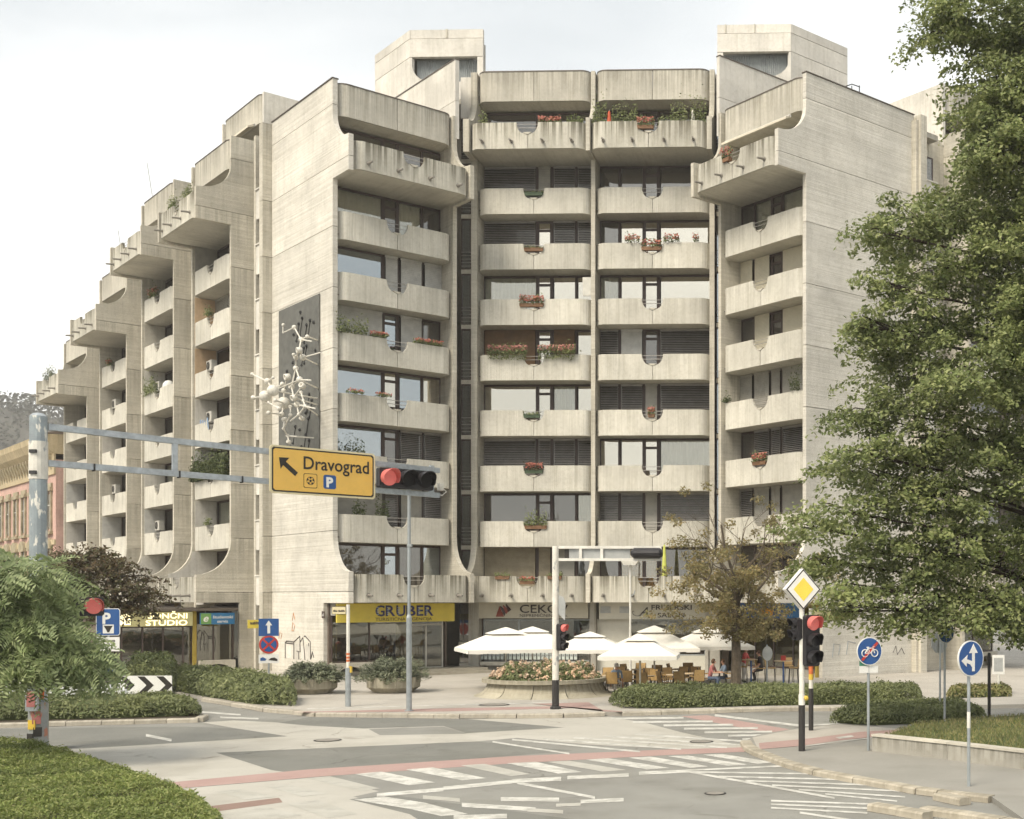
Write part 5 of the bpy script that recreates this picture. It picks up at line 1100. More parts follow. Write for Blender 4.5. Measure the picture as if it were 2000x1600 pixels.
# --- chevron board
x, y = G(287, 1384, PZ); t = thing('chevron_board', 'black and white chevron board low in the left hedge', 'road sign', (x, y, PZ), radians(5)); k = F/y
for a in (-.62, .58): pole_part(t, .035, 0, 1.05, 'pole_galv', 'post', a, .04)
BW, BH = 95/k, 37/k; MB().prism(rr(-BW/2, BW/2, .44, .44+BH, .03), 'y', -.03, 0).build('plate', 'sign_white', t)
for q in (-.78, -.2, .38): MB().prism([(q, .46), (q+.22, .46), (q+.50, .44+BH/2), (q+.22, .42+BH), (q, .42+BH), (q+.28, .44+BH/2)], 'y', -.036, -.031).build('chevron', 'sign_black', t, (-.08, 0, 0))
# --- priority road pole with signals (right foreground)
x, y = G(1566, 1467, .1); t = thing('signal_pole', 'black and white pole with yellow priority diamond and red traffic light', 'traffic light', (x, y, .1)); 
pole_part(t, .06, 1.05, 3.38, 'pole_clean', 'pole'); pole_part(t, .075, .9, 1.3, 'pole_clean', 'sleeve'); pole_part(t, .076, 0, 1.06, 'pole_black', 'black_foot')
def diamond(s_): return [(0, -s_), (s_*.9, 0), (0, s_), (-s_*.9, 0)]
dm = bpy.data.objects.new('diamond_sign', None); 
R_D = radians(20)
o = MB().prism([(a, b2+3.72) for a, b2 in diamond(.475)], 'y', -.1, .14).build('diamond_sign', 'sign_white', t, (0, 0, 0), R_D)
MB().prism([(a, b2+3.72) for a, b2 in diamond(.465)], 'y', -.106, -.101).build('border', 'sign_black', o); MB().prism([(a, b2+3.72) for a, b2 in diamond(.425)], 'y', -.112, -.107).build('field', 'sign_white', o); MB().prism([(a, b2+3.72) for a, b2 in diamond(.27)], 'y', -.118, -.113).build('yellow_field', 'sign_lemon', o)
signal(t, (.26, -.04, 1.95), radians(38), 3, .175, 0, False, .22); signal(t, (-.17, -.02, 2.55), radians(-58), 2, .115, None, False, .18)
for z in (2.1, 3.0): MB().box(.05, .25, -.02, .02, z, z+.05).build('bracket', 'pole_black', t); 
MB().box(-.15, -.05, -.02, .02, 2.6, 2.65).build('bracket', 'pole_black', t); MB().ball((.1, -.02, 1.22), .06, 8).build('push_button', 'sticker_yellow', t)
# --- second pole behind it with street plate
x, y = G(1584, 1427, .1); t = thing('street_plate_pole', 'stickered black and white pole with a street name plate behind the red light', 'sign post', (x, y, .1))
pole_part(t, .058, 1.1, 3.25, 'pole_clean'); pole_part(t, .066, 0, 1.12, 'pole_black', 'black_foot'); pole_part(t, .062, 1.5, 1.95, 'sticker_orange', 'sticker_band'); pole_part(t, .064, 1.35, 1.5, 'sticker_yellow', 'sticker_band')
MB().box(.06, 1.0, -.015, .015, 2.92, 3.2).build('plate', 'sign_black', t); MB().box(.08, .98, -.022, -.016, 2.94, 3.18).build('plate_face', 'sign_cream', t); print_bars(t, .26, 2.99, .5, .11, 'sign_red', -.023, 6)
# --- round signs on the right
def disc_sign(px, py, zc, r, rot, label, z=.1):
    x, y = G(px, py, z); t = thing('round_road_sign', label, 'road sign', (x, y, z), rot); pole_part(t, .032, 0, zc-z+r*.7, 'pole_galv'); round_sign(t, 0, zc-z, r, -.06, 'sign_blue'); return t, zc-z
def bicycle(t, zc, s_, y):
    mb = MB()
    for cx in (-.52, .52):
        mb.tube([(s_*(cx+.34*cos(a)), y, zc+s_*(-.18+.34*sin(a))) for a in np.linspace(0, 2*pi, 17)], .012, 5, caps=False)
    for a, b2 in (((-.52, -.18), (-.2, .28)), ((-.2, .28), (.34, .3)), ((.34, .3), (.05, -.18)), ((.05, -.18), (-.2, .28)), ((.52, -.18), (.3, .42)), ((-.52, -.18), (.05, -.18)), ((.3, .42), (.48, .48)), ((-.34, .38), (-.1, .38)), ((-.2, .28), (-.24, .38))):
        mb.tube([(s_*a[0], y, zc+s_*a[1]), (s_*b2[0], y, zc+s_*b2[1])], .013, 5)
    mb.build('bicycle_pictogram', 'sign_white', t)
t, zc = disc_sign(1696, 1466, ZZ(1272, G(0, 1466, .1)[1]), .325, radians(24), 'blue end of cycle path disc with a red slash on a pole'); bicycle(t, zc, .24, -.075)
MB().obox((0, -.08, zc), (.285, .004, .03), Matrix.Rotation(-pi/4, 3, 'Y')).build('slash', 'sign_red', t); MB().box(-.24, .24, -.03, -.01, zc-.5, zc-.34).build('small_plate', 'sign_white', t); MB().box(-.24, -.05, -.032, -.012, zc-.335, zc-.22).build('sticker', 'sticker_green', t)
t, zc = disc_sign(1845, 1424, ZZ(1235, G(0, 1424, .1)[1]), .29, radians(36), 'blue shared cycle and foot path disc under the big tree'); bicycle(t, zc-.02, .13, -.075); MB().box(-.008, .008, -.075, -.066, zc-.25, zc+.25).build('divider', 'sign_white', t)
mb = MB(); mb.ball((.15, -.075, zc+.12), .03, 8); mb.tube([(.15, -.075, zc+.08), (.14, -.075, zc-.04), (.11, -.075, zc-.16)], .02, 5); mb.tube([(.14, -.075, zc-.04), (.19, -.075, zc-.16)], .016, 5); mb.build('walker_pictogram', 'sign_white', t)
t, zc = disc_sign(1892, 1536, ZZ(1286, G(0, 1536, .1)[1]), .335, radians(38), 'blue straight or left arrow disc nearest the camera'); 
arrow(t, [(.02, zc-.24), (.09, zc-.24), (.09, zc+.10), (.17, zc+.10), (.055, zc+.27), (-.06, zc+.10), (.02, zc+.10), (.02, zc-.02)], 'sign_white', -.066); arrow(t, [(.021, zc-.05), (-.12, zc-.01), (-.10, zc+.07), (-.26, zc-.04), (-.13, zc-.15), (-.125, zc-.08), (-.03, zc-.11), (.021, zc-.17)], 'sign_white', -.067); pole_part(t, .034, zc-1.3, zc-1.0, 'pole_clean', 'sticker_band')
x, y = G(1836, 1400, .1); t = thing('stop_sign', 'grey back of an octagonal sign half hidden below the big tree', 'road sign', (x, y, .1), radians(215)); pole_part(t, .03, 0, 2.6, 'pole_galv'); MB().prism([(.33*cos(pi/8+k*pi/4), 2.2+.33*sin(pi/8+k*pi/4)) for k in range(8)], 'y', -.05, -.03).build('plate', 'sign_back', t)
x, y = G(1932, 1422, .1); t = thing('dark_post', 'plain dark thin post at the lawn edge', 'post', (x, y, .1)); pole_part(t, .045, 0, 2.0, 'pole_black', n=8); MB().lathe([(.05, 2.0), (.03, 2.04)], 8).build('cap', 'pole_black', t)
x, y = G(1950, 1357, .1); t = thing('info_panel', 'small white information panel on a post at the right edge', 'sign', (x, y, .1), radians(-10)); pole_part(t, .05, 0, 1.35, 'metal_white'); MB().box(-.22, .22, -.05, .03, .75, 1.45).build('panel', 'sign_white', t); MB().box(-.16, .16, -.056, -.051, .85, 1.35).build('print', 'sign_back', t)
x, y = G(1498, 1340, PZ); t = thing('round_sign_back', 'grey back of a round sign on a thin pole before the cafe', 'road sign', (x, y, PZ), radians(25)); pole_part(t, .032, 0, 1.65, 'pole_galv'); MB().disc((0, 1.3), .29, -.06, -.035, 28, .75).build('plate', 'sign_back', t)
# --- low concrete wall and lawn
LW = gp([(1703, 1467), (1850, 1484), (2000, 1503), (2200, 1530)], .1); lw = thing('low_wall', 'low stained concrete wall with a coping along the lawn', 'wall', (*LW[0], .1))
for (x0, y0), (x1, y1) in zip(LW[:-1], LW[1:]):
    d = sqrt((x1-x0)**2+(y1-y0)**2); n = max(1, round(d/1.5)); a = atan2(y1-y0, x1-x0)
    for i in range(n):
        l = d/n; px_, py_ = x0+(x1-x0)*(i+.5)/n-LW[0][0], y0+(y1-y0)*(i+.5)/n-LW[0][1]
        MB().box(-l/2+.006, l/2-.006, 0, .22, 0, .34).build('wall_block', 'conc_grey', lw, (px_, py_, 0), a); MB().box(-l/2+.004, l/2-.004, -.03, .26, .341, .39).build('coping', 'conc_plain', lw, (px_, py_, 0), a)
LAWN = [(LW[0][0]+.3, LW[0][1]+.4)]+[(x+.2, y+.26) for x, y in LW[1:]]+[(16, 26), (18, 34)]+gp([(2150, 1412), (1960, 1420), (1790, 1436)], .1)
sheet('lawn', LAWN, .4, 'grass_base', .29)
# --- far street on the right, seen under the tree
MB().prism([(19, 100), (80, 118), (80, 170), (24, 150)], 'z', 0, 1.3).build('verge', 'grass_base'); MB().prism([(13.5, 71), (30, 76), (40, 84), (15.5, 77)], 'z', 0, .25).build('verge', 'grass_base')
for o in [o for o in bpy.data.objects if o.name.startswith('verge') and o.parent is None]: tag(o, kind='structure')
# ------------------------------------------------------------------ planters and cafe terrace
def octa(px, py, r, h, label):
    x, y = G(px, py, PZ); t = thing('octagonal_planter', label, 'planter', (x, y+r, PZ))
    MB().lathe([(r*.72, 0), (r*.8, .08), (r*.97, .2), (r, h), (r*.88, h), (r*.86, h-.1), (.01, h-.1)], 8).build('bowl', 'planter_conc', t, rotz=pi/8)
    rg = np.random.default_rng(int(px)); C = []; D = []
    for k in range(230):
        a = rg.uniform(0, 2*pi); el = rg.uniform(.05, 1.3); d = np.array([cos(a)*cos(el), sin(a)*cos(el), sin(el)*.62]); L_ = r*rg.uniform(.9, 1.55)
        for q in np.linspace(.35, 1, 9): C.append(np.array([0, 0, h-.05])+d*L_*q-np.array([0, 0, .12*q*q])); D.append(d)
    C = np.array(C); D = np.array(D); k = np.repeat(np.arange(len(C)), 9); P = C[k]+rg.normal(0, .05, (len(k), 3)); put(leaf_mesh('foliage', P, np.tile([0, 0, 1.0], (len(k), 1)), .075, .22, .6, seed=int(px), T=D[k]), 'foliage', 'leaf_juniper', t)
    return t
octa(592, 1358, .88, .56, 'octagonal concrete planter with juniper beside the no stopping sign'); octa(752, 1356, .98, .58, 'octagonal concrete planter with juniper in front of the agency window')
xp, yp = G(1037, 1367, PZ); RP = thing('rose_planter', 'large round concrete bowl planter full of pale orange roses', 'planter', (xp, yp+2.5, PZ))
prof = [(2.55, 0), (2.35, .06), (2.2, .18), (2.1, .34), (2.06, .46)]
for k in range(12):
    mb = MB(); a0, a1 = 2*pi*k/12+.006, 2*pi*(k+1)/12-.006; n = 4
    for i in range(n):
        ta, tb = a0+(a1-a0)*i/n, a0+(a1-a0)*(i+1)/n
        for (ra, za), (rb, zb2) in zip(prof[:-1], prof[1:]): mb.face([(ra*cos(ta), ra*sin(ta), za), (ra*cos(tb), ra*sin(tb), za), (rb*cos(tb), rb*sin(tb), zb2), (rb*cos(ta), rb*sin(ta), zb2)])
    mb.build('bowl_segment', 'planter_conc', RP)
MB().lathe([(2.04, .0), (2.05, .47)], 36).build('bowl_core', 'conc_grey', RP); MB().lathe([(2.1, .47), (2.27, .49), (2.27, .62), (2.05, .62), (2.04, .5)], 40).build('rim', 'planter_conc', RP)
r = np.random.default_rng(5); m = 15000; a = r.uniform(0, 2*pi, m); q = 2.0*np.sqrt(r.uniform(0, 1, m)); hh = .52+.14*np.sin(a*5)+.07*np.sin(q*6); P = np.stack([q*np.cos(a), q*np.sin(a), .5+hh*r.uniform(0, 1, m)**.6*np.clip((2.2-q)/.6, .3, 1)], 1)
put(leaf_mesh('leaves', P, np.tile([0, -.3, 1.0], (m, 1)), .05, .6, .7, seed=5), 'leaves', 'leaf_hedge', RP)
C = P[r.choice(m, 520)]+np.array([0, 0, .1]); PP, NN = clumps(C, .06, 14, 6, 1); put(leaf_mesh('petals', PP, NN, .035, .9, .5, seed=7), 'petals', 'petal_rose', RP)['kind'] = 'stuff'
# parasols
def parasol(px, Y, ze, za, hw, rot, label):
    x, y = XY(px, Y); t = thing('parasol', label, 'parasol', (x, y, PZ), radians(rot), 'white cafe parasols'); ze -= PZ; za -= PZ; zm = ze+(za-ze)*.66; k = .34
    def tier(z0, z1, r0, r1, sag):
        mb = MB(); n = 8
        for s_ in range(4):
            c, q = cos(s_*pi/2), sin(s_*pi/2)
            def pt(u, v_):   # u -1..1 along edge, v_ 0 rim..1 top
                r_ = r0+(r1-r0)*v_; z = z0+(z1-z0)*v_-sag*sin(pi*v_)*(1-abs(u)) ; x_, y_ = u*r_, -r_; return (x_*c-y_*q, x_*q+y_*c, z)
            for i in range(n):
                for j in range(4): u0, u1, v0, v1 = -1+2*i/n, -1+2*(i+1)/n, j/4, (j+1)/4; mb.face([pt(u0, v0), pt(u1, v0), pt(u1, v1), pt(u0, v1)])
        return mb
    tier(ze, zm, hw, hw*k, .05).build('canopy', 'canvas', t); tier(zm+.03, za, hw*(k+.07), .03, .02).build('top_vent', 'canvas', t)
    mb = MB(); n = 10
    for s_ in range(4):
        c, q = cos(s_*pi/2), sin(s_*pi/2)
        for i in range(n):
            u0, u1 = (-1+2*i/n)*hw, (-1+2*(i+1)/n)*hw; d0, d1 = .13+.02*(i % 2), .13+.02*((i+1) % 2)
            P = [(u0, -hw*1.003, ze), (u0, -hw*1.01, ze-d0), (u1, -hw*1.01, ze-d1), (u1, -hw*1.003, ze)]; mb.face([(a*c-b2*q, a*q+b2*c, z) for a, b2, z in P])
    mb.build('valance', 'canvas', t); pole_part(t, .035, 0, za-.02, 'metal_white')
    mb = MB()
    for s_ in range(8):
        a = s_*pi/4; rr_ = hw*(1.38 if s_ % 2 else .98); a += 0; mb.tube([(0, 0, zm-.1), (rr_*cos(a)*.98, rr_*sin(a)*.98, ze+.0)], .014, 4)
    mb.build('ribs', 'metal_white', t); MB().box(-.35, .35, -.35, .35, 0, .08).build('foot', 'conc_grey', t)
parasol(988, 47.5, 1.72, 2.52, 1.66, 24, 'leftmost white parasol rising behind the rose planter'); parasol(1040, 50.5, 1.75, 2.48, 1.62, 12, 'second white parasol from the left, tucked behind its neighbour'); parasol(1152, 49.5, 1.62, 2.30, 1.5, 8, 'white parasol between the flaked pole and the front parasol')
parasol(1250, 44.2, 1.62, 2.35, 1.36, 3, 'front white parasol nearest the hedge'); parasol(1278, 49, 1.7, 2.55, 1.6, 12, 'tall white parasol just behind the front one'); parasol(1385, 51.5, 1.68, 2.45, 1.68, 10, 'rightmost white parasol beside the brown tree')
# chairs and tables
def chair_proto():
    t = thing('cafe_chair', 'wooden armchair with slatted back under the white parasols', 'chair', (0, 0, -5), 0, 'cafe chairs on the terrace')
    MB().prism([(-.23, .36), (.2, .38), (.22, .41), (-.23, .40)], 'x', -.22, .22).build('seat', 'wicker', t)
    MB().prism([(.2, .4), (.225, .4), (.31, .82), (.285, .82)], 'x', -.2, .2).build('backrest', 'wood_chair', t)
    for sx in (-1, 1):
        for pts in ([(sx*.22, -.2, 0), (sx*.22, -.21, .56)], [(sx*.22, .25, 0), (sx*.21, .2, .4), (sx*.2, .3, .82)]): MB().tube(pts, .017, 5).build('leg', 'chair_metal', t)
        MB().box(sx*.22-.025, sx*.22+.025, -.24, .26, .56, .585).build('armrest', 'wood_chair', t)
    return t
def table_proto(name, label, h, r, foot):
    t = thing(name, label, 'table', (0, 0, -5), 0, label); MB().lathe([(r, h-.03), (r, h), (.01, h)], 18).build('table_top', 'table_top', t); pole_part(t, .035, .03, h-.03, foot, 'column', n=10); MB().lathe([(.24, 0), (.22, .03), (.05, .05)], 12).build('base', 'chair_metal', t); return t
cp = chair_proto(); first = [True]
def chair(px, Y, rot):
    x, y = XY(px, Y); global cp
    if first[0]: first[0] = False; cp.location = (x, y, PZ); cp.rotation_euler = (0, 0, radians(rot)); return cp
    return clone(cp, (x, y, PZ), radians(rot))
tp = table_proto('cafe_table', 'small round cafe table among the wooden chairs', .64, .34, 'chair_metal'); tf = [True]
def table(px, Y):
    x, y = XY(px, Y)
    if tf[0]: tf[0] = False; tp.location = (x, y, PZ); return tp
    return clone(tp, (x, y, PZ), 0)
for px, Y in ((1178, 46.2), (1222, 47.3), (1262, 46.0), (1285, 48.4), (1318, 46.8), (1348, 47.6), (1405, 48.6), (1240, 50.2), (1330, 50.6)):
    table(px, Y)
for px, Y, rt in ((1160, 46.4, 70), (1197, 45.4, 180), (1188, 48, 10), (1210, 48.6, 0), (1223, 46.4, 190), (1243, 47.8, -80), (1256, 45.2, 175), (1268, 47.6, 10), (1286, 47.2, 150), (1283, 49.8, 5), (1306, 48.0, 20), (1300, 45.8, 120), (1330, 48.6, -20), (1330, 46.0, 170), (1357, 48.7, 0), (1362, 46.8, 200), (1377, 48.4, 95), (1428, 48.6, -90), (1250, 51.4, 0), (1228, 50.8, 60), (1345, 51.6, 10), (1318, 51.2, 80)):
    chair(px, Y, rt)
ORD = ['first', 'second', 'third', 'fourth', 'fifth', 'sixth', 'seventh', 'eighth', 'ninth', 'tenth', 'eleventh', 'twelfth']
def ordinal_labels(stem_, what):
    L_ = [o for o in COL.objects if o.parent is None and o.name.split('.')[0] == stem_]
    rows = {}
    for o in L_: rows.setdefault('front row by the hedge' if o.location.y < 46.9 else ('middle row' if o.location.y < 49.3 else 'back row by the shop fronts'), []).append(o)
    for rn, q in rows.items():
        q.sort(key=lambda o: o.location.x/o.location.y)
        for i, o in enumerate(q): o['label'] = f'{what}, {ORD[i]} from the left in the {rn}'
ordinal_labels('cafe_chair', 'wooden cafe chair'); ordinal_labels('cafe_table', 'small round cafe table')
ht = table_proto('bar_table', 'tall round bar table with a blue column by the cafe front', 1.0, .38, 'bar_blue'); x, y = XY(1467, 51.0); ht.location = (x, y, PZ); ht['label'] = 'tall bar table between the red shirt and the black shirt'; ht['group'] = 'tall bar tables'
x, y = XY(1530, 50.0); o = clone(ht, (x, y, PZ), 0, 'tall bar table with a blue column and red menu stand')
MB().box(-.1, .1, -.03, .03, 1.0, 1.2).build('menu_stand', 'sign_red', None, (x, y, PZ)); tag(bpy.data.objects['menu_stand'], 'small red menu stand on the tall bar table', 'menu stand')
def stool_proto():
    t = thing('bar_stool', 'wooden bar stool with backrest by the tall tables', 'stool', (0, 0, -5), 0, 'bar stools by the cafe front')
    MB().prism([(-.18, .66), (.18, .66), (.18, .70), (-.18, .70)], 'x', -.19, .19).build('seat', 'wood_chair', t); MB().prism([(.17, .72), (.2, .72), (.25, 1.02), (.22, 1.02)], 'x', -.19, .19).build('backrest', 'wood_chair', t)
    for sx in (-1, 1):
        for sy in (-1, 1): MB().tube([(sx*.2, sy*.2, 0), (sx*.16, sy*.16, .68)], .015, 5).build('leg', 'chair_metal', t)
        MB().tube([(sx*.16, .17, .66), (sx*.16, .23, 1.0)], .013, 5).build('back_post', 'chair_metal', t)
    return t
sp = stool_proto(); sl_ = [(1505, 50.4, 85), (1550, 50.6, -85), (1487, 50.2, 80), (1540, 52, 10), (1450, 51.3, -95)]
for i, (px, Y, rt) in enumerate(sl_):
    x, y = XY(px, Y)
    if i == 0: sp.location = (x, y, PZ); sp.rotation_euler = (0, 0, radians(rt))
    else: clone(sp, (x, y, PZ), radians(rt))
for o, lb in zip(sorted([o for o in COL.objects if o.parent is None and o.name.split('.')[0] == 'bar_stool'], key=lambda o: o.location.x/o.location.y), ('bar stool left of the first tall table by the red shirt', 'bar stool under the person in black', 'empty bar stool just right of the person in black', 'bar stool behind the tall table with the red menu stand', 'bar stool right of the tall table with the red menu stand')): o['label'] = lb
# low bench railing in front of the terrace
x, y = XY(1300, 45.0); t = thing('terrace_rack', 'dark slatted rack standing behind the hedge on the terrace', 'rack', (x, y, PZ), radians(-8))
for k in range(13): MB().tube([(.12*k, 0, .05), (.12*k, .0, .42)], .014, 4).build('bar', 'chair_metal', t)
for z in (.08, .42): MB().tube([(0, 0, z), (1.44, 0, z)], .017, 5).build('rail', 'chair_metal', t)
# ------------------------------------------------------------------ people on the terrace
def person(label, loc, rot, pose, top, bottom, hair, scale=.9, lean=0.0, arms='rest', hairlen=0):
    t = thing('person', label, 'person', loc, rot)
    sit = pose != 'stand'; hp = {'sit': .48, 'stool': .74, 'stand': .90}[pose]
    J = {}; E = []; Rr = {}; Cc = {}
    def j(n, p, r_, c, par=None):
        J[n] = Vector(p); Rr[n] = r_; Cc[n] = c
        if par: E.append((par, n))
    f = -lean
    j('pel', (0, 0, hp), (.15, .115), 'b'); j('waist', (0, f*.25, hp+.18), (.135, .10), 't', 'pel'); j('chest', (0, f*.6, hp+.38), (.165, .115), 't', 'waist'); j('neckb', (0, f*.85, hp+.52), (.09, .075), 't', 'chest'); j('neck', (0, f*.95-.01, hp+.58), (.05, .05), 's', 'neckb'); j('head', (0, f-.03, hp+.68), (.075, .09), 's', 'neck'); j('crown', (0, f-.02, hp+.79), (.07, .085), 's', 'head')
    for s_, sx in (('l', -1), ('r', 1)):
        j('sh'+s_, (sx*.19, f*.8, hp+.48), .062, 't', 'neckb')
        if arms == 'table': el, wr, hd = (sx*.25, f*.8-.1, hp+.24), (sx*.16, f*.8-.33, hp+.24), (sx*.13, f*.8-.42, hp+.24)
        elif arms == 'knee': el, wr, hd = (sx*.26, f*.6-.06, hp+.2), (sx*.18, -.26, hp+.08), (sx*.16, -.34, hp+.06)
        else: el, wr, hd = (sx*.25, f*.4+.03, hp+.2), (sx*.25, -.1, hp-.02), (sx*.25, -.12, hp-.10)
        j('el'+s_, el, .045, 't', 'sh'+s_); j('wr'+s_, wr, .03, 's', 'el'+s_); j('pa'+s_, hd, (.04, .022), 's', 'wr'+s_)
        d = (Vector(hd)-Vector(wr)).normalized(); side = d.cross(Vector((0, 0, 1)));  side = side.normalized() if side.length > .1 else Vector((1, 0, 0))
        for k in range(4):
            o_ = side*(-.03+.02*k); j(f'f{k}'+s_, Vector(hd)+d*.05+o_, .009, 's', 'pa'+s_); j(f'g{k}'+s_, Vector(hd)+d*(.085+.01*(k in (1, 2)))+o_+Vector((0, 0, -.015)), .008, 's', f'f{k}'+s_)
        j('th'+s_, Vector(hd)+side*(.05 if sx < 0 else -.05)+d*.02, .010, 's', 'pa'+s_)
        hx = sx*.095; j('hip'+s_, (hx, 0, hp-.03), .09, 'b', 'pel')
        if pose == 'stand': kn, an, to = (hx, -.02, .47), (hx*1.05, .02, .08), (hx*1.1, -.14, .04)
        elif pose == 'sit': kn, an, to = (hx*1.4, -.42, hp+.0), (hx*1.4, -.40, .08), (hx*1.5, -.56, .04)
        else: kn, an, to = (hx*1.4, -.36, hp-.1), (hx*1.3, -.30, hp-.5), (hx*1.3, -.44, hp-.54)
        j('kn'+s_, kn, .068, 'b', 'hip'+s_); j('an'+s_, an, .042, 'b', 'kn'+s_); j('to'+s_, to, .036, 'o', 'an'+s_)
    names = list(J); ix = {n: i for i, n in enumerate(names)}; me = bpy.data.meshes.new('body'); me.from_pydata([J[n] for n in names], [(ix[a], ix[b2]) for a, b2 in E], [])
    o = bpy.data.objects.new('body', me); COL.objects.link(o); m = o.modifiers.new('skin', 'SKIN'); m.use_smooth_shade = True
    for n in names:
        sv = me.skin_vertices[0].data[ix[n]]; r_ = Rr[n]; sv.radius = r_ if isinstance(r_, tuple) else (r_, r_); sv.use_root = n == 'pel'
    o.modifiers.new('sub', 'SUBSURF').levels = 1
    bpy.context.view_layer.update(); em = bpy.data.meshes.new_from_object(o.evaluated_get(bpy.context.evaluated_depsgraph_get())); bpy.data.objects.remove(o); bpy.data.meshes.remove(me)
    em.materials.clear(); order = ['s', 't', 'b', 'o']
    for mm in ('skin', top, bottom, 'rubber'): em.materials.append(MATS[mm])
    JP = np.array([J[n] for n in names])
    mids = [((J[a]+J[b2])/2, Cc[b2]) for a, b2 in E]; MPp = np.array([p for p, _ in mids]); MC = [c for _, c in mids]
    for p in em.polygons:
        c = np.array(p.center); i = int(((MPp-c)**2).sum(1).argmin()); p.material_index = order.index(MC[i]); p.use_smooth = True
    bo = bpy.data.objects.new('body', em); COL.objects.link(bo); bo.parent = t; em.name = 'body'
    hc = J['head']+Vector((0, .012, .05)); mb = MB(); mb.ball((0, 0, 0), .108, 12, 1.1); hm = mb.mesh('hair', True)
    for v in hm.vertices:
        if v.co.y < -.05 and v.co.z < .03: v.co.y = -.05
        if v.co.z < -.05-hairlen: v.co.z = -.05-hairlen
    put(hm, 'hair', hair, t, hc)
    hd = J['head']; mb = MB(); mb.prism([(-.012, -.02), (.012, -.02), (0, .03)], 'y', -.105, -.07); mb.build('nose', 'skin', t, hd)
    mb = MB(); mb.ball((-.03, -.088, .035), .011, 6); mb.ball((.03, -.088, .035), .011, 6); mb.build('eyes', 'graffiti_black', t, hd); MB().box(-.022, .022, -.094, -.085, -.045, -.037).build('mouth', 'cloth_pink', t, hd)
    t.scale = (scale,)*3
    return t
def at(px, Y): x, y = XY(px, Y); return (x, y, PZ)
person('grey haired person in a light blue top seated with back turned', at(1204, 45.5), radians(180), 'sit', 'cloth_blue', 'cloth_white', 'hair_grey', .86)
person('brown haired person in a pink shirt seated leaning over a cafe table', at(1386, 48.2), radians(75), 'sit', 'cloth_pink', 'cloth_jeans', 'hair_brown', .88, .16, 'table', .04)
person('seated person in jeans half hidden beside the tree trunk', at(1417, 48.7), radians(-70), 'sit', 'cloth_blue', 'cloth_jeans', 'hair_brown', .86, .1, 'table')
person('person in a red shirt standing at the tall bar table', at(1452, 51.6), radians(70), 'stand', 'cloth_red', 'cloth_white', 'hair_brown', .86, .12, 'table')
person('dark haired person in black clothes perched on a bar stool', at(1487, 50.2), radians(-80), 'stool', 'cloth_black', 'cloth_black', 'hair_brown', .9, .1, 'knee')
# ------------------------------------------------------------------ white car behind the left hedge
x, y = XY(142, 39.6); car = thing('parked_car', 'white car half hidden behind the feathery tree and hedge', 'car', (x, y, 0), radians(6))
sec = [(-2.0, .30, .62), (-1.95, .30, .86), (-1.2, .28, .90), (-.75, .26, 1.22), (.45, .26, 1.25), (1.1, .28, .88), (1.9, .30, .74), (2.02, .32, .55)]
mb = MB(); prof_ = [(-2.0, .3), (-2.02, .6), (-1.95, .84), (-1.3, .88), (1.0, .86), (1.85, .74), (2.0, .56), (1.98, .3)]; mb.prism(prof_, 'y', -.8, .8); mb.build('body', 'car_white', car)
mb = MB(); a_ = [(-1.35, .87), (-.8, 1.21), (-.5, 1.25), (.3, 1.25), (.55, 1.2), (1.05, .85)]
n = len(a_); mb.solid([(p[0], -.74+.14*(p[1]-.85)/.4, p[1]) for p in a_]+[(p[0], .74-.14*(p[1]-.85)/.4, p[1]) for p in a_], [tuple(range(n)), tuple(range(2*n-1, n-1, -1))]+[(i+1, i, n+i, n+i+1) for i in range(n-1)]); mb.build('cabin', 'glass_dark', car)
mb = MB(); mb.prism([(-.82, 1.215), (-.5, 1.26), (.3, 1.26), (.58, 1.2), (.3, 1.275), (-.5, 1.28)], 'y', -.62, .62); mb.build('roof', 'car_white', car)
for sx in (-1.25, 1.25):
    for sy in (-.78, .62):
        w_ = MB(); w_.disc((sx, .3), .3, sy, sy+.17, 18); o = w_.build('wheel', 'tyre', car); MB().disc((sx, .3), .19, sy-.008 if sy < 0 else sy+.178, sy-.002 if sy < 0 else sy+.172, 14).build('rim', 'steel', o)
for sy in (-.62, .5): MB().box(1.93, 2.01, sy, sy+.14, .58, .68).build('headlight', 'sign_white', car)
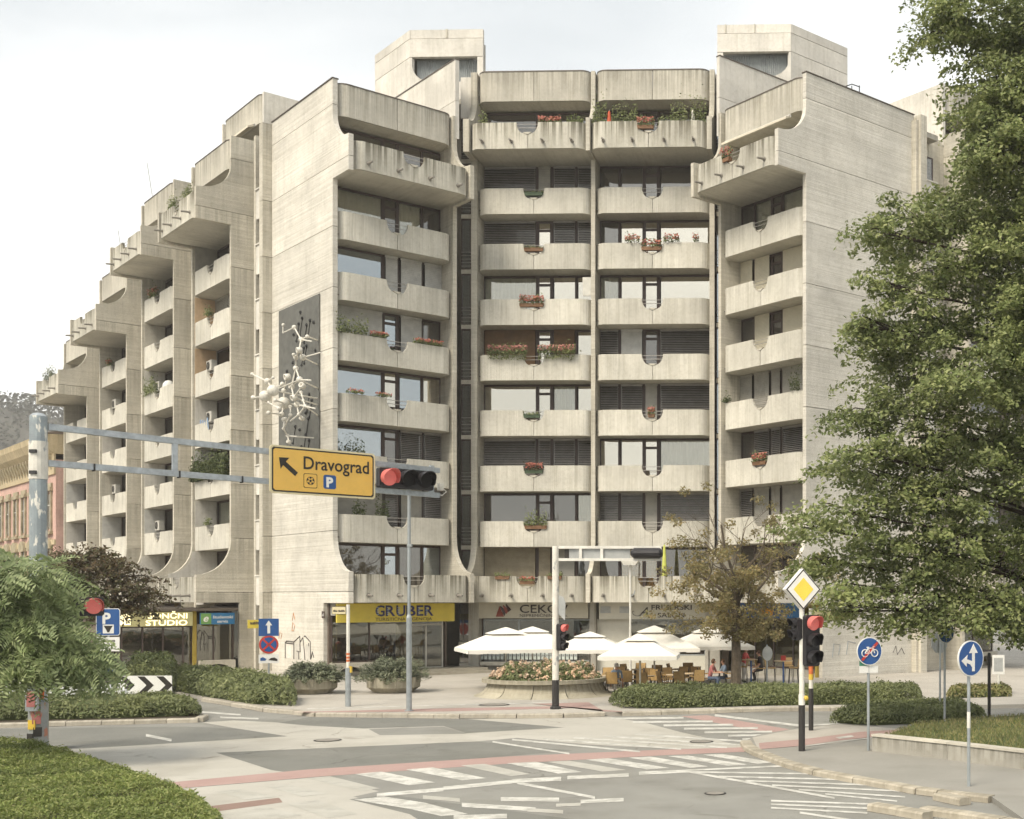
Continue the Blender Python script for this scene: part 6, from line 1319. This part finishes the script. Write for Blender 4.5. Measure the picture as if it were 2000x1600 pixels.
# ------------------------------------------------------------------ hedges and ground cover
def inside(P, poly):
    x, y = P[:, 0], P[:, 1]; c = np.zeros(len(P), bool); n = len(poly)
    for i in range(n):
        x0, y0 = poly[i]; x1, y1 = poly[(i+1) % n]
        k = ((y0 > y) != (y1 > y)); t_ = (x1-x0)*(y-y0)/(y1-y0+1e-12)+x0; c ^= k & (x < t_)
    return c
def edge_dist(P, poly):
    d = np.full(len(P), 1e9); n = len(poly)
    for i in range(n):
        a = np.array(poly[i]); b2 = np.array(poly[(i+1) % n]); ab = b2-a; t_ = np.clip(((P-a)@ab)/(ab@ab+1e-9), 0, 1); d = np.minimum(d, np.linalg.norm(P-(a+t_[:, None]*ab), axis=1))
    return d
def hedge(name, label, poly, z0, h, dens, mat, size=.055, soft=.45, cat='hedge', seed=1, aspect=.4, kind=None, lump=1.0, trail=.15):
    r = np.random.default_rng(seed); poly = [(float(a), float(b2)) for a, b2 in poly]; A = np.array(poly); lo, hi = A.min(0)-trail, A.max(0)+trail
    ar = abs(sum(poly[i][0]*poly[(i+1) % len(poly)][1]-poly[(i+1) % len(poly)][0]*poly[i][1] for i in range(len(poly))))/2
    m = int(ar*dens); P = np.zeros((0, 2))
    while len(P) < m:
        q = r.uniform(lo, hi, (m*2, 2)); P = np.concatenate([P, q[inside(q, poly)]])
    P = P[:m]; d = edge_dist(P, poly); prof = np.clip(d/soft, 0, 1); prof = np.sqrt(1-(1-prof)**2)
    H = h*prof*(1+lump*(.16*np.sin(P[:, 0]*2.3+seed)*np.sin(P[:, 1]*2.9+1)+.10*np.sin(P[:, 0]*6.1+2)*np.sin(P[:, 1]*5.3)+.06*np.sin(P[:, 0]*13)*np.sin(P[:, 1]*11)))
    z = z0+H*(r.uniform(0, 1, m)**.22)+r.exponential(.035, m)*h*1.4
    c = A.mean(0); gx_ = np.where(d < soft*.8, 1, 0)[:, None]*(P-c)/(np.linalg.norm(P-c, axis=1)[:, None]+1e-9)
    Nn = np.concatenate([gx_*.6, np.full((m, 1), .7)], 1)
    t = thing(name, label, cat, (c[0], c[1], z0)) if kind is None else None
    Q = np.concatenate([P, z[:, None]], 1)-np.array([c[0], c[1], z0])
    T = r.normal(0, .7, (m, 3)); T[:, 2] += .6
    me = leaf_mesh('foliage', Q, Nn, size, aspect, .55, seed=seed, T=T)
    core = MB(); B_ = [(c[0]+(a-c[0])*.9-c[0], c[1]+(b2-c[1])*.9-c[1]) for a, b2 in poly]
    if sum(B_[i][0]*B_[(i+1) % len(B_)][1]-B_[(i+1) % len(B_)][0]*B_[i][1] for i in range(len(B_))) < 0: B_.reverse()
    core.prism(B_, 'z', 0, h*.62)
    if t is None:
        o = put(me, name, mat, None, (c[0], c[1], z0)); tag(o, label, cat, kind='stuff'); sheet(name+'_soil', poly, z0+.02, 'soil'); return o
    put(me, 'foliage', mat, t); core.build('inner_core', 'leaf_green_dark', t); return t  # solid dark core added inside to make the hedge opaque between its leaves
hedge('hedge', 'dark juniper hedge left of the blue one way sign', gp([(345, 1352), (400, 1362), (500, 1378), (575, 1380), (580, 1366), (500, 1345), (420, 1334), (340, 1334)], PZ), PZ, .68, 900, 'leaf_hedge', .075, seed=2)
hedge('hedge', 'long low hedge on the traffic island behind the gantry pole', gp([(-200, 1412), (200, 1404), (385, 1399), (394, 1394), (335, 1380), (-200, 1388)], PZ), PZ, .47, 1300, 'leaf_hedge', .06, seed=3)
hedge('hedge', 'broad low hedge in front of the cafe terrace', gp([(1188, 1376), (1215, 1384), (1290, 1385), (1500, 1379), (1800, 1375), (1800, 1358), (1500, 1362), (1240, 1363)], PZ), PZ, .47, 1600, 'leaf_hedge', .052, seed=4)
hedge('hedge', 'low hedge mound between the cycle path signs on the right', gp([(1618, 1413), (1700, 1418), (1860, 1412), (1928, 1404), (1880, 1390), (1700, 1394)], .1), .1, .42, 1500, 'leaf_hedge', .055, seed=5)
hedge('shrub', 'dark clipped shrub in front of the glowing studio sign', gp([(245, 1338), (340, 1338), (350, 1322), (250, 1322)], PZ), PZ, .95, 900, 'leaf_green_dark', .08, seed=6, cat='shrub')
hedge('hedge', 'sunlit hedge strip behind the chevron board', gp([(220, 1362), (340, 1352), (345, 1338), (200, 1342)], PZ), PZ, .85, 900, 'leaf_hedge', .075, seed=7)
hedge('hedge', 'small verge shrub strip under the info panel', gp([(1850, 1366), (1975, 1362), (1975, 1352), (1850, 1356)], .1), .1, .35, 700, 'leaf_grass', .07, seed=8)
hedge('ground_cover', 'low bright green ground cover in the lower left corner', gp([(-420, 1440), (0, 1463), (70, 1470), (150, 1492), (230, 1513), (330, 1548), (400, 1585), (440, 1618), (470, 1680), (-300, 1900)], 0), 0, .32, 1900, 'leaf_cover', .036, .35, 'ground cover', 9, .32, 'stuff', 1.5)
# lawn blades
r = np.random.default_rng(31); la = np.array(LAWN); m = 26000; q = r.uniform(la.min(0), la.max(0), (m*3, 2)); q = q[inside(q, LAWN)][:m]; P = np.concatenate([q, .43+r.uniform(0, .04, (len(q), 1))], 1)
o = put(leaf_mesh('lawn_grass', P, np.tile([.3, -.9, .1], (len(P), 1)), .05, .16, .5, seed=31, T=np.tile([0, 0, 1.0], (len(P), 1))), 'lawn_grass', 'leaf_grass'); tag(o, 'dry short grass on the lawn behind the low wall', 'grass', kind='stuff')
# ------------------------------------------------------------------ trees
def lobes_tree(name, label, trunk, lobes, Yc, leafm, per, lsize, crad, seed, dens=1.0, barkm='bark', tr=.3, forkz=3.0, hue2=None, asp=.55, group=None, jit=.55, flat=.6, dz=.0):
    """crown made of leafy sprays gathered in uneven boughs; lobes in surveyed pixels (column, row, half width, half height, depth shift)"""
    t = thing(name, label, 'tree', (*trunk, 0), 0, group); rnd = random.Random(seed); r = np.random.default_rng(seed)
    tb = MB(); T0 = Vector((*trunk, 0)); C = []; DH = []; bl = MB()
    zs = [ZZ(l[1], Yc+l[4]) for l in lobes]; ztop = max(zs)
    mainp = [Vector((rnd.gauss(0, .12), rnd.gauss(0, .12), z)) for z in np.linspace(0, ztop, 9)]; mainp[0] = Vector((0, 0, 0)); tb.tube(mainp, tr, 10, r1=.05)
    for (px, py, rx, rz, dy) in lobes:
        Y = Yc+dy; k = Y/F; c = Vector((*XY(px, Y), ZZ(py, Y)))-T0; ax, az = rx*k, rz*k; ad = (ax+az)*.62
        n = max(6, int(dens*7.5*(ax*az*ad)**(2/3)/(crad*crad)*.55)); B_ = blob_shell((ax, ad, az), n, rnd.randint(1, 9999), .35, .22)
        C.append(B_+np.array(c)); DH.append(B_/np.array([ax, ad, az])+np.array([c.x, c.y, 0])/(abs(c.x)+abs(c.y)+.5)*.4)
        z0 = max(forkz, min(c.z-az*.4, c.z-.25*sqrt(c.x**2+c.y**2))); i = min(8, z0/ztop*8); p0 = mainp[int(i)].lerp(mainp[min(8, int(i)+1)], i-int(i))
        mid = p0.lerp(c, .55)+Vector((rnd.gauss(0, .2), rnd.gauss(0, .2), .35)); rb = max(.035, min(.12, .03*ax+.04)); bl.tube([p0, p0.lerp(mid, .5)+Vector((0, 0, .15)), mid, c], rb, 6, r1=.02)
        for s_ in range(6):
            e_ = Vector(B_[rnd.randrange(len(B_))])*.95+c; bl.tube([mid.lerp(c, rnd.uniform(.2, 1)), c.lerp(e_, .5)+Vector((0, 0, .1)), e_], .022, 4, r1=.008)
    C = np.concatenate(C); rad = crad*r.uniform(.6, 1.3, len(C)); K = np.repeat(np.arange(len(C)), per); dh = np.concatenate(DH)[:, :2]+r.normal(0, .55, (len(C), 2)); dh /= np.linalg.norm(dh, axis=1)[:, None]+1e-9
    ph_ = np.stack([-dh[:, 1], dh[:, 0]], 1); u = r.uniform(-1, 1.25, len(K)); w_ = r.normal(0, .38, len(K))*(1.15-.5*np.abs(u)); hh = r.normal(0, .16, len(K))
    R_ = rad[K]; Pq = np.empty((len(K), 3)); Pq[:, :2] = C[K][:, :2]+(dh[K]*(u*1.25)[:, None]+ph_[K]*(w_*1.3)[:, None])*R_[:, None]; Pq[:, 2] = C[K][:, 2]+(hh+.25*u-.42*np.clip(u+.2, 0, None)**2-.3*w_**2)*R_*1.3
    Nn = np.zeros((len(K), 3)); Nn[:, :2] = dh[K]*.45; Nn[:, 2] = .8
    put(leaf_mesh('crown', Pq, Nn, lsize, asp, jit, .12, seed), 'crown', leafm, t); tb.build('trunk', barkm, t); bl.build('limbs', barkm, t)
    return t
BT = [(1920, 20, 120, 70, 0), (1990, 110, 110, 90, 1), (1850, 60, 60, 45, 0), (1960, 240, 95, 90, 0), (1925, 300, 60, 55, -1), (1980, 380, 110, 110, 1), (1860, 400, 85, 60, 0), (1770, 430, 85, 42, 0), (1725, 455, 55, 30, -1), (1830, 520, 110, 70, 0), (1740, 560, 65, 40, -1), (1960, 560, 110, 120, 0), (1800, 640, 110, 60, 0), (1715, 660, 70, 45, 0), (1680, 640, 35, 28, -1), (1760, 740, 90, 55, 1), (1900, 740, 140, 100, -1), (1690, 800, 70, 40, 0), (1800, 850, 120, 70, 0), (1690, 890, 75, 38, -1), (1640, 920, 45, 28, 0), (1930, 920, 130, 110, 0), (1760, 960, 105, 60, 0), (1640, 1000, 75, 38, -1), (1570, 1030, 50, 28, 0), (1830, 1060, 120, 75, 0), (1700, 1080, 90, 50, 0), (1600, 1095, 65, 32, 0), (1950, 1090, 110, 85, 1), (1660, 1150, 60, 38, -1), (1780, 1160, 95, 55, 0), (1900, 1180, 110, 55, 0), (1640, 1195, 40, 22, 0), (1770, 1222, 45, 22, -1), (1980, 1200, 60, 50, 0), (1990, 700, 80, 120, -1), (2060, 500, 100, 300, 0), (2080, 900, 120, 260, 0), (2050, 150, 100, 180, 0)]
BT += [(1935, 170, 80, 70, 0), (1985, 270, 70, 70, -1), (1835, 15, 55, 35, 0), (1925, 215, 45, 45, 0)]
BT = [(a, b2, c*.98, d, e_) for a, b2, c, d, e_ in BT]
lobes_tree('lime_tree', 'huge leafy green tree filling the right side', XY(2090, 33), BT, 32.0, 'leaf_tree', 110, .066, .44, 3, 1.25, 'bark_dark', .32, 2.6)
# half bare brown tree by the cafe
x, y = XY(1437, 48.0); t = thing('maple_tree', 'half bare brownish tree with a straight trunk by the cafe', 'tree', (x, y, PZ)); rnd = random.Random(12); mb = MB(); tips = []
mb.tube([(0, 0, 0), (.02, 0, 1.2), (0, .02, 2.6), (.05, 0, 3.6)], [.21, .18, .17, .13], 10); mb.build('trunk', 'bark', t); mb = MB()
for k in range(9):
    a = k*2.4; el = .55+.5*rnd.random(); L_ = 2.1 if k < 6 else 2.7; branchy(mb, (.02, 0, 2.7+.16*k), (cos(a)*cos(el), sin(a)*cos(el)*.8, sin(el)), L_, .07, 3, rnd, .55, .35, 6, tips, 3)
mb.build('limbs', 'bark', t)
pts = [np.array(p) for p, d, k in tips if k <= 1 and (p.z < 5.3 or rnd.random() < .16)]; Pq, Nn = clumps(pts, .32, 60, 5, .7, .1)
r = np.random.default_rng(3); lowc = np.stack([r.normal(0, 1.15, 120), r.normal(0, .9, 120), r.uniform(2.0, 4.6, 120)], 1); Pl, Nl = clumps(lowc, .38, 85, 6, .7, .1)
put(leaf_mesh('crown', np.concatenate([Pq, Pl]), np.concatenate([Nn, Nl]), .065, .5, .6, .1, 4), 'crown', 'leaf_cafe', t)
# plum tree
lobes_tree('plum_tree', 'dark purple brown tree beside the parking sign', XY(215, 46), [(185, 1110, 68, 48, 0), (240, 1130, 50, 44, -.5), (130, 1105, 50, 38, .5), (278, 1172, 32, 26, -.6), (235, 1185, 50, 30, 0), (170, 1180, 48, 32, 0), (110, 1150, 50, 40, 0)], 46, 'leaf_plum', 60, .07, .36, 8, 1.25, 'bark_dark', .12, 1.2)
lobes_tree('green_shrub_tree', 'dark green bush in front of the purple brown tree', XY(130, 42), [(120, 1130, 34, 26, 0), (160, 1165, 40, 30, 0), (100, 1170, 44, 34, 0), (140, 1205, 46, 30, 0)], 42, 'leaf_green_dark', 55, .065, .34, 9, 1.1, 'bark_dark', .1, 1.0)
# feathery compound leaved tree in the left foreground
fx, fy = XY(-110, 26.9); t = thing('feathery_tree', 'bright green feathery leaved tree in front of the gantry pole', 'tree', (fx, fy, 0)); r = np.random.default_rng(17); k = 26.4/F
lob = [(25, 1135, 100, 52), (40, 1205, 80, 55), (15, 1225, 100, 78), (95, 1262, 75, 42), (75, 1288, 95, 40), (165, 1290, 48, 28), (-60, 1200, 120, 130)]
P, Nn, T = [], [], []; mb = MB(); mb.tube([(0, 0, 0), (.05, 0, 1.0), (0, .1, 2.2), (.1, 0, 3.6)], [.13, .11, .09, .04], 9); mb.build('trunk', 'bark', t); mb = MB()
for (px, py, rx, rz) in lob:
    c = np.array([*XY(px, 26.4), ZZ(py, 26.4)])-np.array([fx, fy, 0]); ax, az = rx*k, rz*k
    mb.tube([(0, 0, max(1.6, c[2]-.7)), (c[0]*.5, c[1]*.5, c[2]-.15), tuple(c)], .03, 6, r1=.01)
    n = int(230*ax*az/.8)+60; B_ = blob_shell((ax, min(ax, 1.1), az), n, int(px)+99, .5, .2)
    for b2 in B_:
        base = c+b2; o_ = b2/np.array([ax, ax, az]); o_ /= np.linalg.norm(o_)+1e-9
        d = o_*.5+np.append(r.normal(0, .75, 2), -.15); d /= np.linalg.norm(d); nn_ = o_*.8+np.array([0, -.35, .45])+r.normal(0, .25, 3); nn_ -= d*(nn_@d); nn_ /= np.linalg.norm(nn_)+1e-9; side = np.cross(d, nn_); L_ = r.uniform(.42, .65)
        for q in np.linspace(.12, 1, 9):
            pos = base+d*L_*q-np.array([0, 0, .2*q*q])
            for s_ in (-1, 1):
                ld = side*s_+d*.4-np.array([0, 0, .15]); ld /= np.linalg.norm(ld); w_ = .095*(1-.35*abs(q-.5)*2); P.append(pos+ld*w_*.9); T.append(ld); Nn.append(nn_)
mb.build('limbs', 'bark', t)
put(leaf_mesh('crown', np.array(P), np.array(Nn), .078, .36, .14, .05, 19, np.array(T)), 'crown', 'leaf_feather', t)
# ------------------------------------------------------------------ old pink house and wooded hill far left
ang = radians(135)+BROT; A0 = Vector((-50.9, 85.4, 0))
ph = thing('pink_house', 'old pink town house with ornate cream cornice at the far left', 'building', A0, ang+pi)      # local x runs towards the camera, y into the house
LNG = 46
MB().box(-LNG, 0, 0, 12, 0, 13.2).build('wall', 'pink_stucco', ph); MB().box(-LNG, 0, -.12, 0, 12.2, 13.6).build('frieze', 'pale_stucco', ph)
MB().prism([(-.12, 13.6), (-.5, 14.0), (-.75, 14.5), (-.8, 14.9), (.5, 14.95), (.5, 13.6)], 'x', -LNG, 0).build('cornice', 'pale_stucco', ph)
MB().prism([(-.7, 14.95), (12, 14.95), (6, 17.2)], 'x', -LNG, 0).build('roof', 'roof_tin', ph); MB().box(-LNG, 0, -.1, 0, 7.35, 7.7).build('string_course', 'pale_stucco', ph); MB().box(-LNG, 0, -.1, 0, 0, 4.4).build('plinth', 'pale_stucco', ph)
pane_m = MB().box(-.42, .42, .0, .03, 0, 2.4).mesh('pane'); bar_m = MB().box(-.03, .03, -.03, .0, 0, 2.4).box(-.42, .42, -.03, 0, 1.6, 1.66).mesh('muntin')
sur = MB(); sur.box(-.7, -.44, -.12, 0, -.2, 2.6); sur.box(.44, .7, -.12, 0, -.2, 2.6); sur.box(-.85, .85, -.2, 0, 2.6, 2.85); sur.box(-.85, .85, -.22, 0, -.4, -.2); sur.box(-.75, .75, -.1, 0, 2.85, 3.15); sm = sur.mesh('window_surround')
arc_ = MB(); arc_.box(-.7, -.44, -.12, 0, -.2, 2.2); arc_.box(.44, .7, -.12, 0, -.2, 2.2); arc_.prism([(.85*cos(a), 2.2+.75*sin(a)) for a in np.linspace(0, pi, 11)], 'y', -.25, 0); am = arc_.mesh('window_surround')
cons = MB().prism([(-.12, 12.5), (-.45, 13.4), (-.45, 13.6), (-.12, 13.6)], 'x', -.12, .12).mesh('console')
for i in range(17):
    xx = -1.6-2.55*i
    for m_, z in ((sm, 8.5), (am, 4.9)):
        o = put(m_, 'window', 'orn_stone', ph, (xx, 0, z)); put(pane_m, 'pane', 'glass_dark', o, (0, -.03, 0)); put(bar_m, 'muntin', 'ac_white', o, (0, -.04, 0))
    for d_ in (-.85, 0, .85): put(cons, 'console', 'orn_stone', ph, (xx+d_, 0, 0))
hm = MB(); n = 24; HX = [-900+45*i for i in range(n)]
def hz(x_, y_): return max(0, 84*math.exp(-((x_+360)/190)**2)+46*math.exp(-((x_+620)/200)**2))*math.exp(-((y_-520)/130)**2)+4*sin(x_*.05)*cos(y_*.04)-3
HY = [330+25*i for i in range(16)]
for i in range(n-1):
    for j_ in range(15): hm.face([(a, b2, hz(a, b2)) for a, b2 in ((HX[i], HY[j_]), (HX[i+1], HY[j_]), (HX[i+1], HY[j_+1]), (HX[i], HY[j_+1]))])
S3(hm.build('hill', 'hill_ground', smooth=True))
r = np.random.default_rng(23); m = 1500; xs = r.uniform(-560, -180, m); ys = r.uniform(370, 560, m); C = np.array([[a, b2, hz(a, b2)+3.5] for a, b2 in zip(xs, ys)]); P, Nn = clumps(C, 4.6, 26, 24, 1.0, .4); o = put(leaf_mesh('hill_wood', P, Nn, .85, .7, .6, .1, 25), 'hill_wood', 'leaf_hill'); tag(o, 'dull wooded hilltop behind the pink house', 'wood', kind='stuff')
# trees across the far street on the right
for i, (px, Y, zc, rr_) in enumerate(((2010, 95, 5.0, 60), (2080, 80, 4.5, 80))):
    lobes_tree('street_tree', ['far green street tree at the right edge beyond the crossing', 'second far green street tree just outside the right edge'][i], XY(px, Y), [(px, HZ-30, rr_, 40, 0), (px-20, HZ-50, rr_*.6, 30, 0)], Y, 'leaf_green_dark', 40, .14, .8, 40+i, .8, 'bark_dark', .15, 1.5)

# ------------------------------------------------------------------ thin haze volume, added to lift dark tones and fade the distance
hb = MB().box(-1700, 1700, -400, 2700, -1.2, 104).build('haze', None)
hmt = bpy.data.materials.new('haze_air'); hmt.use_nodes = True; ht_ = hmt.node_tree; ht_.nodes.clear(); ho = ht_.nodes.new('ShaderNodeOutputMaterial'); hv = ht_.nodes.new('ShaderNodeVolumePrincipled')
hv.inputs['Color'].default_value = (1, .97, .92, 1); hv.inputs['Density'].default_value = .0006; hv.inputs['Anisotropy'].default_value = .2; ht_.links.new(hv.outputs[0], ho.inputs['Volume'])
hb.data.materials.append(hmt); tag(hb, 'thin pale haze added to lift dark tones and fade the distance', 'haze', kind='stuff')
